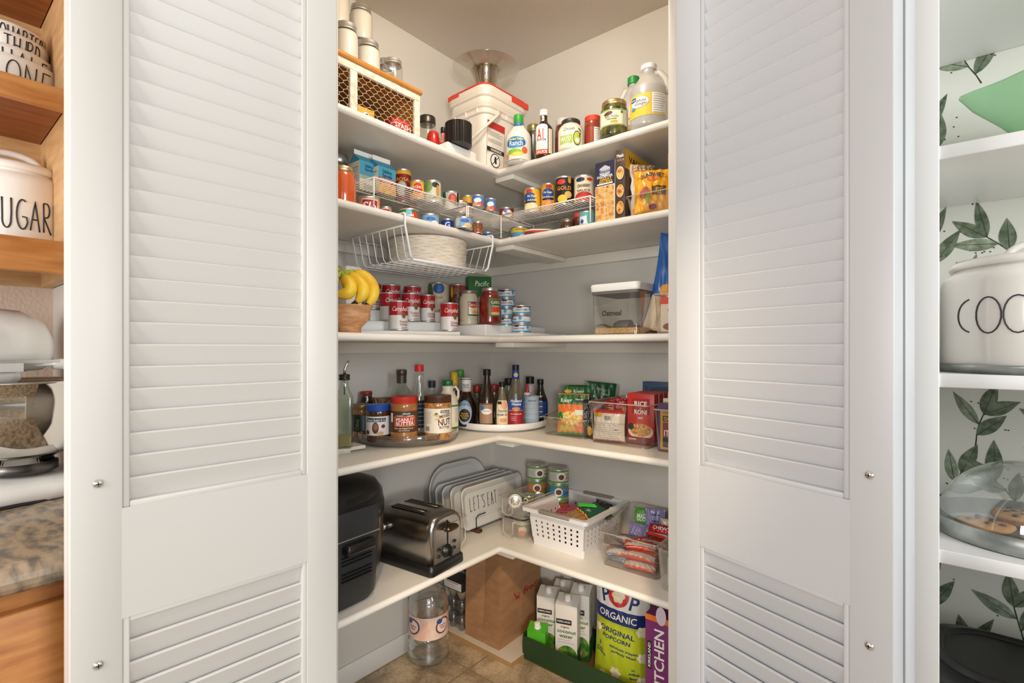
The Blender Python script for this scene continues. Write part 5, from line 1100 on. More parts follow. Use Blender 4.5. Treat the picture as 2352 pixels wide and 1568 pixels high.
def mnb(d, r, h): d.text('MIXED', r * .55, h * .56, .010, BRN, 3, r * .9, 1, 0, .15); d.text('NUT', r * .5, h * .42, .021, BRN, 3, r * 1.0, 1, 0, .08); d.text('BUTTER', r * .5, h * .30, .007, BRN, 3, r * .8); d.rect(r * .2, h * .62, r * .9, h * .68, TXT, 2); d.text('KIRKLAND', r * .55, h * .65, .005, WT, 3, r * .6); d.ell(-r * .1, h * .60, r * .12, h * .03, GRNN, 2); d.ell(-r * .05, h * .56, r * .28, h * .025, P('#d8b880', .5), 2, -.3); d.ell(r * .0, h * .49, r * .22, h * .022, P('#d8b880', .5), 2, .3); d.lines(-r * .95, -r * .4, h * .64, 10, .004, GREY, 2, .0008); d.rect(-r * .95, h * .22, -r * .6, h * .32, GREY, 2)
j2('nut_butter_jar', 'mixed nut butter jar with a brown lid at the right of the clear turntable', 973, 1038, 904, T1, (P('#4a2c1c', .35), .98, .84, 1.0, 1), mnb, (.17, .72, P('#e8dfd0', .5), .85), MOT('#96642f', '#b98a52', None, 90., .2, coat=.7), vb=1013)
j2('nut_spread_jar', 'dark labelled jar with a tan lid at the left rim of the clear turntable', 811, 850, 925, T1, (P('#8c7a4e', .35, .4), 1.0, .84, 1.0), lambda d, r, h: (d.rect(r * .1, h * .22, r * 1.0, h * .68, P('#8aa0a0', .5), 1), d.lines(r * .2, r * .9, h * .64, 9, .005, TXT, 2, .001), d.text('Olive', -r * .5, h * .4, .012, P('#8c8a4a', .5), 2, None, 1, 0, PI / 2)), (.20, .70, P('#16282a', .4), .9), PBM, Z=1.72)
j2('molasses_jar', 'small dark jar with a red and yellow lid behind the tan lidded jar', 826, 857, 897, T1, (P('#d8b02a', .4), .86, .86, .93), None, None, P('#2c1a12', .12, 0, .8), JARP, Z=1.81, extra=lambda t, r, h, p: MB().lathe([(r * .85, h * .93), (r * .87, h * .935), (r * .87, h * .99), (r * .8, h), (0, h)], P('#9c2026', .4), 28).build('lid_top', t))
x, y = at(879, 1.86)
bag('honey_pack', 'brown and red clear pack of granules behind the blue lidded jar', 'bag', x, y, T1, .076, .122, .045, face(x, y, 0), MOT('#5a3018', '#a08068', None, 60., .25, coat=.6), lambda d, w, h: (d.rect(-w * .12, h * .05, w * .42, h * .72, P('#a82a26', .5), 1), d.rect(0, h * .58, w * .22, h * .68, WT, 2), d.lines(-w * .02, w * .34, h * .5, 5, .007, P('#e0a0a0', .5), 2, .001)), 0, 5)
WINEB = [(.95, 0), (1, .02), (1, .50), (.96, .58), (.80, .66), (.52, .72), (.42, .76), (.40, .90)]
j2('spirit_bottle', 'clear round shouldered bottle with a dark foil neck behind the peanut butter', 897, 948, 848, T1, (P('#4a4236', .35, .3), .47, .91, 1.0), None, None, CLRD, WINEB, Z=1.86, cat='bottle', extra=lambda t, r, h, p: (MB().lathe([(r * .44, h * .78), (r * .44, h * .92)], P('#4a4236', .4, .2), 24).build('neck_foil', t), MB().lathe([(0, .004), (r * .95, .004), (r * .97, h * .3), (0, h * .3)], P('#6a5a3a', .2, 0, .5), 24).build('contents', t)))
VB = [(.95, 0), (1, .02), (1, .16), (.94, .19), (1, .22), (1, .52), (.9, .58), (.62, .70), (.60, .78), (.66, .82), (.60, .86), (.5, .88)]
def strl(d, r, h): d.rect(-r * 1.2, h * .08, r * 1.2, h * .48, TXT, 1); [d.rect(-r * .9, h * (.12 + i * .06), r * .9, h * (.13 + i * .06) + .0012, LBLUE, 2) for i in range(6)]
j2('sauce_bottle', 'clear ribbed bottle with a bright red cap and dark striped label', 946, 980, 837, T1, (P('#d8322a', .35), .62, .90, 1.0, 1), strl, (.08, .081, TXT, .1), GLASS('#f4f4f0', 1., .03, .10, .08), VB, Z=1.82, cat='bottle', turn=10)
j2('sauce_bottle', 'clear bottle with a dark blue cap beside the red capped one', 974, 1010, 873, T1, (P('#24303e', .35), .50, .86, 1.0, 1), None, (.1, .5, P('#3a4a52', .5), .8), GLASS('#f4f4f0', 1., .03, .10, .08), [(.95, 0), (1, .03), (1, .5), (.85, .66), (.5, .8), (.45, .86)], Z=1.885, cat='bottle')
def map_(d, r, h): d.rect(-r * 1, h * .10, r * 1.2, h * .14, GRNN, 2); d.rect(-r, h * .52, r * 1.2, h * .55, GRNN, 2); d.ell(-r * .1, h * .42, r * .3, h * .09, P('#d85a2a', .5), 2, .5); d.ell(r * .0, h * .18, r * .3, h * .04, P('#c8502a', .5), 2); d.lines(r * .6, r * 1.1, h * .48, 10, .005, GREY, 2, .001)
j2('syrup_jug', 'cream maple syrup jug with a green cap and loop handle', 1004, 1053, 872, T1, (P('#1f6a3a', .35), .50, .90, 1.0), map_, (.08, .57, P('#e6dcc8', .5), .8), P('#e2d5bf', .35, 0, .3), [(.92, 0), (1, .03), (1, .55), (.92, .66), (.66, .76), (.50, .82), (.56, .88), (.48, .9)], Z=1.80, cat='jug', turn=6, extra=lambda t, r, h, p: MB().tube([(r * .42, 0, h * .86), (r * .75, 0, h * .88), (r * 1.0, 0, h * .80), (r * 1.0, 0, h * .70), (r * .86, 0, h * .62)], r * .13, P('#e2d5bf', .35, 0, .3), 8).build('handle', t))
# --- white turntable
BRB = P('#26140c', .12, 0, .9)
def bbq(d, r, h):
    d.ell(0, h * .30, r * .66, h * .25, P('#86a8c4', .5), 1); d.ell(0, h * .28, r * .60, h * .22, P('#a9c2d4', .5), 2); d.ell(0, h * .24, r * .50, h * .135, TXT, 3); d.ell(0, h * .24, r * .42, h * .11, P('#1c1c14', .5), 4); d.text('Honey', 0, h * .28, .007, YEL, 5); d.text('Barbecue', 0, h * .235, .006, YEL, 5); d.text('Sauce', 0, h * .19, .006, YEL, 5); d.text("SWEET BABY RAY'S", 0, h * .43, .0075, NAVY, 4, r * 1.1, 1, 0, 0, 'c', .007)
def bbqx(t, r, h, p): mb = MB(); mb.lathe([(r * .42, h * .70), (r * .44, h * .70), (r * .44, h * .985), (r * .4, h), (0, h)], WT, 28); mb.lathe([(r * .445, h * .695), (r * .45, h * .70), (r * .45, h * .715), (r * .44, h * .72)], RED, 28); d = D(mb, cylf(r * .44), .004); d.text('Sauce', 0, h * .86, .0075, TXT, 2); d.text('is the Boss!', 0, h * .81, .005, TXT, 2, r * .6); d.rect(-r, h * .965, r, h * .98, NAVY, 2); mb.build('cap', t)
jar('barbecue_sauce_bottle', 'dark barbecue sauce bottle with a white printed cap on the white turntable', 'bottle', pl5(1046, 1097, 866, T2, 1.965), [(.92, 0), (1, .03), (1, .36), (.96, .48), (.8, .58), (.55, .66), (.42, .72)], BRB, None, bbq, (.02, .021, BRB, .1), None, None, -10, bbqx)
def wor(d, r, h): d.rect(-r * .95, h * .07, r * .75, h * .42, P('#a88a6e', .5), 1); d.rect(-r * .95, h * .40, r * .75, h * .415, BRN, 2); d.ell(0, h * .28, r * .62, h * .05, WT, 2); d.ell(-r * .55, h * .34, r * .28, h * .04, P('#3d78c0', .5), 3); d.text('Worcestershire', .001, h * .29, .0035, TXT, 3, r * .9); d.rect(r * .9, h * .05, r * 1.3, h * .45, TXT, 1); d.text('Worcest', r * 1.1, h * .22, .004, WT, 2, None, 1, 0, PI / 2)
NKB = [(.95, 0), (1, .015), (1, .42), (.94, .52), (.62, .66), (.44, .78), (.38, .86), (.36, .91)]
j2('worcestershire_bottle', 'brown worcestershire bottle with a black cap and tan label', 1099, 1138, 847, T2, (BLACK, .46, .89, 1.0, 1), wor, (.05, .051, BRB, .1), P('#2e1a0c', .12, 0, .9), NKB, Z=1.935, cat='bottle', turn=-4)
def ses(d, r, h): d.rect(-r * .92, h * .04, r * .92, h * .60, CREAM, 1); d.ell(r * .3, h * .50, r * .5, h * .09, P('#e8a878', .5), 2); d.rect(-r * .8, h * .52, -r * .1, h * .58, TXT, 3, ) ; d.text('TOASTED', r * .05, h * .37, .0078, TXT, 3, r * 1.35); d.text('SESAME OIL', 0, h * .29, .0072, TXT, 3, r * 1.6); d.ell(r * .2, h * .17, r * .55, h * .05, P('#e8a070', .5), 2)
j2('sesame_oil_bottle', 'small clear sesame oil bottle with a cream label', 1138, 1169, 876, T2, (BLACK, .50, .89, 1.0, 1), ses, (.04, .041, CREAM, .1), GLASS('#cfc0a0', .9, .03, .1, .25), NKB, Z=1.925, cat='bottle')
def hol(d, r, h): d.rect(-r * 1.0, h * .06, r * 1.0, h * .30, P('#9c1c28', .45), 1); d.rect(-r * 1.0, h * .28, r * 1.0, h * .46, P('#1d4ba0', .45), 1); d.rect(-r, h * .275, r, h * .285, P('#d8b050', .4, .4), 2); d.text('Holland', 0, h * .435, .0105, WT, 4, r * 1.35); d.text('House', .001, h * .385, .0105, WT, 4, r * 1.1); d.ell(0, h * .31, r * .5, h * .025, P('#c88a5a', .5), 3); d.text('RED COOKING WINE', 0, h * .225, .0042, WT, 3, r * 1.3); d.lines(-r * .6, r * .0, h * .18, 3, .006, WT, 2, .001)
def holx(t, r, h, p): mb = MB(); mb.lathe([(r * .38, h * .76), (r * .45, h * .765), (r * .42, h * .90), (r * .4, h * .905)], P('#1d4ba0', .4), 24); D(mb, cylf(r * .45), .004).ell(0, h * .84, r * .28, h * .035, P('#d8b878', .5), 1); mb.build('neck_label', t)
j2('cooking_wine_bottle', 'tall cooking wine bottle with a blue and red label', 1165, 1204, 837, T2, (P('#1c2230', .35), .42, .91, 1.0, 1), hol, (.05, .051, NAVY, .1), GLASS('#cfc4ae', .9, .03, .1, .12), NKB, Z=1.925, cat='bottle', extra=holx, turn=3)
CUP = P('#c4d6e6', .35, 0, .2)
x, y, r, h = PL(1202, 1240, 905, T2, 2.0)
c = thing('measuring_cup', 'pale blue measuring cup, lowest of its stack on the white turntable', 'cup', x, y, T2 + .0003, face(x, y, 12), 'stacked pale blue measuring cups')
MB().lathe([(0, 0), (r * .82, 0), (r * .9, .003), (r * .96, .027), (r, .028), (r, .0295), (r * .93, .0295), (r * .8, .004), (0, .003)], CUP, 32).build('cup_body', c)
MB().bbox(r * .9, -.005, .026, r * 1.35, .005, .0295, CUP, .0014).build('handle', c)
for k, nm in enumerate(('second from the bottom', 'middle one', 'second from the top')):
    dup(c, (x, y, T2 + .0003 + .0205 * (k + 1)), None, 'pale blue measuring cup, %s of its stack on the white turntable' % nm)
c = dup(c, (x, y, T2 + .0003 + .0205 * 4), None, 'pale blue measuring cup with black lettering on top of its stack')
mb = MB(); D(mb, cylf(r * .955), .004).text('MEASURE', -r * .1, .013, .0042, TXT, 4, r * .95); mb.build('lettering', c)
j2('squeeze_bottle', 'little clear squeeze bottle with a red tip behind the pale cups', 1200, 1222, 892, T2, (P('#dfe2e0', .4), .72, .82, .9), None, None, GLASS('#e6e8e6', .8, .1, .08, .25), [(.9, 0), (1, .05), (1, .7), (.7, .84)], Z=2.01, cat='bottle', extra=lambda t, r, h, p: MB().lathe([(r * .4, h * .9), (r * .3, h * 1.0), (r * .22, h * 1.14), (0, h * 1.15)], P('#c8302c', .4), 16).build('red_tip', t))
j2('salt_grinder', 'pink salt grinder with a black cap behind the pale cups', 1207, 1228, 864, T2, (BLACK, .95, .84, 1.0, 1), None, None, MOT('#b8a0b0', '#e6dce4', None, 160., .3, coat=.5), [(1, 0), (1, .5), (.75, .66), (.9, .84)], Z=2.10, cat='grinder')
j2('soy_sauce_bottle', 'dark blue labelled soy sauce bottle at the right of the white turntable', 1224, 1259, 870, T2, (BLACK, .42, .88, 1.0), lambda d, r, h: d.rect(-r, h * .15, r, h * .5, P('#1a3a78', .45), 1), (.1, .101, BLACK, .1), P('#15100e', .12, 0, .8), NKB, Z=2.065, cat='bottle')
j2('pepper_jar', 'clear spice jar with a black lid behind the cooking wine', 1158, 1180, 868, T2, (BLACK, .95, .84, 1.0), lambda d, r, h: d.rect(-r, h * .2, r, h * .6, P('#7a7a4a', .5), 1), (.1, .101, WT, .1), GLASS('#d8d8d4', .9, .03, .1, .2), JARP, Z=2.09)
j2('hot_sauce_bottle', 'dark bottle with a stacked yellow cap behind the syrup jug', 1031, 1056, 853, T2, (YEL, .66, .74, .86), None, (.1, .6, P('#4a1a18', .5), .8), P('#2a1612', .12, 0, .8), [(1, 0), (1, .55), (.62, .72)], Z=2.0, cat='bottle', extra=lambda t, r, h, p: MB().lathe([(r * .6, h * .86), (r * .62, h * .87), (r * .62, h * .99), (0, h)], P('#e0b82c', .4), 24).build('upper_cap', t))
j2('sauce_bottle', 'clear bottle with a leaf green cap behind the barbecue sauce', 1044, 1070, 849, T2, (P('#4a9a42', .4), .72, .86, 1.0), None, (.1, .6, P('#5a4a3a', .5), .8), CLRD, [(1, 0), (1, .6), (.65, .80)], Z=2.10, cat='bottle')
HRB = MOT('#4a4c30', '#7c7c5c', None, 120., .4, coat=.5)
for (a, b, v, Z, m, lab) in ((1087, 1104, 884, 2.10, '#a82428', 'spice jar with a red lid just left of the green lidded one'), (1091, 1121, 882, 2.18, '#1f6a42', 'spice jar with a dark green lid behind the worcestershire bottle'), (1124, 1146, 882, 2.16, '#a82428', 'spice jar with a red lid behind the sesame oil')):
    j2('spice_jar', lab, a, b, v, T2, (P(m, .4), 1.0, .80, 1.0), None, None, HRB, [(1, 0), (1, .7), (.95, .78)], Z=Z)
# --- oil bottle on its coaster
x, y = at(791, 1.535)
t = thing('serving_board', 'small white painted wooden board under the oil bottle at the door edge', 'board', x - .04, y - .045, Z2 + .0003, math.radians(88))
MB().bbox(-.09, -.052, .005, .112, .045, .016, MOT('#cfc2b0', '#e8e0d4', None, 30., .6), .002).bbox(-.07, -.052, 0, .06, .045, .0055, MOT('#cfc2b0', '#e8e0d4', None, 30., .6), .001).build('board', t)
OILG = GLASS('#eef4ea', 1., .02, .10, .03); bo = Z2 + .0165
hh = hz(868, 1.535) - bo
t = thing('oil_bottle', 'square glass olive oil bottle with a steel pourer at the left door edge', 'bottle', x, y, bo, math.radians(50)); w = .0235
MB().loft([(rrect(w * .95, w * .95, .004), 0), (rrect(w, w, .005), .004), (rrect(w, w, .005), hh * .70), (rrect(w * .93, w * .93, .01), hh * .76), (rrect(.014, .014, .013), hh * .86), (rrect(.0125, .0125, .012), hh * .95), (rrect(.014, .014, .013), hh)], OILG, False, True, True).build('bottle_body', t)
MB().loft([(rrect(w * .86, w * .86, .004), .007), (rrect(w * .9, w * .9, .004), hh * .19)], P('#8a7a12', .1, 0, .5)).build('oil', t)
MB().loft([(rrect(w * .80, w * .80, .004), hh * .195), (rrect(w * .8, w * .8, .004), hh * .68)], GLASS('#eef2ea', .3, .1, .02, .14)).build('inner_film', t)
mb = MB(); mb.lathe([(.013, hh * .97), (.0165, hh * .975), (.0165, hh * 1.0), (.014, hh * 1.01), (.0165, hh * 1.02), (.0165, hh * 1.05), (.006, hh * 1.06), (0, hh * 1.06)], P('#2a2820', .3), 24); mb.build('stopper', t)
mb = MB(); mb.tube([(0, 0, hh * 1.04), (.001, 0, hh * 1.12), (.006, 0, hh * 1.19), (.013, 0, hh * 1.25)], .0042, CHROME, 10, False, True, [1, 1, .85, .75]); mb.tube([(0, 0, hh * .76), (0, 0, hh * .99)], .002, P('#2a2820', .3), 6); mb.build('pourer', t)
# --- bins on the right arm
bin_('clear_bin', 'clear plastic bin of green noodle packets on the shelf beside the white turntable', .487, -.266, Z2, .672, -.03, .105, None, .067)
bin_('clear_bin', 'deep clear plastic bin holding the red and white noodle packet and rice box', .699, -.292, Z2, .915, -.03, .139)
bin_('clear_bin', 'clear plastic bin at the right door edge with the purple edged pouch', .935, -.300, Z2, 1.12, -.05, .132)
KG = P('#1f6a34', .35, 0, .3); PAS = MOT('#d8a840', '#f0d890', None, 110.)
def kn(d, w, h): d.rect(-w * .49, h * .74, w * .49, h * .97, KG, 1); d.rect(w * .02, h * .78, w * .46, h * .9, P('#1c3a22', .5), 2); d.text('Knorr', -w * .23, h * .83, .015, WT, 4, w * .38, 1, .15); d.text('Pasta Sides', w * .25, h * .86, .006, WT, 4, w * .34); d.rect(-w * .45, h * .54, w * .49, h * .73, ORG, 1); d.ell(-w * .05, h * .40, w * .36, h * .17, PAS, 2); d.ell(-w * .40, h * .45, w * .1, h * .1, GRNN, 2); d.rect(w * .08, h * .48, w * .36, h * .60, P('#dfe6d0', .5), 3); d.rect(-w * .4, h * .10, w * .1, h * .22, P('#c8b040', .5), 3); d.rect(w * .1, h * .1, w * .45, h * .22, ORG, 3); d.rect(-w * .49, 0, w * .49, h * .06, GRNN, 2)
bz = Z2 + .004
x, y = at(1298, 1.80); bag('pasta_packet', 'green and orange pasta packet at the front of the left clear bin', 'packet', x + .008, y + .035, bz, .115, .150, .02, face(x, y, -12), P('#c8843a', .35, 0, .3), kn, 10, 21, 'noodle packets in the left bin')
def kn2(d, w, h): d.text('Knorr', 0, h * .88, .011, WT, 3, None, 1, .15); d.ell(-w * .35, h * .88, w * .12, h * .04, YEL, 2); d.rect(w * .2, h * .7, w * .45, h * .85, TXT, 2); d.ell(0, h * .4, w * .4, h * .2, PAS, 2)
x, y = at(1316, 1.88); bag('pasta_packet', 'green pasta packet second from the front of the left clear bin', 'packet', x + .01, y + .025, bz, .115, .172, .016, face(x, y, 4), KG, kn2, 8, 22, 'noodle packets in the left bin')
def isd(d, w, h): d.text('Italian', 0, h * .86, .012, P('#b8d0b0', .5), 3, None, 0, .2, -.15); d.text('Sides', w * .12, h * .77, .012, P('#b8d0b0', .5), 3, None, 0, .2, -.15); d.ell(0, h * .5, w * .4, h * .15, P('#3a7a70', .5), 2)
x, y = at(1372, 1.915); bag('pasta_packet', 'dark green packet with script lettering tilted behind the others', 'packet', x, y, bz, .115, .185, .016, face(x, y, 10), P('#17502a', .35, 0, .3), isd, 3, 23, 'noodle packets in the left bin').rotation_euler.y = .10
x, y = at(1338, 1.955); bag('pasta_packet', 'rearmost dark green packet against the back wall', 'packet', x, y, bz, .12, .170, .016, face(x, y, -5), P('#123a20', .35, 0, .3), None, 3, 24, 'noodle packets in the left bin')
x, y = at(1336, 1.735); bag('coffee_bag', 'glossy black bag squeezed at the right of the left clear bin', 'bag', x + .004, y + .045, bz, .050, .133, .030, face(x, y, -35), P('#16181c', .2, 0, .6), lambda d, w, h: (d.lines(-w * .3, w * .3, h * .7, 14, .006, GREY, 1, .001), d.ell(w * .2, h * .2, w * .2, h * .12, P('#b08a30', .5), 2)), 0, 25, None, 'bag_body', 0, 1, 0, 2.)
def rmn(d, w, h):
    d.rect(-w * .5, h * .90, w * .5, h, RED, 1); d.rect(-w * .46, h * .78, -w * .18, h * .90, P('#c8a82a', .5), 3); d.rect(-w * .1, h * .68, w * .12, h * .82, LGREY, 2); [d.rect(-w * .09 + i * .0026, h * .69, -w * .09 + i * .0026 + .0012, h * .81, TXT, 3) for i in range(8)]; d.rect(-w * .5, h * .56, w * .5, h * .60, LGREY, 2); d.lines(-w * .42, w * .46, h * .52, 10, .0068, GREY, 2, .0011); d.rect(-w * .5, 0, w * .5, h * .05, RED, 2); d.text('GLC', w * .3, h * .40, .005, TXT, 3)
x, y = at(1397, 1.70); bag('ramen_packet', 'white and red noodle packet standing at the front of the deep clear bin', 'packet', x + .002, y - .0, bz, .112, .106, .045, math.radians(9), P('#e2dccf', .35, 0, .3), rmn, 4, 26)
def ror(d, w, h): d.rect(-w * .33, h * .58, w * .33, h * .90, P('#9a1a18', .45), 1); d.text('RICE', 0, h * .80, .0145, WT, 3, w * .48); d.text('RONI', 0, h * .63, .0145, WT, 3, w * .48); d.text('a', 0, h * .715, .008, YEL, 3); d.text('BEEF', 0, h * .51, .006, WT, 3); d.ell(0, h * .24, w * .46, h * .155, P('#e8dcc8', .5), 2); d.ell(0, h * .27, w * .38, h * .13, MOT('#a8682a', '#e0b060', None, 130.), 3); d.ell(-w * .36, h * .33, w * .11, h * .07, TXT, 4); d.rect(-w * .5, 0, w * .5, h * .13, P('#7a1a1c', .5), 3); d.text('GOOD', -w * .3, h * .08, .006, WT, 4)
xa, Z = on_y(1441, -.225); xb, _ = on_y(1503, -.225)
gR = 'red rice boxes in the deep clear bin'
rb = boxthing('rice_box', 'red rice box with white lettering at the front of its row', xa, -.225, bz, xb, -.196, hz(902, Z), P('#c22a22', .4), ror, group=gR)
w_ = xb - xa
RB_ = [boxthing('rice_box', lab, xa + dx, -.195 + .030 * k, bz, xb + dx, -.167 + .030 * k, hz(902, Z) + .001 * k, P('#a8241f', .4), lambda d, w, h: (d.lines(-w * .3, w * .3, h * .9, 2, .01, WT, 1, .003)), group=gR) for k, (dx, lab) in enumerate(((.004, 'red rice box second in its row in the deep bin'), (.007, 'red rice box third in its row in the deep bin'), (.010, 'red rice box fourth in its row in the deep bin')))]
def whale(d, w, h): d.ell(-.0, h * .86, w * .34, h * .06, P('#20364e', .5), 1); d.ell(w * .3, h * .90, w * .10, h * .075, RED, 2); d.poly([(-w * .36, h * .86), (-w * .45, h * .93), (-w * .42, h * .80)], P('#20364e', .5), 1)
xa2, Z = on_y(1475, -.055); boxthing('fish_box', 'dark blue box with a whale shaped print at the back of the shelf', xa2, -.052, Z2, xa2 + .17, -.0195, hz(876, Z), P('#3a5470', .45), whale)
for (u, Zz, s_, sd, lab) in ((1415, 1.86, .05, 31, 'crinkled red snack wrapper left of the others in the deep bin'), (1432, 1.80, .055, 32, 'crinkled red snack wrapper beside the red rice box'), (1402, 1.82, .05, 33, 'crinkled red wrapper just above the white noodle packet')):
    x, y = at(u, Zz); bag('snack_wrapper', lab, 'wrapper', x, y, bz + .001, s_, .128 + .003 * (sd % 3), .02, face(x, y, sd), P('#b3202a', .25, 0, .6), lambda d, w, h: (d.ell(w * .1, h * .7, w * .2, h * .06, YEL, 1), d.lines(-w * .3, w * .2, h * .9, 3, .008, WT, 1, .002)), 6, sd, 'red snack wrappers in the deep bin', 'bag_body', 1, 1., 0, 2.)
def ita(d, w, h): d.rect(-w * .5, 0, w * .5, h, P('#4a2c5a', .5), 1); d.rect(-w * .42, h * .03, w * .5, h * .85, P('#c8993a', .5), 2); d.text('YOU MAKE', -w * .1, h * .80, .007, BRN, 3, w * .5); d.rect(-w * .35, h * .62, w * .5, h * .74, TXT, 3); d.text('GOOD', -w * .1, h * .68, .011, YEL, 4); d.rect(-w * .35, h * .30, w * .5, h * .60, P('#8c1f24', .5), 3); d.ell(w * .0, h * .52, w * .2, h * .09, P('#2c4a2a', .5), 4); d.text('ITAL', -w * .14, h * .38, .017, WT, 5, w * .36); d.rect(-w * .35, h * .08, w * .5, h * .29, TXT, 3); d.text('Dress', -w * .05, h * .22, .009, YEL, 4, None, 0, .2); d.text('HERBS', -w * .1, h * .13, .006, YEL, 4)
xa3, Z = on_y(1511, -.287); boxthing('seasoning_packet', 'yellow and purple dressing mix packet at the right door edge', xa3, -.288, bz, xa3 + .11, -.268, hz(925, Z), P('#4a2c5a', .45), ita)
for k, (hh_, m, lab) in enumerate(((.158, '#d8cbb8', 'cream packet directly behind the dressing mix packet'), (.172, '#d8a83a', 'yellow packet third from the front in the right bin'), (.182, '#e6dccb', 'pale packet at the back of the right bin'))):
    boxthing('seasoning_packet', lab, xa3 + .006 + .004 * k, -.262 + .026 * k, bz, xa3 + .12, -.244 + .026 * k, bz + hh_, P(m, .5), lambda d, w, h: d.rect(-w * .5, h * .9, w * .5, h * .94, P('#c8a050', .5), 1))
# ================================================================ SHELF 1
AF = P('#141414', .32, 0, .3); AFD = P('#2a2c2e', .45)
cx, cy = .208, -.975
t = thing('air_fryer', 'tall black air fryer with a brushed steel band at the left door edge', 'air fryer', cx, cy, Z1 + .0003, math.radians(4))
H_ = hz(1083, 1.50) - Z1
H_ = .338
def af(k, z, r=.11, dx=0): return ([(px + dx, py) for px, py in rrect(.145 * k, .160 * k, r * k, 7)], z)
MB().loft([af(.80, 0), af(.86, .008), af(.89, .04), af(.90, .045)], AF, True).build('base', t)
MB().loft([af(.90, .044), af(.955, .10), af(.985, .16), af(.99, .225)], MOT('#9a8a78', '#bfae9a', None, 30., .3, (40, 40, 1), 0., 4., .3, .7, 0., 1.), False).build('steel_band', t)
MB().loft([af(.985, .222), af(1.01, .230), af(1.01, .26), af(.97, .30), af(.86, H_ - .012), af(.66, H_ - .002), af(.3, H_)], AF, True).build('lid_housing', t)
mb = MB(); mb.loft([([(px + .075, py) for px, py in rrect(.078 * k, .100 * k, .045, 6)], z) for k, z in ((.80, .004), (.90, .02), (.97, .10), (1.0, .20), (1.0, .262), (.97, .272))], AFD, True)
for z in (.085, .095, .105, .13, .14, .15): mb.bbox(.147, -.05, z, .158, .05, z + .003, P('#101112', .4), .001)
mb.build('basket_front', t)
mb = MB(); mb.bbox(.150, -.080, .197, .157, .078, .199, P('#cfc6b8', .3, .7), .0005); mb.bbox(.145, -.05, .160, .180, .05, .188, AF, .008); mb.build('handle', t)
MB().lathe([(0, 0), (.012, 0), (.012, .004), (0, .004)], DARKM, 12, True, -.02, .1).build('foot', t)
# toaster
TS = MOT('#a5a29d', '#b5b1ab', None, 18., .24, (30, 1, 1), 0, 4, .3, .7, 0, 1.); TSF = MOT('#b0acaa', '#c4c1bd', None, 18., .33, (1, 1, 40), 0, 4, .3, .7, 0, 1.)
rz = math.atan2(.151, -.019)
t = thing('toaster', 'two-slot steel and black toaster with lever and dial on the lowest shelf', 'toaster', .245, -.648, Z1 + .0003, rz - PI / 2 + math.radians(-1))
Lx, Wy, Hh = .128, .078, .183
def arch(k, off=0):  # body section in (y,z): rounded top corners
    w = Wy - off; pts = [(-w, .022)]
    for cx_, a0 in ((-w + .045, 180), (w - .045, 90)):
        for i in range(7): a = math.radians(a0 - 90 * i / 6); pts.append((cx_ + .045 * C_(a), Hh - .045 - off + .045 * S(a)))
    pts.append((w, .022)); return pts
mb = MB(); secs = []
for x_, off in ((-Lx, .012), (-Lx + .006, .003), (-Lx + .02, 0), (Lx - .022, 0), (Lx - .008, .002), (Lx - .002, .006), (Lx, .012)): secs.append(([(x_, a, b - (0 if b > .03 else 0)) for a, b in arch(1, off)], 0))
mb.loft(secs, TS, True); mb.build('steel_shell', t)
mb = MB(); mb.loft([(rrect(Lx + .006, Wy + .004, .014), 0), (rrect(Lx + .008, Wy + .006, .016), .004), (rrect(Lx + .007, Wy + .005, .016), .026), (rrect(Lx + .002, Wy, .014), .032)], P('#181716', .35)); mb.build('base', t)
for s_ in (-1, 1):
    mb = MB(); mb.bbox(-Lx + .045, s_ * .032 - .0165, Hh - .001, Lx - .055, s_ * .032 + .0165, Hh + .0016, P('#8a8680', .3, 1.), .0008); mb.bbox(-Lx + .052, s_ * .032 - .0125, Hh + .0008, Lx - .062, s_ * .032 + .0125, Hh + .0022, P('#0c0b0a', .6), .0005); mb.tube([(-Lx + .055, s_ * .032 - .006, Hh + .003), (Lx - .065, s_ * .032 - .006, Hh + .003)], .0009, GOLD, 5); mb.build('bread_slot', t)
fx = Lx + .0005
MB().box(Lx - .002, -.058, .036, fx + .0012, .058, .145, TSF).build('front_plate', t)
MB().box(Lx - .001, -.003, .075, fx + .002, .003, .160, P('#0f0e0e', .6)).build('lever_slot', t)
mb = MB(); mb.X = Matrix.Translation((fx + .016, 0, .139)); mb.loft([(rrect(.012, .026, .011), -.007), (rrect(.016, .030, .014), -.002), (rrect(.016, .030, .014), .003), (rrect(.011, .025, .01), .007)], P('#5a4a3c', .25, .8)); mb.X = None; mb.box(fx, -.003, .134, fx + .016, .003, .142, DARKM); mb.build('lever', t)
mb = MB(); mb.X = Matrix.Translation((fx + .001, -.004, .062)) @ Matrix.Rotation(PI / 2, 4, 'Y'); mb.lathe([(0, 0), (.021, 0), (.021, .003), (.018, .004), (.016, .015), (0, .015)], P('#141312', .3), 24); mb.box(-.015, -.0035, .013, .015, .0035, .021, P('#1d1b1a', .3)); mb.build('browning_dial', t)
for (a, b) in ((-.044, .078), (-.044, .055), (.034, .082), (.034, .060)):
    mb = MB(); mb.X = Matrix.Translation((fx + .001, a, b)) @ Matrix.Rotation(PI / 2, 4, 'Y'); mb.lathe([(0, 0), (.0075, 0), (.0075, .002), (.0055, .0045), (0, .0045)], P('#2a2826', .3, .3), 16, True, 0, 0, .7, 1.1); mb.build('button', t)
mb = MB(); mb.X = Matrix.Translation((-.075, -Wy - .001, .125)) @ Matrix.Rotation(PI / 2, 4, 'X'); mb.lathe([(0, 0), (.011, 0), (.011, .014), (.009, .017), (0, .017)], CHROME, 20); mb.build('side_knob', t)
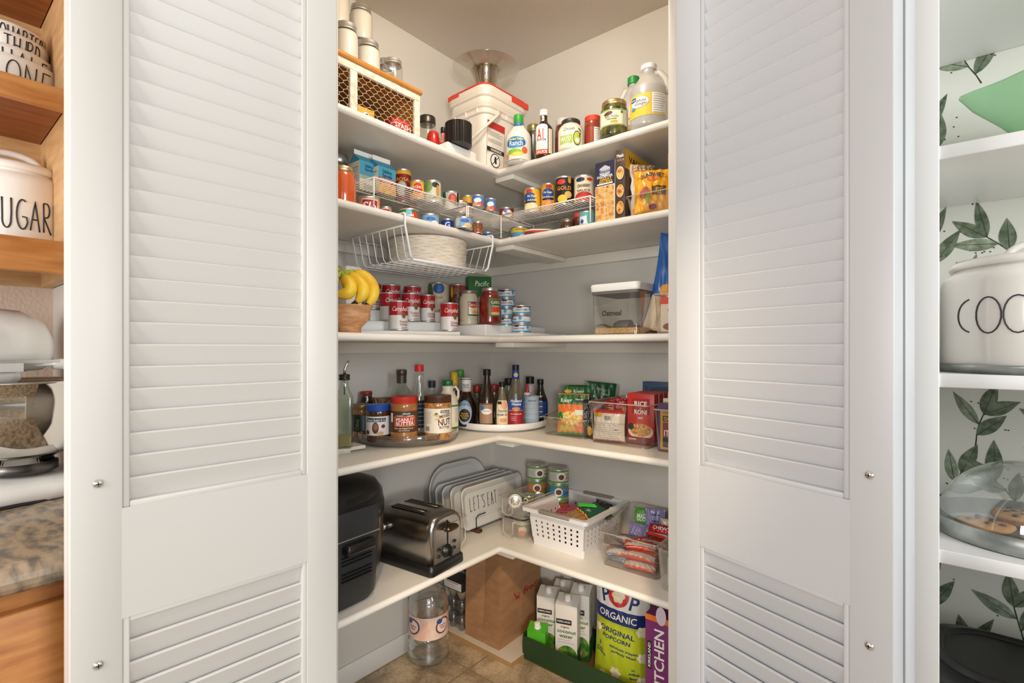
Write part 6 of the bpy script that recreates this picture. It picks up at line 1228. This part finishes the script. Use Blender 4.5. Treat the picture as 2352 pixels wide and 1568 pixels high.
# clear bin with handles behind the toaster
def frbin(lab, x0, y0, x1, y1, z, h, hx, side, grp='frosted bins with loop handles'):
    t = bin_('handled_bin', lab, x0, y0, z, x1, y1, h, FROST, None, .02, grp, tap=.86); w = (x1 - x0) / 2; d = (y1 - y0) / 2
    mb = MB()
    if side == 'x': mb.tube([(w * .98, -d * .55, h - .004), (w + .016, -d * .4, h - .006), (w + .018, -d * .38, h * .35), (w + .012, -d * .1, h * .1), (w + .018, d * .38, h * .35), (w + .016, d * .4, h - .006), (w * .98, d * .55, h - .004)], .0035, FROST, 6)
    else: mb.tube([(-w * .55, -d * .98, h - .004), (-w * .4, -d - .014, h - .006), (-w * .38, -d - .016, h * .35), (0, -d - .012, h * .2), (w * .38, -d - .016, h * .35), (w * .4, -d - .014, h - .006), (w * .55, -d * .98, h - .004)], .0035, FROST, 6)
    mb.build('handle', t); return t
frbin('frosted clear bin with a loop handle behind the toaster', .03, -.560, .290, -.452, Z1, .112, 0, 'x')
# serving platters in a wooden rack: long axis along x, front towards the room
PLW = P('#d2d2d0', .25, 0, .4)
def platter(lab, xl, xr, y, zt, r, lean=6, rz=0, word=None, g='white platters standing in the rack'):
    hw = (xr - xl) / 2; z0 = Z1 + .016; ht = (zt - z0) / 2; t = thing('serving_platter', lab, 'platter', (xl + xr) / 2, y, z0, 0, g); t.rotation_euler = (math.radians(-lean), 0, math.radians(rz))
    n = rrect(hw, ht, r, 8)
    def ring(k, yy): q = 1 - (1 - k) * hw / ht; return ([(px * k, yy, ht + py * q) for px, py in n], 0)
    mb = MB(); mb.loft([ring(.86, 0), ring(.885, -.003), ring(.965, -.010), ring(1.0, -.012), ring(1.003, -.009), ring(.97, -.006), ring(.885, .003), ring(.86, .004)], PLW, True); mb.build('platter_body', t)
    if word: mb = MB(); strokes(mb, lambda u, v, o: (u, -.0006 - o, v), word, -hw * .72, ht * .78, .052, .0125, .0085, INK, .0011); mb.build('lettering', t)
    return t
def zat(v, u, y): return hz(v, on_y(u, y)[1])
for (x_, ya, yb, zt, r, lab, wd) in ((.060, -.435, -.10, .712, .10, 'large rounded white platter rearmost in the row of platters', None), (.100, -.438, -.045, .652, .03, 'rectangular white platter second from the back of the row', None), (.132, -.432, -.035, .650, .03, 'rectangular white platter third from the back of the row', None), (.164, -.418, -.03, .650, .03, 'white platter directly behind the one with lettering', None), (.205, -.400, -.025, .648, .03, 'white platter with thin black lettering at the front of the row', "LET'S EAT")):
    t = platter(lab, 0, yb - ya, 0, zt, r, 6, 90, wd); t.location = (x_, (ya + yb) / 2, Z1 + .016)
WD = P('#4a2a1c', .45)
t = thing('platter_rack', 'dark wooden plate rack with black wire dividers under the white platters', 'rack', .14, -.22, Z1 + .0003)
for dy in (-.11, .08): MB().bbox(-.11, dy - .012, 0, .098, dy + .012, .013, WD, .003).build('wooden_rail', t)
for k in range(6):
    for dy in (-.11, .08): xx = -.100 + [0, .035, .067, .099, .132, .178][k]; MB().tube([(xx, dy - .002, .010), (xx, dy - .004, .055), (xx, dy + .010, .063), (xx, dy + .05, .063)], .0022, BLACK, 6).build('wire_divider', t)
# frosted pair of stacked bins with small cans
g1 = 'pet food cans on the lowest shelf'
fx0 = on_y(1143, -.305)[0]; fx1 = fx0 + .120
frbin('lower frosted bin with loop handle holding a fruit cup, left of the white basket', fx0, -.300, fx1, -.04, Z1, .075, 0, 'y')
frbin('upper frosted bin with loop handle stacked on its twin, full of pet food cans', fx0 - .003, -.303, fx1 + .003, -.037, Z1 + .0762, .075, 0, 'y')
def pet(m, c2=None):
    def f(d, r, h): d.rect(-r * 3, h * .1, r * 3, h * .22, P('#5a9a3a', .45), 1); d.rect(-r * 3, h * .82, r * 3, h * .92, P('#5a9a3a', .45), 1); d.ell(-r * .5, h * .52, r * .4, h * .28, WT, 2); d.ell(-r * .5, h * .50, r * .28, h * .18, P('#6a3a22', .5), 3); d.text('FARM', r * .45, h * .40, h * .16, GRNN, 3); d.text('Friskies', r * .45, h * .65, h * .18, ORG, 3, r * 1.0); d.lines(-r * 1.4, -r * .95, h * .7, 5, h * .08, GREY, 2, .0008)
    return f
def petcan(lab, x, y, z, m, rot=None, r=.0262, h=.037, rz=0):
    t = thing('pet_food_can', lab, 'can', x, y, z + .0003, face(x, y, rz), g1); canmb(r, h, t); mb = MB(); mb.surf(cylf(r - .0012), -PI * r, PI * r, .0055, h - .0055, 32, 1, P(m, .45)); pet(m)(D(mb, cylf(r - .0012), r * .25), r, h); mb.build('label', t)
    mb = MB(); mb.lathe([(.006, 0), (.009, .001), (.009, .002), (.006, .002)], METAL, 14, True, 0, -.01); o = mb.build('pull_ring', t); o.location = (0, 0, h - .003)
    if rot: t.rotation_euler = rot
    return t
zb1, zb2 = Z1 + .0035, Z1 + .0795
x0_, y0_ = (fx0 + fx1) / 2, -.17
petcan('pet food can tipped on its side at the left of the upper frosted bin', x0_ - .028, -.235, zb2 + .045, '#8a4a26', (math.radians(78), math.radians(10), math.radians(35)))
petcan('upright pet food can in the middle of the upper frosted bin', x0_ + .027, -.220, zb2 + .038, '#6a5a44')
petcan('pet food can beneath the upright one in the upper frosted bin', x0_ + .027, -.220, zb2, '#b86a2a')
petcan('pet food can tilted behind the upright one', x0_ + .024, -.145, zb2 + .022, '#3a7aa0', (math.radians(28), 0, .4))
petcan('pet food can lying flat at the back left of the upper frosted bin', x0_ - .027, -.125, zb2, '#8a5a3a')
def cup(d, r, h): d.ell(0, h * .5, r * .6, h * .35, P('#d8cfc0', .5), 1); d.ell(0, h * .3, r * .5, h * .2, ORG, 2); d.ell(-r * .8, h * .5, r * .3, h * .3, P('#a8602a', .5), 2); d.rect(-r, h * .8, r, h * .95, P('#6a8a3a', .5), 1)
x, y = x0_ + .010, -.240
t = thing('fruit_cup', 'small printed fruit cup seen through the lower frosted bin', 'cup', x, y, zb1, face(x, y)); MB().lathe([(0, 0), (.027, 0), (.033, .045), (.036, .046), (.036, .048), (0, .048)], P('#c8bfae', .4), 28).build('cup_body', t); mb = MB(); cup(D(mb, lambda u, v, o: ((.0275 + .0055 * v / .045 + o) * S(u / .03), -(.0275 + .0055 * v / .045 + o) * C_(u / .03), v), .006), .03, .045); mb.build('label', t)
petcan('pet food can at the left inside the lower frosted bin', x0_ - .02, -.16, zb1, '#8a3a5a')
for (u0, u1, vt, Z, n, nm) in ((1210, 1257, 1060, 2.10, 4, 'left'), (1259, 1307, 1068, 2.045, 4, 'right')):
    x, y, r, h = PL(u0, u1, vt, Z1, Z); hh = h / n
    for k in range(n): petcan('pet food can, %s of the %s tower by the back wall' % (['bottom', 'second from bottom', 'second from top', 'top'][k], nm), x, y, Z1 + k * hh, ['#b86a2a', '#6a5a44', '#3a8ac0' if nm == 'right' else '#b87a4a', '#c9c4ba'][k], None, r, hh - .0006, k * 15)
# white perforated basket
BW = P('#e9e7e6', .35, 0, .15); bxl, bxr = .452, .690; byf, byb = -.300, -.02; bh = .128
t = thing('storage_basket', 'white perforated plastic basket with grey grips full of snack bags', 'basket', (bxl + bxr) / 2, (byf + byb) / 2, Z1 + .0003, 0); w, d = (bxr - bxl) / 2, (byb - byf) / 2
def wall(mb, f, L, n, rows, z0, z1):   # wall panel with square holes; f(u, z) -> point
    pu = 2 * L / (n + 1.2); pv = (z1 - z0) / (rows + .6); hu = .0042
    us = [-L]; 
    for i in range(n): c = -L + pu * (i + 1.1); us += [c - hu, c + hu]
    us.append(L); vs_ = [z0]
    for j in range(rows): c = z0 + pv * (j + .8); vs_ += [c - hu, c + hu]
    vs_.append(z1)
    for i in range(len(us) - 1):
        for j in range(len(vs_) - 1):
            if i % 2 and j % 2: continue
            a, b, c, e = us[i], us[i + 1], vs_[j], vs_[j + 1]
            mb.add([f(a, c, 0), f(b, c, 0), f(b, e, 0), f(a, e, 0), f(a, c, .0022), f(b, c, .0022), f(b, e, .0022), f(a, e, .0022)], [(0, 1, 2, 3), (7, 6, 5, 4), (0, 4, 5, 1), (1, 5, 6, 2), (2, 6, 7, 3), (3, 7, 4, 0)], BW)
k_ = lambda z: .90 + .10 * z / bh
mb = MB()
wall(mb, lambda u, z, o: (u * k_(z), -d * k_(z) + o, z), w, 8, 4, .028, .105); wall(mb, lambda u, z, o: (u * k_(z), d * k_(z) - o, z), w, 8, 4, .028, .105)
wall(mb, lambda u, z, o: (w * k_(z) - o, u * k_(z), z), d, 9, 4, .028, .105); wall(mb, lambda u, z, o: (-w * k_(z) + o, u * k_(z), z), d, 9, 4, .028, .105)
for a, b in ((0.0, .028), (.105, bh)):
    mb.loft([([(p[0] * k_(a), p[1] * k_(a), a) for p in rrect(w, d, .006, 2)], 0), ([(p[0] * k_(b), p[1] * k_(b), b) for p in rrect(w, d, .006, 2)], 0), ([(p[0] * k_(b), p[1] * k_(b), b) for p in rrect(w - .0022, d - .0022, .006, 2)], 0), ([(p[0] * k_(a), p[1] * k_(a), a) for p in rrect(w - .0022, d - .0022, .006, 2)], 0)], BW, False, False)
mb.box(-w * .9, -d * .9, 0, w * .9, d * .9, .003, BW); mb.build('basket_body', t)
mb = MB(); mb.loft([(rrect(w, d, .008, 3), bh - .001), (rrect(w + .020, d + .020, .012, 3), bh - .001), (rrect(w + .021, d + .021, .012, 3), bh + .012), (rrect(w + .004, d + .004, .01, 3), bh + .012), (rrect(w - .001, d - .001, .008, 3), bh - .001)], BW, False, False); mb.build('rim', t)
GG = P('#8f867c', .4)
for s_ in (-1, 1): MB().bbox(-w * .52, s_ * (d + .0125) - .011, bh + .002, w * .62, s_ * (d + .0125) + .011, bh + .0165, GG, .006).build('grip', t)
zi = Z1 + .006
def kal(d, w, h): d.rect(-w * .5, h * .45, w * .5, h, P('#1f5a44', .4), 1); d.text('Chips', 0, h * .6, .014, P('#b8c8a0', .5), 2, None, 0, .3); d.rect(-w * .5, h * .42, w * .5, h * .45, YEL, 2); d.rect(-w * .5, h * .40, w * .5, h * .42, RED, 2)
b_ = bag('snack_bag', 'green and tan snack bag lying across the white basket', 'bag', .570, -.235, zi + .078, .135, .165, .045, 0, P('#b08a5c', .35, 0, .3), kal, 0, 41, None, 'bag_body', 0, 1, 0, 1.6); b_.rotation_euler = (math.radians(-78), math.radians(6), math.radians(-30))
b_ = bag('snack_bag', 'pink striped bag under the green one in the white basket', 'bag', .535, -.200, zi + .05, .12, .17, .05, 0, P('#b8305a', .35, 0, .3), lambda d, w, h: [d.rect(-w * .5, h * (.1 + .1 * i), w * .5, h * (.13 + .1 * i), P('#d8708c', .4), 1) for i in range(8)], 0, 42); b_.rotation_euler = (math.radians(-82), 0, math.radians(20))
b_ = bag('snack_bag', 'black bag at the front corner inside the white basket', 'bag', .605, -.255, zi + .02, .10, .12, .05, 0, P('#17191b', .25, 0, .5), None, 0, 43); b_.rotation_euler = (math.radians(-60), 0, 0)
b_ = bag('snack_bag', 'dark bag closed with a bright green clip at the back of the basket', 'bag', .625, -.105, zi + .03, .09, .11, .04, math.radians(-20), P('#1c2420', .25, 0, .5), lambda d, w, h: d.text('MAI', 0, h * .6, .012, WT, 2), 20, 44)
t = thing('bag_clip', 'bright green plastic bag clip on the dark bag in the basket', 'clip', .612, -.150, zi + .128, math.radians(25)); MB().bbox(-.035, -.004, 0, .035, .004, .007, P('#3ac02c', .35), .002).bbox(-.035, -.0045, .0075, .03, .0045, .012, P('#3ac02c', .35), .002).build('clip_jaws', t)
# bins of bars
xb0 = on_y(1378, -.282)[0]; xb1 = xb0 + .205
bin_('clear_bin', 'clear bin of foil wrapped snack bars right of the white basket', xb0, -.286, Z1, xb1, -.03, .150, None, .112)
def barf(m1):
    def f(d, w, h): d.rect(-w * .5, h * .1, w * .5, h * .42, P('#c8beb2', .35), 1); d.lines(-w * .42, w * .42, h * .38, 4, h * .07, GREY, 2, .0007); d.rect(-w * .5, h * .86, w * .5, h * .96, P('#b8aca0', .3, .3), 1)
    return f
RF = P('#d03a22', .25, .2, .4); n_ = 0
def bar(lab, x, y, z, m, rz, L=.105, H=.042, T=.026, rx=-62, name='snack_bar', grp='foil snack bars in the clear bin', dec=None):
    global n_; n_ += 1
    b = bag(name, lab, 'snack bar', x, y, z, L, H, T, 0, m, dec or barf(m), 0, 50 + n_, grp, 'wrapper', 1, .3, 0, .8); b.rotation_euler = (math.radians(rx), 0, math.radians(rz)); return b
xm = (xb0 + xb1) / 2
bar('red foil snack bar lowest at the front of the clear bin', xm + .028, -.262, Z1 + .010, RF, 8); bar('red foil snack bar resting on the lowest one at the front', xm + .024, -.258, Z1 + .040, RF, 6)
bar('red foil snack bar on top at the front of the clear bin', xm + .020, -.240, Z1 + .066, RF, 14, rx=-75); bar('red foil snack bar in the middle of the clear bin', xm + .030, -.185, Z1 + .060, RF, 12, rx=-75); bar('red foil snack bar at the right back of the clear bin', xm + .045, -.150, Z1 + .085, RF, -8, rx=-70)
BF = MOT('#4a7a9a', '#c8643a', '#d8d0c8', 60., .25, metal=.3)
bar('blue and orange foil bar at the front left of the clear bin', xm - .052, -.250, Z1 + .030, BF, 30, .075); bar('blue and brown foil bar above it at the left of the clear bin', xm - .05, -.215, Z1 + .062, BF, -12, .085, rx=-75); bar('silver and blue foil bar flat on the bottom at the left of the bin', xm - .052, -.240, Z1 + .006, P('#8c98a4', .3, .4), 0, .08, rx=-80)
bar('dark foil bar under the red ones at the middle of the bin', xm - .03, -.17, Z1 + .012, P('#3a2c2c', .3, .3), 20, .09, rx=-80)
def mad(d, w, h): d.text('MADE', 0, h * .66, .013, WT, 2, w * .7); d.text('GOOD', 0, h * .5, .013, WT, 2, w * .7)
gS = 'small snack pouches at the back of the clear bin'
bag('snack_pouch', 'bright green pouch with white lettering at the back of the bin', 'pouch', xm - .040, -.085, Z1 + .075, .062, .075, .018, math.radians(15), P('#4a9a2c', .35, 0, .3), mad, 6, 61, gS)
bag('snack_pouch', 'lilac pouch standing tallest at the back of the bin', 'pouch', xm + .012, -.10, Z1 + .070, .068, .092, .018, math.radians(20), P('#8c86b4', .35, 0, .3), lambda d, w, h: (d.text('GoGo', 0, h * .8, .009, NAVY, 2), d.rect(-w * .3, h * .2, w * .0, h * .4, NAVY, 2), d.text('LEMON', 0, h * .55, .005, NAVY, 2)), 6, 62, gS)
bag('snack_pouch', 'crumpled lilac pouch in front of the green one', 'pouch', xm - .035, -.135, Z1 + .060, .08, .05, .03, math.radians(5), P('#7f7aa8', .35, 0, .3), None, 30, 63, gS, 'bag_body', 1, 1, 0, 2.5)
bag('snack_pouch', 'cream pouch at the right back of the bin', 'pouch', xm + .062, -.10, Z1 + .065, .06, .07, .018, math.radians(10), P('#c9b8a4', .35, 0, .3), lambda d, w, h: d.text('PEACH', 0, h * .5, .006, BRN, 2), 6, 64, gS)
bag('snack_pouch', 'red chewy bar pouch lying before the cream one', 'pouch', xm + .055, -.150, Z1 + .100, .09, .03, .018, math.radians(5), P('#b01f28', .25, .2), lambda d, w, h: d.text('CHEWY', 0, h * .5, .011, WT, 2, w * .7), 40, 65, gS)
xf0 = on_y(1508, -.320)[0]
bin_('clear_bin', 'frosted bin at the right door edge of the lowest shelf', xf0, -.335, Z1, xf0 + .2, -.05, .125, FROST, None, .03)
bag('snack_pouch', 'pale blue pouch inside the frosted bin at the door edge', 'pouch', xf0 + .055, -.29, Z1 + .005, .07, .08, .03, math.radians(10), P('#a8b4c0', .35, 0, .3), None, 8, 66)
# ================================================================ FLOOR
PET = GLASS('#fdfefe', 1.6, .03, .12, .02)
x, y = at(979, 1.965); x = max(x, .0935); r = .0775; h = .318
prf = [(.80, 0), (.95, .015), (1, .05), (1, .10), (.89, .13), (1, .16), (.89, .19), (1, .22), (.92, .25), (.95, .30), (.98, .31), (.98, .56), (.95, .57), (1, .60), (1, .68), (.92, .76), (.70, .86), (.40, .92), (.24, .94), (.24, .955)]
def wl(d, r, h):
    for cu in (-r * .85, r * .75): d.ell(cu, h * .46, r * .42, h * .09, P('#6a4458', .5), 2, .5); d.ell(cu, h * .46, r * .34, h * .072, P('#f0dcd0', .5), 3, .5); d.ell(cu - r * .2, h * .52, r * .16, h * .03, BLUE, 4); d.text('Distilled', cu, h * .47, .007, P('#b04030', .5), 5); d.text('Water', cu, h * .44, .007, P('#b04030', .5), 5)
WAT, nt_, b_n = newmat('water_clear'); b_n.inputs['Transmission Weight'].default_value = 1; b_n.inputs['IOR'].default_value = 1.33; b_n.inputs['Roughness'].default_value = .02; b_n.inputs['Base Color'].default_value = (.98, .99, .99, 1)
t = jar('water_jug', 'big clear ribbed water bottle with a pink label standing on the floor', 'jug', (x, y, r, h, 0), prf, PET, (P('#dfe6ea', .4), .26, .955, 1.0), wl, (.315, .575, MOT('#e6b8a4', '#f0d8c8', '#c8553a', 14., .5, (1, 1, .6), 0, 3, .4, .6), 1), None, None, 0, lambda t, r, h, p: MB().lathe([(0, .004)] + [(a * .96, b) for a, b in p if .004 < b < h * .80] + [(0, h * .80)], GLASS('#fbfdfd', 1.3, .04, .10, .015), 48).build('water', t))
# board on the floor
mb = MB(); t = thing('floor_board', 'loose white laminated board lying on the floor under the paper bag', 'board', .200, -.165, .0003)
MB().box(-.185, -.160, 0, .190, .150, .0195, P('#b08a5c', .7)).box(-.1853, -.1603, .0196, .1903, .1503, .0206, P('#ddd2c2', .5)).build('board', t)
# paper bag
KR = MOT('#9c7350', '#aa815c', None, 14., .75, (1, 1, 3), .15, 5, .35, .65)
x0, x1, y0, y1, h = .122, .305, -.298, -.022, .418
t = thing('paper_bag', 'brown paper grocery bag standing open on the white board', 'bag', (x0 + x1) / 2, (y0 + y1) / 2, .0212, math.radians(0)); w, d = (x1 - x0) / 2, (y1 - y0) / 2
mb = MB()
def kb(k, z, b=0, q=0): # crisp corners with side gusset folds
    return ([(-w * k, -d * k), (0, -d * k - b), (w * k, -d * k), (w * k + q, 0), (w * k, d * k), (0, d * k - b), (-w * k, d * k), (-w * k - q, 0)], z)
mb.loft([kb(1, 0), kb(1.0, .06, -.006, .003), kb(.99, h * .4, -.014, .004), kb(.975, h * .75, -.020, .006), kb(.95, h, -.028, .004)], KR, False, False, True)
mb.build('bag_body', t)
mb = MB(); mb.loft([([(p[0] * .93, p[1] * .90) for p in kb(.99, 0, -.006)[0]], .004), ([(p[0] * .96, p[1] * .96) for p in kb(.95, 0, -.028)[0]], h - .001)], P('#5e3e26', .8), False, False); mb.build('bag_inside', t)
mb = MB(); dd_ = D(mb, lambda u, v, o: (w * .985 + .006 * (1 - abs(u / d)) + o, u, v), .02); RB2 = P('#a82a24', .6)
dd_.text('Fred', .008, h * .42, .027, RB2, 2, .095, 1, .25, .04, 'l'); dd_.ell(-.028, h * .42, .013, .010, RB2, 2); dd_.ell(-.028, h * .427, .010, .006, KR, 3)
dd_.poly([(-.05, h * .45), (-.045, h * .455), (-.036, h * .41), (-.041, h * .408)], RB2, 2); dd_.ell(-.034, h * .388, .004, .005, RB2, 2); dd_.ell(-.020, h * .388, .004, .005, RB2, 2)
mb.build('printed_logo', t)
hb = MB(); pts = [(w * .99 + .004, .03, h * .97), (w + .02, .03, h * .98), (w + .03, .045, h * .80), (w + .032, .06, h * .66), (w + .028, .085, h * .655), (w + .022, .105, h * .78), (w + .012, .105, h * .97), (w * .99 + .004, .105, h * .97)]
for a, b in zip(pts, pts[1:]):
    hb.add([(a[0], a[1] - .010, a[2]), (b[0], b[1] - .010, b[2]), (b[0], b[1] + .010, b[2]), (a[0], a[1] + .010, a[2])], [(0, 1, 2, 3)], KR)
hb.build('handle', t)
# egg cartons
x, y = at(1078, 2.16)
PULP = P('#9c8c78', .8); x = .105; y = -.085
t = thing('clear_egg_carton', 'clear plastic egg carton on the floor behind the water bottle', 'carton', .065, -.235, .0215, 0)
mb = MB(); GE = GLASS('#e2e0dc', .9, .05, .12, .06)
for i in range(2):
    for j in range(3): mb.lathe([(0, 0), (.012, 0), (.022, .03), (.025, .034), (.024, .05), (.014, .062), (0, .065)], GE, 16, True, -.025 + .05 * i, -.05 + .05 * j)
mb.build('egg_cups', t); MB().bbox(-.052, -.078, .031, .052, .078, .034, GE, .002).build('hinge_flange', t)
t = thing('clear_egg_carton', 'second clear egg carton stacked on the first behind the water bottle', 'carton', .065, -.235, .0870, 0)
mb = MB()
for i in range(2):
    for j in range(3): mb.lathe([(0, 0), (.012, 0), (.022, .03), (.025, .034), (.024, .05), (.014, .062), (0, .065)], GE, 16, True, -.025 + .05 * i, -.05 + .05 * j)
mb.build('egg_cups', t); MB().bbox(-.052, -.078, .031, .052, .078, .034, GE, .002).build('hinge_flange', t)
t = thing('egg_carton', 'pulp egg carton with black printed lid on top of the clear cartons', 'carton', .066, -.235, .153, 0)
mb = MB()
for i in range(2):
    for j in range(3): mb.lathe([(0, 0), (.013, 0), (.024, .032), (.024, .04), (0, .04)], PULP, 14, True, -.026 + .052 * i, -.052 + .052 * j)
mb.build('egg_tray', t)
mb = MB(); mb.bbox(-.055, -.082, .038, .055, .082, .078, P('#1c1b1b', .5), .004); d_ = D(mb, flatf(-.082, 0, 0), .1); d_.rect(-.05, .043, .052, .074, WT, 1); d_.lines(-.04, .03, .062, 3, .005, GREY, 2, .001); d_.lines(-.04, .04, .071, 1, .005, RED, 2, .003)
D(mb, lambda u, v, o: (u, v, .078 + o), .1).text('EGGS', 0, 0, .018, LGREY, 2); mb.build('lid', t)
# cartons in the green tray
GT = P('#23401f', .6); gx0, gy0 = .384, -.250
t = thing('cardboard_tray', 'dark green cardboard tray on the floor holding cartons and popcorn', 'tray', gx0, gy0, .0003, 0); L_, W_, H_ = .62, .215, .088
MB().box(0, 0, 0, L_, W_, .003, P('#7a5a38', .8)).build('tray_bottom', t)
mb = MB(); mb.box(0, 0, .003, L_, .003, H_, GT); mb.box(0, W_ - .003, .003, L_, W_, H_, GT); mb.box(0, .003, .003, .003, W_ - .003, H_ + .01, GT); mb.box(L_ - .003, .003, .003, L_, W_ - .003, H_, GT); mb.build('tray_wall', t)
def coco(d, w, h):
    d.rect(-w * .45, h * .66, w * .25, h * .735, TXT, 2); d.text('KIRKLAND', -w * .1, h * .70, .0065, WT, 3, w * .6); d.text('organic', -w * .05, h * .625, .008, BRN, 3); d.text('coconut', w * .02, h * .56, .0135, P('#2c6a2c', .5), 3, w * .86); d.text('water', w * .0, h * .49, .0135, P('#2c6a2c', .5), 3, w * .6); d.lines(-w * .35, w * .4, h * .43, 2, .009, GREY, 2, .0012)
    d.rect(-w * .5, 0, w * .5, h * .16, P('#2c6a2a', .5), 1); d.ell(w * .05, h * .20, w * .46, h * .15, MOT('#2c6a24', '#7a9a3a', None, 30.), 2); d.ell(-w * .2, h * .10, w * .36, h * .10, P('#8a6a48', .5), 3, -.4); d.ell(-w * .2, h * .105, w * .30, h * .08, WT, 4, -.4)
gC = 'white cartons with white caps in the green tray'
def carton(lab, u0, u1, vt, vcap, y, fn, m, g, name='drink_carton', cr=.0115, dpt=.060, rz=19):
    xl, Z = on_y(u0, y); xr, _ = on_y(u1, y); w = (xr - xl); zt = hz(vt, Z); h = zt - .0045
    t = thing(name, lab, 'carton', (xl + xr) / 2, y + dpt / 2, .0040, math.radians(rz), g); w *= .80
    mb = MB(); mb.bbox(-w / 2, -dpt / 2, 0, w / 2, dpt / 2, h - .014, m, .002); mb.add([(-w / 2, -dpt / 2, h - .015), (w / 2, -dpt / 2, h - .015), (w / 2, dpt / 2, h + .004), (-w / 2, dpt / 2, h + .004), (-w / 2, dpt / 2, h - .015), (w / 2, dpt / 2, h - .015)], [(0, 1, 2, 3), (3, 2, 5, 4), (0, 3, 4), (1, 5, 2)], m)
    d = D(mb, flatf(-dpt / 2), .1); fn(d, w, h); d2 = D(mb, lambda u, v, o: (w / 2 + o, u, v), .1)
    if fn is coco: d2.rect(-dpt / 2, 0, dpt / 2, h * .3, P('#2c6a2a', .5), 1); d2.lines(-dpt * .3, dpt * .3, h * .8, 12, .009, LGREY, 2, .0012)
    mb.build('carton', t)
    mb = MB(); mb.X = Matrix.Translation((0, 0, h - .006)) @ Matrix.Rotation(math.radians(16), 4, 'X'); mb.lathe([(0, 0), (cr * 1.15, 0), (cr * 1.15, .004), (cr, .005), (cr, .020), (cr * .9, .022), (0, .022)], WT, 24); mb.build('cap', t); return t
CB = P('#e6e2dc', .35, 0, .2)
carton('white coconut water carton at the front centre of the green tray', 1268, 1322, 1370, 0, -.205, coco, CB, gC); carton('white coconut water carton at the left of the green tray', 1226, 1276, 1352, 0, -.170, coco, CB, gC)
carton('white coconut water carton at the back left of the tray', 1262, 1306, 1338, 0, -.090, coco, CB, gC); carton('white coconut water carton at the back right of the tray', 1302, 1350, 1348, 0, -.130, coco, CB, gC)
carton('small bright green drink carton at the left corner of the tray', 1206, 1250, 1432, 0, -.236, lambda d, w, h: (d.rect(-w * .5, 0, w * .5, h * .1, GRNN, 1), d.lines(-w * .3, w * .3, h * .6, 8, .008, P('#9ad060', .5), 1, .0012)), P('#4fb026', .35, 0, .3), None, 'small_drink_carton', .0115, .040)
POPC = MOT('#e8d8a8', '#f2ecd8', '#c89a50', 70., .6, (1, 1, 1), 0, 3, .45, .6)
def pop(d, w, h):
    G2 = P('#b4c22a', .35, 0, .3); NV = P('#1c2f6a', .4)
    d.rect(-w * .5, h * .70, w * .5, h, P('#e6e4de', .35, 0, .3), 1); d.col(-w * .5, w * .5, lambda u: h * .60 - u * .06, lambda u: h * .72 - u * .06, NV, 2, 2); d.text('ORGANIC', -.006, h * .66, .022, WT, 4, w * .72, 1, 0, -.06); d.text('ORIGINAL', -.006, h * .52, .0165, NV, 4, w * .66, 1, 0, -.1); d.text('POPCORN', -.008, h * .455, .0130, NV, 4, w * .54, 1, 0, -.1)
    d.text('deliciously popped,', .02, h * .375, .0075, NV, 4, w * .52, 1, 0, -.12); d.text('perfectly salted', .02, h * .335, .0075, NV, 4, w * .44, 1, 0, -.12); d.text('3', -w * .36, h * .38, .013, NV, 4); d.text('simple', -w * .36, h * .33, .007, NV, 4, None, 1, 0, -.3); d.text('ingredients', -w * .34, h * .30, .007, NV, 4, w * .22, 1, 0, -.3); d.text('no', w * .27, h * .22, .008, NV, 4); d.text('artificial', w * .28, h * .18, .008, NV, 4); d.text('flavors', w * .28, h * .14, .008, NV, 4)
    d.ell(-w * .02, h * .84, w * .19, h * .095, P('#c8302c', .4), 3); d.text('P', -w * .27, h * .83, .045, NV, 5, None, 1, 0, .2); d.text('P', w * .26, h * .80, .045, NV, 5, None, 1, 0, -.2)
    for (a, b, s_) in ((-.02, .845, 1.2), (.41, .56, .9), (.42, .33, .8), (-.40, .52, .7), (-.05, .15, 1), (.40, .12, .8), (-.3, .1, .7), (.12, .06, .6)):
        for q in range(6): d.ell(w * a + .011 * s_ * C_(q * 1.05), h * b + .011 * s_ * S(q * 1.05), .010 * s_, .0085 * s_, POPC, 5 + q % 2, q)
xp0, Z = on_y(1340, -.19); xp1, _ = on_y(1500, -.19)
bag('popcorn_bag', 'lime green and white popcorn bag standing in the green tray', 'bag', (xp0 + xp1) / 2, -.158, .0045, .205, hz(1330, on_y(1420, -.17)[1]) - .0045, .085, math.radians(8), P('#b4c22a', .35, 0, .3), pop, 4, 71, None, 'bag_body', 0, .6, 0, .35)
def kit(d, w, h): d.rect(-w * .5, h * .955, w * .5, h, ORG, 1); d.rect(-w * .5, 0, w * .5, h * .08, ORG, 1); d.text('KITCHEN', -.036, .245, .030, WT, 2, .20, 1, 0, PI / 2); d.rect(-.074, .215, -.060, .300, TXT, 2); d.text('KIRKLAND', -.067, .2575, .008, WT, 3, .075, 1, 0, PI / 2); d.ell(-.030, .385, .016, .028, P('#d8c8d8', .5), 1)
xk, Z = on_y(1500, -.262); boxthing('purple_box', 'purple and orange kitchen bags box standing upright at the right door edge', xk, -.2515 - .012 - .055, .0003, xk + .16, -.2515 - .005, hz(1390, Z), P('#7a2c6a', .45), kit)
